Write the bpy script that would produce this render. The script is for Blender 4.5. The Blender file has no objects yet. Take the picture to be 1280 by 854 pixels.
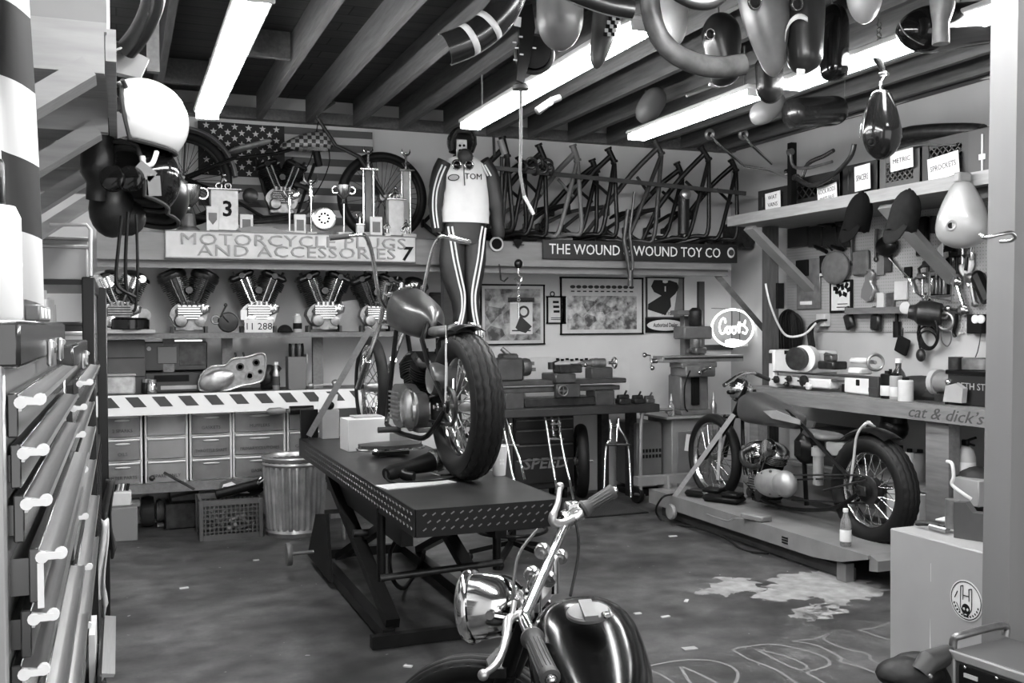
import bpy, bmesh, math, random
from mathutils import Vector as V, Matrix as M
C = bpy.context.scene.collection
PI = math.pi
R2 = math.radians
random.seed(7)
# ------------------------------------------------------------------ camera
F, HC = 1240.0, 1.55
_y = V((150-640, -(408-427), -F)).normalized()
_x = V((3139, 38, -F)); _x = (_x - _y*_x.dot(_y)).normalized()
_z = _x.cross(_y)
ROT = M((_x, _y, _z))
cd = bpy.data.cameras.new('camera'); cam = bpy.data.objects.new('camera', cd); C.objects.link(cam)
cd.sensor_width = 36; cd.lens = 36*F/1280; cd.clip_start = .02; cd.clip_end = 200
cam.matrix_world = M.Translation((0, 0, HC)) @ ROT.to_4x4()
bpy.context.scene.camera = cam
def ray(px, py): return ROT @ V((px-640, 427-py, -F))
def AY(px, py, Y): d = ray(px, py); return d*(Y/d.y) + V((0, 0, HC))
def AX(px, py, X): d = ray(px, py); return d*(X/d.x) + V((0, 0, HC))
def AZ(px, py, Z): d = ray(px, py); return d*((Z-HC)/d.z) + V((0, 0, HC))
# ------------------------------------------------------------------ materials
def lin(v):
    v = v/255.0
    return v/12.92 if v <= .04045 else ((v+.055)/1.055)**2.4
_m = {}
def mt(name, v, rough=.5, metal=0, noise=0, scale=8, bump=0, stretch=(1, 1, 1), emis=0, trans=0, coat=0, v2=None, detail=4, spec=.5):
    if name in _m: return _m[name]
    m = bpy.data.materials.new(name); m.use_nodes = True; _m[name] = m
    nt = m.node_tree; b = nt.nodes['Principled BSDF']; L = nt.links.new
    g = lin(v)
    b.inputs['Base Color'].default_value = (g, g, g, 1)
    b.inputs['Roughness'].default_value = rough; b.inputs['Metallic'].default_value = metal
    b.inputs['Transmission Weight'].default_value = trans; b.inputs['Coat Weight'].default_value = coat
    b.inputs['Specular IOR Level'].default_value = spec
    if emis:
        b.inputs['Emission Color'].default_value = (1, 1, 1, 1); b.inputs['Emission Strength'].default_value = emis
    if noise or bump or v2 is not None:
        tc = nt.nodes.new('ShaderNodeTexCoord'); mp = nt.nodes.new('ShaderNodeMapping')
        mp.inputs['Scale'].default_value = stretch
        n = nt.nodes.new('ShaderNodeTexNoise'); n.inputs['Scale'].default_value = scale; n.inputs['Detail'].default_value = detail
        L(tc.outputs['Object'], mp.inputs['Vector']); L(mp.outputs[0], n.inputs['Vector'])
        if noise or v2 is not None:
            r = nt.nodes.new('ShaderNodeValToRGB')
            a = max(0, g*(1-noise)); c = g*(1+noise)
            if v2 is not None: a, c = g, lin(v2)
            r.color_ramp.elements[0].position = .32; r.color_ramp.elements[1].position = .68
            r.color_ramp.elements[0].color = (a, a, a, 1); r.color_ramp.elements[1].color = (c, c, c, 1)
            L(n.outputs['Fac'], r.inputs[0]); L(r.outputs[0], b.inputs['Base Color'])
        if bump:
            bp = nt.nodes.new('ShaderNodeBump'); bp.inputs['Strength'].default_value = bump; bp.inputs['Distance'].default_value = .01
            L(n.outputs['Fac'], bp.inputs['Height']); L(bp.outputs[0], b.inputs['Normal'])
    return m
chrome = mt('chrome', 225, .12, 1); chrome_d = mt('worn_chrome', 200, .25, 1, .15, 25)
black = mt('black_paint', 16, .28, 0, .15, 12, spec=.18); blackg = mt('gloss_black', 14, .1, 0, spec=.4)
satin = mt('satin_black', 18, .4, 0, .2, 20, spec=.15); rubber = mt('rubber', 22, .55, 0, .15, 30, spec=.2); grip_m = mt('grip_rubber', 58, .55)
alu = mt('cast_aluminium', 170, .34, .85, .18, 22, .15); alu_d = mt('dull_aluminium', 140, .45, .8, .22, 26, .2)
steel = mt('steel', 120, .38, .8, .25, 20); dsteel = mt('dark_steel', 58, .4, .7, .35, 20, .1); rust = mt('rusty_steel', 92, .6, .3, .3, 30, .2)
wood = mt('pale_wood', 160, .65, 0, .12, 6, 0, (1, 8, 8)); woodd = mt('brown_wood', 98, .7, 0, .2, 6, .1, (8, 1, 8)); woodb = mt('bench_wood', 108, .6, 0, .18, 5, .1, (8, 1, 8))
joistm = mt('joist_wood', 86, .75, 0, .22, 5, .1, (10, .8, 10))
white = mt('white_paint', 225, .4); offw = mt('off_white', 198, .55, 0, .08, 10); paper = mt('paper', 215, .8, 0, .04, 30)
cream = mt('cream_plastic', 222, .3); grey1 = mt('grey_paint', 150, .5, 0, .08, 5); grey2 = mt('mid_grey_paint', 108, .45, 0, .15, 8); grey3 = mt('dark_grey_paint', 58, .45, 0, .2, 10, spec=.25)
card = mt('cardboard', 150, .85, 0, .1, 12); ink = mt('black_ink', 18, .8, spec=.15); cloth_d = mt('dark_cloth', 44, .9, 0, .15, 30, .2); cloth_g = mt('grey_cloth', 90, .9, 0, .15, 30, .2)
glassm = mt('bottle_glass', 60, .08, 0, trans=.3); clear = mt('clear_plastic', 205, .12, 0, trans=.75)
# ------------------------------------------------------------------ mesh builder
def frame_from(d):
    d = d.normalized(); a = V((0, 0, 1)) if abs(d.z) < .95 else V((1, 0, 0))
    u = d.cross(a).normalized(); return u, d.cross(u).normalized()
class MB:
    def __init__(s): s.bm = bmesh.new(); s.mi = 0
    def face(s, vs):
        try:
            f = s.bm.faces.new(vs); f.material_index = s.mi; return f
        except ValueError: return None
    def box(s, c, size, rot=None, bev=0):
        c = V(c); a, b, d = [x/2 for x in size]
        r = rot if rot is not None else M.Identity(3)
        P = lambda x, y, z: s.bm.verts.new(c + r @ V((x, y, z)))
        if bev <= 0:
            v = [P(x, y, z) for x in (-a, a) for y in (-b, b) for z in (-d, d)]
            for q in ((0, 1, 3, 2), (4, 6, 7, 5), (0, 4, 5, 1), (2, 3, 7, 6), (0, 2, 6, 4), (1, 5, 7, 3)): s.face([v[i] for i in q])
        else:
            e = min(bev, a*.99, b*.99, d*.99); g = {}
            for i in (-1, 1):
                for j in (-1, 1):
                    for k in (-1, 1):
                        g[i, j, k] = (P(i*a, j*(b-e), k*(d-e)), P(i*(a-e), j*b, k*(d-e)), P(i*(a-e), j*(b-e), k*d))
            for i in (-1, 1):
                s.face([g[i, j, k][0] for j, k in ((-1, -1), (1, -1), (1, 1), (-1, 1))])
                s.face([g[j, i, k][1] for j, k in ((-1, -1), (1, -1), (1, 1), (-1, 1))])
                s.face([g[j, k, i][2] for j, k in ((-1, -1), (1, -1), (1, 1), (-1, 1))])
            for i in (-1, 1):
                for j in (-1, 1):
                    s.face([g[i, j, -1][0], g[i, j, 1][0], g[i, j, 1][1], g[i, j, -1][1]])
                    s.face([g[i, -1, j][0], g[i, 1, j][0], g[i, 1, j][2], g[i, -1, j][2]])
                    s.face([g[-1, i, j][1], g[1, i, j][1], g[1, i, j][2], g[-1, i, j][2]])
                    for k in (-1, 1): s.face(list(g[i, j, k]))
        return s
    def ring(s, c, u, w, r, n, ph=0): return [s.bm.verts.new(c + u*(math.cos(2*PI*i/n+ph)*r) + w*(math.sin(2*PI*i/n+ph)*r)) for i in range(n)]
    def loft(s, rings, closed=False, caps=True):
        m = len(rings)
        for j in range(m if closed else m-1):
            A, B = rings[j], rings[(j+1) % m]; n = len(A)
            for i in range(n): s.face([A[i], A[(i+1) % n], B[(i+1) % n], B[i]])
        if caps and not closed: s.face(rings[0][::-1]); s.face(rings[-1])
        return s
    def cyl(s, p0, p1, r0, r1=None, n=12):
        p0, p1 = V(p0), V(p1); r1 = r0 if r1 is None else r1
        u, w = frame_from(p1-p0)
        return s.loft([s.ring(p0, u, w, max(r0, 1e-4), n), s.ring(p1, u, w, max(r1, 1e-4), n)])
    def tube(s, pts, r, n=8, closed=False, smooth=0):
        pts = [V(p) for p in pts]
        if smooth: pts = spline(pts, smooth, closed)
        m = len(pts); rings = []; rr = r if isinstance(r, (list, tuple)) else None
        t = (pts[1]-pts[0]).normalized(); u, w = frame_from(t)
        for i in range(m):
            a = pts[i-1] if (i > 0 or closed) else pts[i]; b = pts[(i+1) % m] if (i < m-1 or closed) else pts[i]
            d = (b-a)
            if d.length < 1e-9: d = t
            t = d.normalized(); u = (u - t*u.dot(t))
            if u.length < 1e-6: u, _ = frame_from(t)
            u.normalize(); w = t.cross(u)
            q = rr[min(len(rr)-1, int(i*len(rr)/m))] if rr and len(rr) != m else (rr[i] if rr else r)
            rings.append(s.ring(pts[i], u, w, q, n))
        return s.loft(rings, closed)
    def lathe(s, prof, o=(0, 0, 0), ax=(0, 0, 1), n=24, caps=True):
        o, ax = V(o), V(ax).normalized(); u, w = frame_from(ax)
        return s.loft([s.ring(o + ax*h, u, w, max(r, 1e-4), n) for r, h in prof], False, caps)
    def torus(s, c, ax, R, r, n=32, m=8, sq=1.0, a0=0, a1=2*PI):
        c, ax = V(c), V(ax).normalized(); u, w = frame_from(ax); full = abs(a1-a0-2*PI) < 1e-6; rings = []
        for i in range(n if full else n+1):
            a = a0 + (a1-a0)*i/n; d = u*math.cos(a) + w*math.sin(a)
            rings.append([s.bm.verts.new(c + d*(R + r*math.cos(2*PI*j/m)) + ax*(r*sq*math.sin(2*PI*j/m))) for j in range(m)])
        return s.loft(rings, full)
    def ell(s, c, rad, rot=None, n=16, m=10, lo=-1, hi=1):
        c = V(c); r = rot if rot is not None else M.Identity(3); rings = []
        for j in range(m+1):
            t = lo + (hi-lo)*j/m; a = t*PI/2
            rings.append([s.bm.verts.new(c + r @ V((rad[0]*max(math.cos(a), 1e-3)*math.cos(2*PI*i/n), rad[1]*max(math.cos(a), 1e-3)*math.sin(2*PI*i/n), rad[2]*math.sin(a)))) for i in range(n)])
        return s.loft(rings)
    def prism(s, pts, o, u, w, depth):
        o, u, w = V(o), V(u), V(w); nrm = u.cross(w).normalized()*depth
        A = [s.bm.verts.new(o + u*p[0] + w*p[1]) for p in pts]; B = [s.bm.verts.new(o + u*p[0] + w*p[1] + nrm) for p in pts]
        s.face(A[::-1]); s.face(B); n = len(A)
        for i in range(n): s.face([A[i], A[(i+1) % n], B[(i+1) % n], B[i]])
        return s
    def grid(s, f, nu, nv, th=0):
        g = [[s.bm.verts.new(f(i/nu, j/nv)) for j in range(nv+1)] for i in range(nu+1)]
        for i in range(nu):
            for j in range(nv): s.face([g[i][j], g[i+1][j], g[i+1][j+1], g[i][j+1]])
        return g
    def bar(s, p0, p1, w, h, up=(0, 0, 1)):
        p0, p1 = V(p0), V(p1); d = (p1-p0); L = d.length; d.normalize()
        up = V(up); x = d.cross(up)
        if x.length < 1e-5: x = d.cross(V((0, 1, 0)))
        x.normalize(); z = x.cross(d)
        return s.box((p0+p1)/2, (L, w, h), M((d, x, z)).transposed())
    def xf(s, mat, start=0):
        for v in list(s.bm.verts)[start:]: v.co = mat @ v.co
        return s
    def data(s, name, mats, ang=40):
        bmesh.ops.recalc_face_normals(s.bm, faces=s.bm.faces)
        me = bpy.data.meshes.new(name); s.bm.to_mesh(me); s.bm.free()
        for x in (mats if isinstance(mats, (list, tuple)) else [mats]): me.materials.append(x)
        if ang:
            me.shade_smooth(); me.set_sharp_from_angle(angle=R2(ang))
        return me
def spline(pts, k, closed=False):
    out = []; n = len(pts)
    for i in range(n if closed else n-1):
        g = lambda j: pts[j % n] if closed else pts[min(max(j, 0), n-1)]
        a, b, c, d = g(i-1), g(i), g(i+1), g(i+2)
        for t in range(k):
            x = t/k; out.append(.5*((2*b) + (c-a)*x + (2*a-5*b+4*c-d)*x*x + (3*b-a-3*c+d)*x**3))
    if not closed: out.append(pts[-1])
    return out
class Thing:
    def __init__(s, name, label, cat, loc=(0, 0, 0), rz=0, group=None, rot=None, world=False):
        s.o = bpy.data.objects.new(name, None); C.objects.link(s.o); s.o.empty_display_size = .05
        s.m = M.Translation(V(loc)) @ (rot.to_4x4() if rot is not None else M.Rotation(rz, 4, 'Z'))
        s.o.matrix_world = s.m; s.world = world
        s.o['label'] = label; s.o['category'] = cat
        if group: s.o['group'] = group
    def __call__(s, name, mb, mats, under=None, ang=40, label=None):
        if s.world: mb.xf(s.m.inverted())
        o = bpy.data.objects.new(name, mb.data(name, mats, ang)); C.objects.link(o); o.parent = under if under else s.o
        if label: o['label'] = label
        return o
    def text(s, name, txt, size, loc, rot, mats, under=None, ext=.001, shear=0, align='CENTER', sx=1, bold=0, spacing=1):
        o = text_obj(name, txt, size, ext, mats, shear, align, bold, spacing)
        mw = M.Translation(V(loc)) @ rot.to_4x4() @ M.Diagonal((sx, 1, 1, 1))
        if s.world: mw = s.m.inverted() @ mw
        o.matrix_basis = mw; o.parent = under if under else s.o
        return o
def text_obj(name, txt, size, ext, mats, shear=0, align='CENTER', bold=0, spacing=1):
    c = bpy.data.curves.new(name, 'FONT'); c.body = txt; c.size = size; c.extrude = ext; c.align_x = align; c.align_y = 'CENTER'; c.shear = shear; c.offset = bold; c.space_character = spacing; c.resolution_u = 2
    c.materials.append(mats); o = bpy.data.objects.new(name, c); C.objects.link(o); return o
def single(name, label, cat, mb, mats, group=None, ang=40):
    vs = [v.co for v in mb.bm.verts]
    o0 = V(((min(v.x for v in vs)+max(v.x for v in vs))/2, (min(v.y for v in vs)+max(v.y for v in vs))/2, min(v.z for v in vs)))
    mb.xf(M.Translation(-o0)); o = bpy.data.objects.new(name, mb.data(name, mats, ang)); C.objects.link(o); o.location = o0
    o['label'] = label; o['category'] = cat
    if group: o['group'] = group
    return o
def struct(name, mb, mats, label=None, ang=40):
    o = bpy.data.objects.new(name, mb.data(name, mats, ang)); C.objects.link(o); o['kind'] = 'structure'
    if label: o['label'] = label
    return o
def dup(root, loc, rz=None, label=None, scale=1, rot=None):
    r = root.copy(); C.objects.link(r)
    mw = M.Translation(V(loc)) @ (rot.to_4x4() if rot is not None else M.Rotation(rz or 0, 4, 'Z')) @ M.Scale(scale, 4)
    r.matrix_world = mw
    if label: r['label'] = label
    for ch in [o for o in bpy.data.objects if o.parent == root]:
        c = ch.copy(); C.objects.link(c); c.parent = r
        for g in [o for o in bpy.data.objects if o.parent == ch]:
            d = g.copy(); C.objects.link(d); d.parent = c
    return r
def rot_axes(x, y, z): return M((V(x), V(y), V(z))).transposed()
FACE_CAM = rot_axes((1, 0, 0), (0, 0, 1), (0, -1, 0))      # writing on a wall that looks towards -Y
FACE_LEFT = rot_axes((0, -1, 0), (0, 0, 1), (-1, 0, 0))    # writing on a wall that looks towards -X
FACE_RIGHT = rot_axes((0, 1, 0), (0, 0, 1), (1, 0, 0))
def tilt(base, deg): return base @ M.Rotation(R2(deg), 3, 'Z')
def label_card(name, label, lines, c, w, h, rot, group=None, cat='paper sign', th=.002, size=None, mat_=None, ink_=None):
    t = Thing(name, label, cat, c, 0, group, rot)
    t('card', MB().box((0, 0, 0), (w, h, th)), mat_ or paper)
    n = len(lines); sz = size or h/(n+.6)
    for i, l in enumerate(lines):
        t.text('lettering', l, sz, (0, h*.5-(i+.5)*h/n, th/2+.0005), M.Identity(3), ink_ or ink, ext=.0005, sx=min(1, w*.9/(max(1, len(l))*sz*.55)))
    return t
# ================================================================== room shell
XL, XR, YB, YF, ZW, ZC = -.85, 5.6, 8.3, -1.2, 3.22, 3.42
def floor_mat():
    m = bpy.data.materials.new('stained_concrete'); m.use_nodes = True; nt = m.node_tree; L = nt.links.new; b = nt.nodes['Principled BSDF']
    tc = nt.nodes.new('ShaderNodeTexCoord')
    def noise(sc, d, st=(1, 1, 1)):
        mp = nt.nodes.new('ShaderNodeMapping'); mp.inputs['Scale'].default_value = st; L(tc.outputs['Object'], mp.inputs[0])
        n = nt.nodes.new('ShaderNodeTexNoise'); n.inputs['Scale'].default_value = sc; n.inputs['Detail'].default_value = d; L(mp.outputs[0], n.inputs[0]); return n
    def ramp(src, p0, p1, a, c):
        r = nt.nodes.new('ShaderNodeValToRGB'); r.color_ramp.elements[0].position = p0; r.color_ramp.elements[1].position = p1
        r.color_ramp.elements[0].color = (a, a, a, 1); r.color_ramp.elements[1].color = (c, c, c, 1); L(src, r.inputs[0]); return r
    def mul(a, c):
        x = nt.nodes.new('ShaderNodeMixRGB'); x.blend_type = 'MULTIPLY'; x.inputs[0].default_value = 1; L(a, x.inputs[1]); L(c, x.inputs[2]); return x
    big = ramp(noise(1.3, 7, (1, 1.15, 1)).outputs[0], .3, .7, lin(44), lin(90))
    mid = ramp(noise(6, 8, (1, 1.2, 1)).outputs[0], .33, .67, .5, 1.25)
    fine = ramp(noise(45, 3).outputs[0], .3, .7, .82, 1.1)
    col = mul(mul(big.outputs[0], mid.outputs[0]).outputs[0], fine.outputs[0])
    spk = ramp(noise(23, 1).outputs[0], .76, .79, 0, 1)
    mx = nt.nodes.new('ShaderNodeMixRGB'); g = lin(150); mx.inputs[2].default_value = (g, g, g, 1); L(spk.outputs[0], mx.inputs[0]); L(col.outputs[0], mx.inputs[1]); L(mx.outputs[0], b.inputs['Base Color'])
    rr = ramp(noise(3, 5).outputs[0], .3, .7, .3, .6); L(rr.outputs[0], b.inputs['Roughness'])
    bp = nt.nodes.new('ShaderNodeBump'); bp.inputs['Strength'].default_value = .12; L(noise(60, 4).outputs[0], bp.inputs['Height']); L(bp.outputs[0], b.inputs['Normal'])
    return m
def plank_mat():
    m = bpy.data.materials.new('dark_roof_planks'); m.use_nodes = True; nt = m.node_tree; L = nt.links.new; b = nt.nodes['Principled BSDF']
    tc = nt.nodes.new('ShaderNodeTexCoord'); mp = nt.nodes.new('ShaderNodeMapping'); L(tc.outputs['Object'], mp.inputs[0])
    mp.inputs['Rotation'].default_value = (0, 0, 0)
    br = nt.nodes.new('ShaderNodeTexBrick'); br.inputs['Scale'].default_value = 1; br.inputs['Brick Width'].default_value = 2.6; br.inputs['Row Height'].default_value = .17; br.inputs['Mortar Size'].default_value = .005
    for k, v in (('Color1', 52), ('Color2', 72), ('Mortar', 12)): g = lin(v); br.inputs[k].default_value = (g, g, g, 1)
    L(mp.outputs[0], br.inputs[0])
    mp2 = nt.nodes.new('ShaderNodeMapping'); mp2.inputs['Scale'].default_value = (.8, 10, 1); L(tc.outputs['Object'], mp2.inputs[0])
    n = nt.nodes.new('ShaderNodeTexNoise'); n.inputs['Scale'].default_value = 4; n.inputs['Detail'].default_value = 6; L(mp2.outputs[0], n.inputs[0])
    r = nt.nodes.new('ShaderNodeValToRGB'); r.color_ramp.elements[0].color = (.45, .45, .45, 1); r.color_ramp.elements[1].color = (1.4, 1.4, 1.4, 1); L(n.outputs[0], r.inputs[0])
    x = nt.nodes.new('ShaderNodeMixRGB'); x.blend_type = 'MULTIPLY'; x.inputs[0].default_value = 1; L(br.outputs[0], x.inputs[1]); L(r.outputs[0], x.inputs[2]); L(x.outputs[0], b.inputs['Base Color'])
    b.inputs['Roughness'].default_value = .7
    return m
wallm = mt('painted_wall', 204, .7, 0, .05, 2.5, .02, detail=8)
rwallm = mt('painted_plywood', 172, .7, 0, .06, 2.5, .02, (1, 1, .4), detail=8)
def pegmat():
    m = bpy.data.materials.new('pegboard'); m.use_nodes = True; nt = m.node_tree; L = nt.links.new; b = nt.nodes['Principled BSDF']
    tc = nt.nodes.new('ShaderNodeTexCoord'); mp = nt.nodes.new('ShaderNodeMapping'); mp.inputs['Scale'].default_value = (0, 39.4, 39.4); L(tc.outputs['Object'], mp.inputs[0])
    fr = nt.nodes.new('ShaderNodeVectorMath'); fr.operation = 'FRACTION'; L(mp.outputs[0], fr.inputs[0])
    sb = nt.nodes.new('ShaderNodeVectorMath'); sb.operation = 'SUBTRACT'; sb.inputs[1].default_value = (0, .5, .5); L(fr.outputs[0], sb.inputs[0])
    ln = nt.nodes.new('ShaderNodeVectorMath'); ln.operation = 'LENGTH'; L(sb.outputs[0], ln.inputs[0])
    gt = nt.nodes.new('ShaderNodeMath'); gt.operation = 'LESS_THAN'; gt.inputs[1].default_value = .12; L(ln.outputs['Value'], gt.inputs[0])
    mx = nt.nodes.new('ShaderNodeMixRGB'); a, c = lin(152), lin(45); mx.inputs[1].default_value = (a, a, a, 1); mx.inputs[2].default_value = (c, c, c, 1); L(gt.outputs[0], mx.inputs[0]); L(mx.outputs[0], b.inputs['Base Color']); b.inputs['Roughness'].default_value = .7
    return m
struct('floor', MB().box(((XL+XR)/2, (YB+YF)/2-1, -.05), (XR-XL+.4, YB-YF+2.4, .1)), floor_mat())
struct('wall_back', MB().box(((XL+XR)/2, YB+.05, ZC/2), (XR-XL+.3, .1, ZC+.1)), wallm)
struct('wall_right', MB().box((XR+.05, (YB+YF)/2, ZC/2), (.1, YB-YF, ZC+.1)), rwallm)
struct('wall_left', MB().box((XL-.05, (YB+YF)/2, ZC/2), (.1, YB-YF, ZC+.1)), wallm)
struct('ceiling', MB().box(((XL+XR)/2, (YB+YF)/2, ZC+.04), (XR-XL+.3, YB-YF, .08)), plank_mat())
struct('trim_1', MB().box(((XL+XR)/2, YB-.045, ZW+.04), (XR-XL, .09, .09)), woodd)         # plate along the back wall
struct('trim_2', MB().box((XR-.045, (YB+YF)/2-.05, ZW+.05), (.09, YB-YF-.1, .09)), woodd)    # plate along the right wall
x = -.1 - .39*2
for i in range(17):
    X = 1.07-.39*5+i*.393
    if X < XL+.05 or X > XR-.08: continue
    struct('ceiling_joist', MB().box((X-.025, (YB+YF)/2-.05, ZC-.11), (.045, YB-YF-.12, .21)), joistm)
for X, Y in ((1.07, 4.5), (1.465, 4.42), (1.86, 4.5), (2.25, 4.4), (.68, 7.3), (1.07, 6.4)):
    struct('ceiling_blocking', MB().box((X-.22, Y, ZC-.1), (.345, .045, .17)), joistm)
struct('pipe_conduit', MB().tube([AX(960, 174, XR-.04), AX(1115, 131, XR-.04), AX(1205, 99, XR-.05), AX(1280, 93, XR-.05)], .012, 8), white)
# post of the doorway opening at the right, near the camera
pb = MB(); a, b = AY(1239, 0, 2.5), AY(1226, 854, 2.5)
g = lambda z: V((a.x + (b.x-a.x)*(a.z-z)/(a.z-b.z), 2.5, z))
rings = []
for z in (0, ZC): p = g(z); rings.append([pb.bm.verts.new(q) for q in (p, p+V((.42, 0, 0)), p+V((.42, -.09, 0)), p+V((.02, -.09, 0)))])
pb.loft(rings); struct('trim_3', pb, mt('door_post_paint', 106, .6, 0, .04, 3, 0, (4, 4, .3)))
# ------------------------------------------------------------------ lights
tube_m = mt('lit_tube', 250, .4, emis=74); fix_m = mt('fixture_enamel', 190, .35)
def light(x, y0, y1, z, label):
    L = y1-y0
    t = Thing('fluorescent_light', label, 'ceiling light', (x, (y0+y1)/2, z), 0, 'fluorescent lights under the joists')
    t('housing', MB().box((0, 0, .04), (.17, L, .03), bev=.008), fix_m)
    for s in (-.04, .04):
        t('tube', MB().cyl((s, -L/2+.04, 0), (s, L/2-.04, 0), .019, n=14), tube_m)
    for e in (-1, 1):
        t('end_cap', MB().box((0, e*(L/2-.012), .01), (.15, .016, .05), bev=.004), fix_m)
    for e in (-.8, .8):
        t('hanger', MB().cyl((0, e*L/2, .07), (0, e*L/2, ZC-.2-z), .006, n=6), steel)
light(.54, 4.2, 6.72, 2.9, 'lit fluorescent fixture above the flag and the white helmet')
light(.5, 1.2, 3.65, 2.9, 'lit fluorescent fixture whose end shows at the top edge, nearest the white helmet')
light(2.25, 4.0, 6.46, 2.9, 'long lit fluorescent fixture ending above the hanging racing suit')
light(2.25, 1.2, 3.6, 2.9, 'lit fluorescent fixture showing behind the curved fender at the top')
light(3.52, 4.92, 6.43, 2.9, 'lit fluorescent fixture above the motorcycle frames, ending behind the teardrop tank')
light(3.6, 3.2, 4.75, 2.9, 'lit fluorescent fixture behind the chain-hung black tank')
w = bpy.data.worlds.new('daylight'); bpy.context.scene.world = w; w.use_nodes = True
w.node_tree.nodes['Background'].inputs[0].default_value = (1, 1, 1, 1); w.node_tree.nodes['Background'].inputs[1].default_value = 2.4
vs = bpy.context.scene.view_settings; vs.view_transform = 'Standard'; vs.look = 'None'; vs.exposure = .18; vs.gamma = 1
# ------------------------------------------------------------------ back shelf with its fascia
SY, SZ = 7.72, 2.245     # front edge and top of the long back shelf
t = Thing('long_wall_shelf', 'long dark wooden shelf along the back wall carrying the racer and the frames', 'shelf', (2.5, SY, SZ-.3))
dk = mt('shelf_paint', 84, .6, 0, .15, 5, .05, (1, 6, 6)); dk2 = mt('shelf_paint_light', 112, .6, 0, .12, 5, .05, (1, 6, 6))
o = V((2.5, SY, SZ-.3)); xs, xe = -.15, 5.2
loc = lambda p: V(p)-o
t('shelf_board', MB().box(loc(((xs+xe)/2, (SY+YB)/2, SZ-.02)), (xe-xs, YB-SY-.01, .04)), dk)
t('fascia', MB().box(loc(((xs+xe)/2, SY+.0, SZ-.11)), (xe-xs, .035, .2)), dk2)
t('lower_rail', MB().box(loc(((xs+xe)/2, SY+.05, SZ-.235)), (xe-xs, .03, .06)), dk2)
for X in (2.52,):
    t('post', MB().box(loc((X, SY+.1, (SZ-.3)/2+.52)), (.09, .09, SZ-.3-1.04)), dk)
for X, s in ((2.56, 1),):
    t('brace', MB().bar(loc((X, SY+.02, SZ-.28)), loc((X+.36*s, SY+.42, 1.42)), .05, .07), dk)
# lower engine shelf
t = Thing('engine_shelf', 'narrow wooden shelf under the embossed sign carrying the motorcycle engines', 'shelf', (1.1, 7.95, 1.5))
ez = AY(300, 416, 7.8).z
t('shelf_board', MB().box((0, 0, ez-.02-1.5), (2.75, .34, .04)), woodd)
for X in (.29, .72, 1.42):
    t('post', MB().box((X-1.1+.05, .02, (ez+1.04)/2-1.5-.02), (.08, .06, ez-1.04-.04)), woodd)
# back-left bench with hazard striped edge
BY, BZ = 7.72, 1.045
t = Thing('striped_workbench', 'workbench with white edge board and dark slanted hazard stripes under the engines', 'workbench', (.9, BY, 0))
bx0, bx1 = -.55, 2.08
t('worktop', MB().box(((bx0+bx1)/2-.9, .28, BZ-.02), (bx1-bx0, .56, .04)), woodd)
hz = MB(); hz.box(((bx0+bx1)/2-.9, -.012, BZ-.07), (bx1-bx0, .024, .15)); edge = t('edge_board', hz, white)
st = MB(); k = 0; xx = bx0+.03
while xx < bx1-.14:
    st.prism([(0, 0), (.09, 0), (.03, .075), (-.06, .075)], (xx+.06-.9, -.0245, BZ-.085), (1, 0, 0), (0, 0, 1), .0015); xx += .182
t('hazard_stripe', st, mt('hazard_dark', 58, .6), under=edge)
for X in (-.3, 1.9): t('leg', MB().box((X-.9, .3, (BZ-.04)/2), (.09, .09, BZ-.04)), woodd)
t('lower_shelf', MB().box(((bx0+bx1)/2-.9, .33, .36), (bx1-bx0, .45, .035)), woodb)
t('lower_shelf_lip', MB().box(((bx0+bx1)/2-.9, .095, .345), (bx1-bx0, .02, .07)), woodb)
# right wall shelf
t = Thing('plank_wall_shelf', 'pale edged plank shelf on the right wall carrying the labelled crates', 'shelf', (5.2, 5.5, 2.44))
RZ = 2.455; sh = mt('shelf_edge', 140, .6, 0, .1, 6, 0, (8, 1, 8))
t('shelf_board', MB().box((.04, -.2, RZ-.04-2.44), (.72, 3.95, .06)), woodb)
t('front_edge', MB().box((-.31, -.2, RZ-.03-2.44), (.035, 3.95, .085)), sh)
for Y in (7.05, 5.45, 4.1):
    t('brace', MB().bar((-.26, Y-5.5, RZ-.1-2.44), (.37, Y-5.5, RZ-.62-2.44), .04, .13, (0, 1, 0)), mt('brace_wood', 125, .65, 0, .15, 5))
# peg board and narrow tool ledge
struct('trim_4', MB().box((XR-.008, 5.3, 1.95), (.016, 4.2, .95)), pegmat())
# right bench
t = Thing('rough_workbench', 'heavy wooden workbench along the right wall with scrawled writing on its front beam', 'workbench', (5.2, 5.2, 0))
t('worktop', MB().box((.0, 0, 1.0), (.78, 3.6, .05)), woodb)
bm_ = t('front_beam', MB().box((-.425, 0, .972), (.05, 3.6, .1)), woodb)
t('leg', MB().box((-.35, -.355, .46), (.09, .19, .92)), woodb); t('leg', MB().box((-.35, 1.6, .46), (.09, .12, .92)), woodb); t('leg', MB().box((-.35, -1.6, .46), (.09, .12, .92)), woodb)
t('lower_rail', MB().box((-.02, -.42, .52), (.66, .06, .14)), woodb)
t('lower_shelf', MB().box((.06, 0, .43), (.6, 3.5, .03)), woodd)
t.text('lettering', 'cat & dick’s', .105, (-.4515, -.46, .97), FACE_LEFT, mt('pencil', 62, .8), under=bm_, shear=.35, sx=1.25)
# post where the back wall shelf meets the right wall
t = single('wooden_post', 'dark wooden post standing beside the neon sign at the far corner', 'post', MB().box(V((AY(963, 400, 7.2).x, 7.2, 1.3)), (.1, .1, 2.6)), mt('post_wood', 70, .7, 0, .3, 6, .2, (8, 8, 1)))
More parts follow.
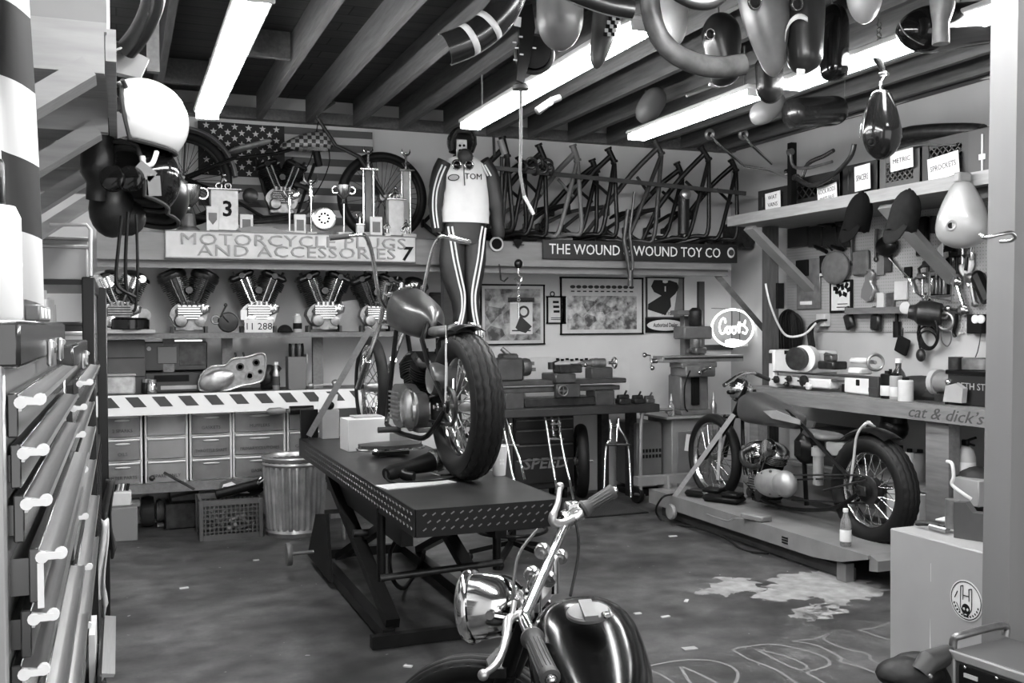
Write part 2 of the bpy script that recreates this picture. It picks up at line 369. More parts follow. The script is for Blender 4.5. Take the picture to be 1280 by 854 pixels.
# left timber shelf with braces
t = Thing('timber_wall_shelf', 'pale timber shelf with diagonal braces high on the left wall', 'shelf', (-.4, 3.2, 2.2))
for Y, ln in ((2.35, .75), (3.05, .75), (3.75, .75), (4.45, .75)):
    t('arm', MB().box((-.0, Y-3.2, 2.142-2.2), (.75, .045, .09)), wood)
    t('brace', MB().bar((-.1, Y-3.2, 1.785-2.2), (.345, Y-3.2, 2.105-2.2), .045, .1, (0, 1, 0)), wood)
t('front_rail', MB().box((.388, .2, -.035), (.022, 2.1, .07)), wood)
t('deck', MB().box((-.0, .2, -.003), (.76, 2.14, .02)), wood)
single('plywood_panel', 'pale plywood box end standing on the timber shelf at the upper left', 'panel', MB().box((-.3, 3.0, 2.60), (.56, 1.2, .78)), mt('panel_grey', 132, .6, 0, .05, 3))
# ================================================================== motorcycle building blocks
def plane(p0, p1):
    """points of the upright plane through p0 and p1, shifted sideways by s (to its left) """
    p0 = V(p0); d = V(p1)-p0; d.z = 0; d.normalize(); n = V((-d.y, d.x, 0))
    def at(px, py, s=0.0):
        r = ray(px, py); o = V((0, 0, HC)); q = p0 + n*s
        return o + r*((q-o).dot(n)/r.dot(n))
    at.d, at.n, at.o = d, n, p0
    return at
def tire_mb(R, w, n=72, groove=0, tread='plain'):
    """tyre round the local Y axis; zigzag grooves run round the tread"""
    r0 = R-w*.78; prof = [(r0, -w*.30, 0)]; K = 44 if groove else 14
    cuts = (.32, .41, .5, .59, .68)
    for k in range(K+1):
        t = k/K; a = -PI*.80 + t*PI*1.6; r = R-w*.42 + w*.42*math.cos(a); g = 0
        if groove and any(abs(t-c) < .0125 for c in cuts): g = groove
        prof.append((max(r, r0), w*.5*math.sin(a), g))
    prof.append((r0, w*.30, 0)); mb = MB(); rings = []
    for i in range(n):
        t = 2*PI*i/n; ring = []; zz = (abs((i % 4)-2)-1)
        for r, y, g in prof:
            yy = y + (zz*w*.022 if groove and abs(y) < w*.42 and r > R-w*.3 else 0); rr = r-g
            ring.append(mb.bm.verts.new((rr*math.cos(t), yy, rr*math.sin(t))))
        rings.append(ring)
    return mb.loft(rings, True)
def spokes_mb(rr, hr, hw, n=36, r=.0022):
    mb = MB()
    for i in range(n):
        s = 1 if i % 2 else -1; a = 2*PI*i/n; b = a + (.42 if (i//2) % 2 else -.42)
        mb.tube([(hr*math.cos(b), s*hw, hr*math.sin(b)), (rr*math.cos(a), s*hw*.12, rr*math.sin(a))], r, 5)
    return mb
def wheel(T, name, c, heading, R, w, tread='plain', groove=0, rim_m=None, spoke_m=None, hub_r=.035, hw=.05, drum=0, lean=0, nsp=36, sr=.0022):
    h = V(heading).normalized(); left = V((0, 0, 1)).cross(h); mat = M.Translation(V(c)) @ M((h, left, V((0, 0, 1)))).transposed().to_4x4() @ M.Rotation(lean, 4, 'X')
    rimR = R-w*.74
    mb = MB(); mb.lathe([(rimR-.012, -w*.18), (rimR+.006, -w*.34), (rimR+.012, -w*.36), (rimR+.012, -w*.33), (rimR-.004, -w*.15), (rimR-.012, 0), (rimR-.004, w*.15), (rimR+.012, w*.33), (rimR+.012, w*.36), (rimR+.006, w*.34), (rimR-.012, w*.18), (rimR-.02, 0), (rimR-.012, -w*.18)], (0, 0, 0), (0, 1, 0), 64, False)
    wh = T(name, mb.xf(mat), rim_m or chrome)
    T('tire', tire_mb(R, w, 144 if groove else 64, groove, tread).xf(mat), rubber, under=wh)
    T('spokes', spokes_mb(rimR-.012, hub_r*.9, hw, nsp, sr).xf(mat), spoke_m or rim_m or chrome, under=wh)
    hb = MB().lathe([(.011, -hw-.055), (.011, -hw-.012), (hub_r, -hw-.01), (hub_r, -hw), (hub_r*.65, -hw+.012), (hub_r*.65, hw-.012), (hub_r, hw), (hub_r, hw+.01), (.011, hw+.012), (.011, hw+.055)], (0, 0, 0), (0, 1, 0), 20)
    if drum: hb.lathe([(drum*.5, drum*.1), (drum, drum*.12), (drum, drum*.55), (drum*.85, drum*.62), (drum*.3, drum*.65)], (0, 0, 0), (0, 1, 0), 28)
    T('hub', hb.xf(mat), dsteel if drum else alu_d, under=wh)
    return wh
def loft_tank(mb, tail, nose, up, W, H, wf, hf, p=2.4, n=28, m=22, flat=.35, droop=0):
    """body between tail and nose; wf, hf give width and height along it"""
    tail, nose, up = V(tail), V(nose), V(up); d = (nose-tail); L = d.length; d.normalize(); side = up.cross(d).normalized(); up = d.cross(side).normalized()
    rings = []
    for j in range(m+1):
        t = (1-math.cos(PI*j/m))/2
        cx = tail + d*(L*t); a, b = W*.5*max(wf(t), .01), H*.5*max(hf(t), .01)
        ring = []
        for i in range(n):
            q = 2*PI*i/n; cc, ss = math.cos(q), math.sin(q)
            x = a*math.copysign(abs(cc)**(2/p), cc); z = b*math.copysign(abs(ss)**(2/p), ss)
            if z < 0: z *= (1-flat)
            ring.append(mb.bm.verts.new(cx + side*x + up*(z + droop*t*t)))
        rings.append(ring)
    return mb.loft(rings)
def cap_f(t, a, b):  # rounded at both ends over a (tail) and b (nose)
    v = 1.0
    if t < a: v *= math.sqrt(max(0, 1-(1-t/a)**2))
    if t > 1-b: v *= math.sqrt(max(0, 1-(1-(1-t)/b)**2))
    return v
def tear_w(t): return (.34+.66*math.sin(min(1, t/.68)*PI/2)**1.2)*cap_f(t, .1, .34)
def tear_h(t): return (.5+.5*math.sin(min(1, t/.72)*PI/2))*cap_f(t, .1, .38)
def fender_mb(c, heading, R, w, a0, a1, th=.004, n=28, crown=.5, flange=.02):
    """mudguard round an axle at c; angles measured from the heading upwards"""
    h = V(heading).normalized(); left = V((0, 0, 1)).cross(h); c = V(c); mb = MB(); rings = []
    for i in range(n+1):
        a = R2(a0 + (a1-a0)*i/n); d = h*math.cos(a) + V((0, 0, 1))*math.sin(a); ring = []
        k = 9
        for s in (1, -1):
            for j in range(k):
                q = -1 + 2*j/(k-1); q *= s
                rr = R - crown*w*.5*(abs(q)**2.2) + (0 if s == 1 else -th)
                ring.append(mb.bm.verts.new(c + d*rr + left*(q*w*.5)))
        rings.append(ring)
    return mb.loft(rings)
def finned(mb, p0, p1, r, fins, rc=.62, n=20, sq=0):
    p0, p1 = V(p0), V(p1); L = (p1-p0).length; prof = []
    for i in range(fins):
        a = L*i/fins; s = L/fins
        prof += [(r*rc, a), (r*rc, a+s*.45), (r, a+s*.5), (r, a+s*.95)]
    prof.append((r*rc, L))
    return mb.lathe(prof, p0, (p1-p0).normalized(), n)
def vtwin(T, at, ax, up, side, S=1.0, case_m=None, cyl_m=None, head_m=None, rod_m=None, style=0, parent=None):
    """V-twin motor: ax forward, side = towards the cam cover; at = underside of the crankcase"""
    ax, up, side, at = V(ax).normalized(), V(up).normalized(), V(side).normalized(), V(at)
    mat = M.Translation(at) @ M((ax*S, side*S, up*S)).transposed().to_4x4()
    case_m = case_m or alu; cyl_m = cyl_m or satin; head_m = head_m or satin; rod_m = rod_m or chrome
    mb = MB(); pts = []
    for i in range(28):
        a = 2*PI*i/28; pts.append((.125*math.cos(a)*(1.1 if math.sin(a) > 0 else 1.0), .112+.108*math.sin(a)))
    mb.prism(pts, (0, -.075, 0), (1, 0, 0), (0, 0, 1), -.15)
    mb.box((0, 0, .018), (.2, .12, .03), bev=.006)
    mb.lathe([(.045, 0), (.05, .02), (.04, .05), (.02, .055)], (-.06, .07, .075), (0, 1, 0), 16); mb.lathe([(.035, 0), (.035, .03), (.015, .035)], (.075, .07, .07), (0, 1, 0), 14)
    for i in range(9):
        a = 2*PI*i/9+.2; mb.cyl((.108*math.cos(a), .075, .112+.095*math.sin(a)), (.108*math.cos(a), .088, .112+.095*math.sin(a)), .009, n=8)
    case = T('crankcase', mb.xf(mat), case_m, under=parent)
    cv = MB(); pr = [(-.085, .085), (.03, .085), (.14, .135), (.15, .175), (.1, .2), (-.07, .19), (-.1, .15)]
    cv.prism(pr, (0, .07, 0), (1, 0, 0), (0, 0, 1), -.03)
    T('cam_cover', cv.xf(mat), dsteel, under=case); cv = MB()
    for i in range(6):
        z = .093+.018*i; cv.bar((-.08, .106, z), (.055+.016*i, .106, z), .012, .009)
    cv.lathe([(.03, 0), (.03, .012), (.012, .016)], (.1, .1, .165), (0, 1, 0), 16)
    T('cover_ribs', cv.xf(mat), chrome if style != 2 else alu_d, under=case)
    for s in (-1, 1):
        t = R2(22.5)*s; d = V((math.sin(t), 0, math.cos(t))); b = V((.03*s, 0, .19)) ; e = b + d*.135
        T('cylinder', finned(MB(), b, e, .084, 9).xf(mat), cyl_m, under=case)
        hd = MB(); q = M((V((d.z, 0, -d.x)), V((0, 1, 0)), d)).transposed()
        finned(hd, e, e + d*.07, .1, 5, .75)
        if style == 0:
            hd.box(e + d*.1, (.19, .16, .055), q, .022); hd.cyl(e + d*.1 + V((0, -.07, 0)), e + d*.1 + V((0, .085, 0)), .022)
            for i in (-1, 1): hd.cyl(e + d*.1 + q @ V((i*.05, .06, .02)), e + d*.13 + q @ V((i*.05, .06, .02)), .011, n=8)
        elif style == 1:
            hd.lathe([(.1, .07), (.106, .078), (.106, .105), (.1, .112), (.098, .13), (.07, .145), (.02, .148)], e, d, 24)
        else:
            hd.ell(e + d*.075, (.11, .1, .06), q, 18, 8, 0, 1)
            for i in (-1, 1): hd.cyl(e + d*.06 + V((i*.05, -.05, .01)), e + d*.06 + V((i*.05, .09, .01)), .028, n=14)
        T('cylinder_head', hd.xf(mat), head_m, under=case)
        pr = MB()
        for i in (-1, 1):
            top = e + d*.075 + q @ V((.022*i, .098, 0)); pr.tube([V((.035*s+.02*i, .1, .19)), top], .0065, 8); pr.cyl(V((.035*s+.02*i, .1, .18)), V((.035*s+.02*i, .1, .215)), .014, n=10)
        T('pushrod_tubes', pr.xf(mat), rod_m, under=case)
    cb = MB(); cb.box((0, -.0, .3), (.05, .06, .05), bev=.012); cb.cyl((0, .03, .3), (0, .09, .3), .026); T('intake', cb.xf(mat), dsteel, under=case)
    return case
# ================================================================== chopper on the black lift table
AXLE_R, AXLE_F = V((1.625, 4.76, 1.137)), AY(464, 484, 6.6)
P = plane(AXLE_R, AXLE_F); hd = P.d
T = Thing('motorcycle', 'tall-barred rigid chopper strapped on the black lift table, fat rear tire towards us', 'motorcycle', (1.6, 4.72, .765), world=True)
wheel(T, 'rear_wheel', AXLE_R, hd, .376, .168, 'plain', .007, hub_r=.045, hw=.055, sr=.0028)
wheel(T, 'front_wheel', AXLE_F, hd, .345, .075, hub_r=.05, hw=.05, sr=.003)
fr = MB()
neck0, neck1 = P(500, 392), P(506, 372)
ax = P.d; Zv = V((0, 0, 1)); left = P.n
def L(x, s, z): return AXLE_R + ax*x + left*s + Zv*z
for s in (-1, 1):
    fr.tube([L(0, .1*s, 0), L(.22, .12*s, .2), L(.4, .1*s, .33), L(.52, .03*s, .42), L(1.05, 0, .58)], .0145, 8)
    fr.tube([L(0, .1*s, 0), L(.25, .12*s, -.17), L(.5, .13*s, -.2), L(.95, .13*s, -.19), L(1.08, .1*s, -.1), L(1.12, .02*s, .48)], .0145, 8, smooth=4)
fr.tube([L(.4, 0, -.2), L(.42, 0, .34)], .016, 8)
fr.cyl(L(1.1, 0, .62), L(1.15, 0, .46), .03)
for s in (-1, 1): fr.box(L(0, .1*s, 0), (.02, .05, .07), M.Identity(3), .01)
T('frame', fr, black)
tk = MB(); loft_tank(tk, L(.5, 0, .385), L(1.1, 0, .5), Zv, .29, .36, lambda t: (.3+.7*math.sin(min(1, t/.5)*PI/2))*cap_f(t, .16, .3), lambda t: (.55+.45*t)*cap_f(t, .18, .25))
tank = T('fuel_tank', tk, mt('tank_satin', 32, .36, 0, .1, 10, coat=.2))
T('filler_cap', MB().lathe([(.03, 0), (.034, .008), (.03, .018), (.01, .022)], L(.93, 0, .635), V((-.2, 0, 1)), 20), chrome, under=tank)
st = MB(); loft_tank(st, L(.06, 0, .37), L(.52, 0, .37), Zv, .24, .09, lambda t: (1-.72*t)*cap_f(t, .25, .1), lambda t: (1-.3*t)*cap_f(t, .3, .1), 2.6)
T('seat', st, mt('seat_leather', 66, .5, 0, .15, 20))
T('rear_fender', fender_mb(AXLE_R, hd, .415, .16, 55, 103, crown=.35), black)
sb = MB()
for s in (-1, 1):
    sb.tube([L(.0, .105*s, 0), L(-.0, .1*s, .3), L(.02, .09*s, .405), L(.04, .03*s, .42)], .0075, 8)
T('fender_strut', sb, chrome)
fk = MB()
for s in (-1, 1): fk.tube([AXLE_F + left*(.085*s), L(1.3, .085*s, .42), L(1.12, .085*s, .66)], .0165, 8); fk.cyl(AXLE_F + left*(.085*s), AXLE_F + left*(.085*s) + (L(1.3, .085*s, .42)-AXLE_F-left*(.085*s))*.45, .024)
for q in (.6, .43): fk.box(L(1.3-(q-.43)*.78, 0, q), (.2, .05, .03), M.Identity(3), .008)
T('fork', fk, chrome_d)
hb = MB(); Yh = 5.55
hb.tube([AY(415, 297, Yh), AY(446, 294, Yh+.03), AY(458, 297, Yh+.12), AY(466, 322, Yh+.18), AY(473, 366, Yh+.26), AY(483, 385, Yh+.3), AY(505, 387, Yh+.33), AY(524, 380, Yh+.3), AY(529, 364, Yh+.26), AY(538, 322, Yh+.18), AY(546, 301, Yh+.12), AY(556, 295, Yh+.04), AY(586, 303, Yh)], .0125, 10, smooth=5)
hbo = T('handlebar', hb, chrome)
for a, b in ((412, 436), (588, 562)):
    ya = 297.5 if a < 500 else 303.4; yb = 295 if a < 500 else 297.5
    T('grip', MB().cyl(AY(a, ya, Yh), AY(b, yb, Yh), .016, n=12), grip_m if a < 500 else chrome, under=hbo)
sp = MB()
for i in (-1, 1):
    c0 = P(502, 372, -.03*i); 
    for k in range(7): sp.torus(c0 + Zv*(.012*k-.02), (0, 0, 1), .02, .005, 16, 6)
    sp.cyl(c0 - Zv*.05, c0 + Zv*.09, .012); T('riser_spring', sp, chrome); sp = MB()

vtwin(T, L(.72, 0, -.2), ax, Zv, -left, 1.0, alu_d, satin, satin, style=0)
pc = MB(); o = L(.35, .1, -.14)
pts = []
for i in range(40):
    a = 2*PI*i/40; r = .125 if math.cos(a) > 0 else .095
    pts.append((.16*math.copysign(1, math.cos(a))*min(1, abs(math.cos(a))*3) + r*math.cos(a) + .18, r*math.sin(a)+.1))
pc.prism(pts, o, ax, Zv, .001); 
pc = MB(); pc.prism(pts, o + left*.06, ax, Zv, .06)
pr = T('primary_cover', pc, mt('primary_dark', 105, .35, .8, .2, 15)); T('clutch_dome', MB().lathe([(.11, 0), (.108, .02), (.09, .035), (.05, .045), (.01, .048)], o + ax*.08 + Zv*.1 + left*.058, left, 28), chrome_d, under=pr)
rb = MB()
for i in range(7): rb.bar(o + ax*.28 + Zv*(.02+.025*i) + left*.064, o + ax*.47 + Zv*(.02+.025*i) + left*.064, .012, .009)
T('cover_ribs', rb, alu_d, under=pr)
T('oil_tank', MB().lathe([(.03, 0), (.075, .006), (.085, .02), (.085, .2), (.075, .215), (.03, .22)], L(.2, .13, .13), -left, 28), mt('oil_tank_paint', 80, .3, .3))
ex = MB(); ex.tube([L(.86, -.1, .16), L(1.0, -.15, .08), L(.9, -.17, -.12), L(.55, -.17, -.14), L(-.05, -.17, -.1)], .021, 10, smooth=5); T('exhaust_pipe', ex, chrome_d)
ch = MB(); ch.torus(AXLE_R + left*.085, left, .09, .012, 32, 6); ch.bar(L(0, .085, .095), L(.42, .085, .0), .02, .014); ch.bar(L(0, .085, -.095), L(.42, .085, -.1), .02, .014); T('drive_chain', ch, dsteel)
T('axle', MB().cyl(AXLE_R + left*.17, AXLE_R - left*.17, .011).cyl(AXLE_R + left*.15, AXLE_R + left*.12, .022, n=6), chrome)
for s in (-1, 1): T('foot_peg', MB().cyl(L(.72, .13*s, -.18), L(.72, .26*s, -.18), .017), grip_m)
# tie-down straps of the chopper
def strap(name_label, p0, p1, w=.03, group=None):
    t = Thing('tie_down_strap', name_label, 'strap', p1, 0, group, world=True)
    p0, p1 = V(p0), V(p1); t('webbing', MB().bar(p0, p1, w, .004, (p0-V((0, 0, HC))).normalized()), mt('strap_web', 150, .8, 0, .1, 40))
    t('hook', MB().tube([p1, p1 + V((0, 0, -.02)), p1 + V((.015, 0, -.035)), p1+V((.03, 0, -.02))], .004, 6), dsteel)
    return t
strap('grey tie-down strap from the chopper fork to the front corner of the lift table', P(463, 410, .09), AZ(386, 545, .785), .04)
# ------------------------------------------------------------------ black lift table
TZ = .76
x0, x1, y0, y1 = 1.165, 1.845, 4.08, 7.0
T = Thing('lift_table', 'black scissor lift table with diamond plate top under the chopper', 'lift table', (1.53, 5.3, 0), world=True)
plate = MB(); plate.box(((x0+x1)/2, (y0+y1)/2, TZ-.01), (x1-x0, y1-y0, .02))
top = T('deck', plate, mt('deck_paint', 44, .33, .1, .3, 8, spec=.35))
ap = MB(); ap.box(((x0+x1)/2, y0-.004, TZ-.06), (x1-x0, .008, .12)); ap.box((x0-.004, (y0+y1)/2, TZ-.06), (.008, y1-y0, .12)); ap.box((x1+.004, (y0+y1)/2, TZ-.06), (.008, y1-y0, .12)); ap.box(((x0+x1)/2, y1+.004, TZ-.06), (x1-x0, .008, .12))
ap.bar((x0+.1, y0+.5, TZ-.2), (x0+.1, y1-.6, TZ-.2), .06, .14); ap.bar((x1-.1, y0+.5, TZ-.2), (x1-.1, y1-.6, TZ-.2), .06, .14)
T('apron', ap, mt('apron_paint', 20, .35, .1, spec=.2))
dm = MB(); 
for i in range(17):
    for j in range(3):
        xx = x0+.03+.042*i+(.02 if j % 2 else 0); dm.bar((xx, y0-.009, TZ-.028-.032*j), (xx+.015, y0-.009, TZ-.018-.032*j), .003, .005)
for i in range(44):
    for j in range(3):
        yy = y0+.03+.06*i+(.03 if j % 2 else 0); dm.bar((x0-.009, yy, TZ-.028-.032*j), (x0-.009, yy+.018, TZ-.018-.032*j), .003, .005, (1, 0, 0))
T('diamond_tread', dm, mt('tread_edge', 110, .3, .6), under=top)
T('wheel_stop', MB().box((x0+.06, y1-.02, TZ+.1), (.12, .03, .2)), black)
ft = AZ(492, 806, .03); fx = ft.x
for X in (fx, x1-.07):
    T('base_rail', MB().bar((X, 4.66, .045), (X, 6.6, .045), .06, .06), satin)
T('cross_bar', MB().box(((fx+x1-.07)/2+.05, 4.63, .035), (x1-fx+.22, .05, .06)), satin)
T('cross_bar', MB().box(((fx+x1-.07)/2, 6.5, .045), (x1-fx, .05, .06)), satin)
zc = AY(458, 653, 4.75)
for X in (fx+.03, x1-.1):
    T('lift_arm', MB().bar((X, 4.7, .09), (X, 6.2, TZ-.15), .05, .07, (1, 0, 0)), satin)
    T('lift_arm', MB().bar((X+.05, 6.2, .09), (X+.05, 4.75, TZ-.15), .04, .06, (1, 0, 0)), satin)
T('upright', MB().cyl((fx-.02, 4.72, .3), (fx-.02, 4.72, TZ-.1), .022), satin)
T('upright', MB().cyl((x1-.07, 4.72, .3), (x1-.07, 4.72, TZ-.1), .022), satin)
T('spreader_bar', MB().cyl((fx-.03, 4.7, .32), (x1-.05, 4.7, .34), .018), dsteel); T('spreader_bar', MB().cyl((fx-.03, 5.3, .42), (x1-.05, 5.3, .42), .02), dsteel)
T('side_gusset', MB().prism([(0, 0), (.75, 0), (.45, .32), (.12, .38)], (fx-.07, 5.75, .05), (0, 1, 0), (0, 0, 1), .02), satin)
ca = AZ(362, 690, .07)
T('caster', MB().lathe([(.03, -.014), (.066, -.016), (.07, -.008), (.07, .008), (.066, .016), (.03, .014)], AY(361, 693, 6.1), (1, 0, .0), 28).cyl(AY(361, 693, 6.1), AY(392, 690, 6.1), .012), mt('caster_grey', 90, .5))
hs = MB(); hs.tube([AY(503, 665, 5.3), AY(488, 690, 5.2), AY(490, 722, 5.0), AZ(505, 735, .02), AZ(522, 712, .02), AZ(527, 700, .1), AY(530, 690, 5.3)], .012, 8, smooth=5); T('hydraulic_hose', hs, rubber)
# ================================================================== bobber on the grey lift at the right
AXR, AXF = AX(1092, 612, 4.32), AX(893, 571, 4.30)
P = plane(AXR, AXF); ax = P.d; left = P.n
T = Thing('motorcycle', 'bare stripped bobber with grey tank on the low lift beside the right workbench', 'motorcycle', (4.3, 5.3, .215), world=True)
wheel(T, 'rear_wheel', AXR, ax, .345, .15, 'plain', .0045, hub_r=.05, hw=.05, drum=.09, rim_m=chrome_d)
wheel(T, 'front_wheel', AXF, ax, .335, .085, hub_r=.045, hw=.045, rim_m=chrome_d)
fr = MB()
for s in (-.1, .1):
    fr.tube([AXR+left*s, P(1050, 585, s), P(1003, 532, s*.8)], .014, 8); fr.tube([P(1003, 532, s*.8), P(985, 515, s*.3), P(938, 500, 0)], .014, 8)
    fr.tube([AXR+left*s, P(1040, 636, s), P(975, 634, s), P(940, 612, s), P(930, 580, s*.7), P(928, 515, 0)], .014, 8, smooth=4)
fr.cyl(P(930, 490), P(926, 522), .03); fr.tube([P(1003, 532), P(1008, 632)], .016, 8)
T('frame', fr, black)
tb = MB(); loft_tank(tb, P(1003, 530), P(930, 507), V((0, 0, 1)), .26, .25, lambda t: (.45+.55*math.sin(min(1, t/.6)*PI/2))*cap_f(t, .08, .22), lambda t: (.4+.6*min(1, t/.75))*cap_f(t, .06, .2), 3.2, flat=.2)
tk = T('fuel_tank', tb, mt('tank_grey', 58, .4, 0, .12, 8, coat=.2))
T('tank_panel', MB().prism([(0, 0), (.3, .015), (.40, .06), (.26, .075), (.0, .03)], P(1000, 531, .132) + V((0, 0, .0)), ax, V((0, 0, 1)), .006), mt('tank_panel', 128, .4), under=tk)
T('filler_cap', MB().lathe([(.035, 0), (.04, .008), (.034, .02), (.01, .024)], P(953, 499, 0) + V((0, 0, .0)), (0, 0, 1), 20), chrome, under=tk)
st = MB(); loft_tank(st, P(1048, 549), P(1006, 541), V((0, 0, 1)), .24, .07, lambda t: (1-.65*t)*cap_f(t, .3, .12), lambda t: cap_f(t, .3, .15)); T('seat', st, mt('seat_grey', 80, .5, 0, .2, 20))
fn = T('rear_fender', fender_mb(AXR, ax, .385, .15, 52, 118, crown=.3), black)
ss = MB(); ss.tube([P(1063, 605, .11), P(1067, 575, .11), P(1071, 545, .11), P(1082, 530, .1), P(1092, 533, .03), P(1092, 533, -.03), P(1082, 530, -.1), P(1067, 575, -.11), P(1063, 605, -.11)], .008, 8, smooth=5); T('sissy_bar', ss, mt('bright_bar', 215, .25, .4))
ft = MB()
for s in (-.09, .09): ft.tube([AXF + left*s, P(915, 525, s), P(932, 485, s)], [.024, .02, .017, .017], 10)
for py, pw in ((490, .03), (520, .03)): ft.box(P(927-(py-490)*.15, py, 0), (.24, .05, .03), M.Identity(3), .008)
T('fork', ft, black)
sl = MB()
for s in (-.09, .09): sl.cyl(AXF + left*s, AXF + left*s + (P(915, 525, s)-AXF-left*s)*.55, .026)

hb = MB(); hb.tube([P(907, 481, .36), P(922, 470, .22), P(931, 467, .12), P(933, 470, 0), P(931, 467, -.12), P(944, 467, -.3), P(960, 474, -.45)], .0125, 10, smooth=4); h = T('handlebar', hb, chrome)
T('grip', MB().cyl(P(944, 467, -.3), P(961, 474.5, -.46), .017), grip_m, under=h); T('grip', MB().cyl(P(905, 482, .37), P(919, 472, .25), .0145), chrome, under=h)
T('headlight', MB().lathe([(.02, -.1), (.06, -.08), (.085, -.03), (.09, 0), (.094, .01), (.085, .02), (.05, .03), (.01, .033)], P(931, 488, 0) + ax*.06, ax, 24), chrome)
en = vtwin(T, P(958, 628), ax, V((0, 0, 1)), left, .98, dsteel, satin, chrome_d, chrome, style=2)
pv = MB(); pts = []
for i in range(36):
    a = 2*PI*i/36; r = .105 if math.cos(a) < 0 else .085; pts.append((.12*math.tanh(3*math.cos(a))+r*math.cos(a), r*math.sin(a)+.015*math.cos(a)))
mr = M((ax, left, V((0, 0, 1)))).transposed(); pv.ell(P(966, 604, .15), (.19, .075, .098), mr @ M.Rotation(R2(6), 3, 'Y'), 32, 16); pv.ell(P(981, 605, .16), (.1, .075, .09), mr, 28, 14)
pvo = T('primary_cover', pv, mt('primary_alu', 150, .42, .45, .15, 14, .1))
bl = MB()
for i in range(9): q = 2*PI*i/9; c = P(967, 604, .19) + ax*(.155*math.cos(q)) + V((0, 0, .078*math.sin(q))); bl.cyl(c, c + left*.014, .008, n=8)
T('cover_bolts', bl, steel, under=pvo)
T('oil_bag', MB().box(P(1012, 560, 0), (.2, .17, .2), M.Identity(3), .05), black); T('seat_post', MB().cyl(P(1023, 606, .05), P(1023, 558, .05), .035, n=14).cyl(P(1023, 570, .05), P(1023, 560, .05), .045, n=14), mt('post_alu', 150, .5, .3, .1))
ex = MB(); ex.tube([P(938, 560, .1), P(928, 566, .16), P(930, 578, .19), P(941, 584, .2), P(948, 582, .2)], .021, 10, smooth=5); T('exhaust_pipe', ex, dsteel)
T('air_cleaner', MB().lathe([(.02, 0), (.06, .005), (.066, .02), (.06, .05), (.02, .055)], P(965, 560, .1), left, 24), chrome)
T('brake_rod', MB().cyl(P(1030, 613, .14), P(1083, 600, .14), .006).cyl(P(985, 594, .13), P(1075, 594, .13), .006), dsteel)
T('chain', MB().bar(AXR + left*.075 + V((0, 0, .08)), P(990, 600, .075), .014, .012).bar(AXR + left*.075 - V((0, 0, .08)), P(990, 625, .075), .014, .012), dsteel)
T('axle_plate', MB().cyl(AXR+left*.15, AXR-left*.15, .011).box(AXR+left*.105, (.015, .1, .06), M.Identity(3), .005), dsteel)
strap('pale tie-down strap from the bobber fork to the far end of the grey lift', P(917, 518, .12), AX(842, 622, 3.98), .035)
strap('short pale strap hanging beside the front wheel of the bobber', P(901, 540, .13), P(897, 600, .13), .022)
strap('pale strap hanging behind the front fork of the bobber', P(931, 515, -.14), P(932, 625, -.14), .03)
# grey lift
T = Thing('motorcycle_lift', 'low grey steel bike lift with tapered ramp end and a caster', 'lift table', (4.3, 5.6, 0), world=True)
lg = mt('lift_grey', 112, .5, 0, .15, 6)
dk_ = MB(); X0, X1 = 3.97, 4.68
prof = [(4.52, .19), (4.52, .212), (7.05, .212), (7.05, .1), (5.0, .1), (4.75, .125)]
dk_.prism([(y, z) for y, z in prof], (X0, 0, 0), (0, 1, 0), (0, 0, 1), X1-X0)
T('deck', dk_, lg)
T('ramp', MB().prism([(4.46, .13), (4.46, .19), (4.53, .215), (4.53, .12)], (X0+.02, 0, 0), (0, 1, 0), (0, 0, 1), X1-X0-.04), lg)
T('base_beam', MB().box((X0+.09, 5.85, .045), (.05, 2.2, .07)), grey3); T('base_beam', MB().box((X1-.1, 5.85, .045), (.05, 2.2, .07)), grey3)
T('foot', MB().box((X0+.06, 4.78, .055), (.06, .08, .11)), lg)
T('caster', MB().lathe([(.02, -.015), (.055, -.017), (.062, 0), (.055, .017), (.02, .015)], AX(839, 640, 3.94) , (1, 0, 0), 20), mt('caster_pale', 120, .5))
T('front_arm', MB().bar((3.85, 7.05, .28), (4.5, 7.05, .28), .08, .07).bar((4.1, 7.0, .1), (4.1, 7.05, .3), .16, .02, (1, 0, 0)), lg)
T('chock', MB().box((4.12, 6.55, .24), (.02, .3, .05)).box((4.5, 6.55, .24), (.02, .3, .05)), lg)
T('vent_slots', MB().box((X0-.002, 5.28, .165), (.003, .06, .01)).box((X0-.002, 5.28, .148), (.003, .06, .01)).box((X0-.002, 5.28, .131), (.003, .06, .01)), ink)
cb = MB(); cb.tube([AX(842, 618, 4.0), AX(828, 622, 3.85), AX(820, 640, 3.9), AX(835, 655, 3.96), AX(870, 660, 3.96), AX(905, 672, 3.95), AX(930, 688, 3.94), AX(960, 692, 3.95)], .008, 8, smooth=6); single('air_hose', 'dark hose curling down the near side of the grey lift', 'hose', cb, rubber)
bt = AX(1057, 681, 4.02)
t = Thing('drink_bottle', 'clear plastic drink bottle with paper band standing on the lift ramp', 'bottle', (bt.x, bt.y, .213))
t('body', MB().lathe([(.028, 0), (.033, .006), (.033, .05), (.031, .06), (.033, .07), (.033, .12), (.03, .15), (.016, .185), (.0135, .2), (.0135, .21)], n=20), clear)
t('cap', MB().cyl((0, 0, .205), (0, 0, .225), .0155, n=16), white); t('paper_band', MB().lathe([(.0335, .03), (.0338, .031), (.0338, .1), (.0335, .101)], n=20, caps=False), paper)
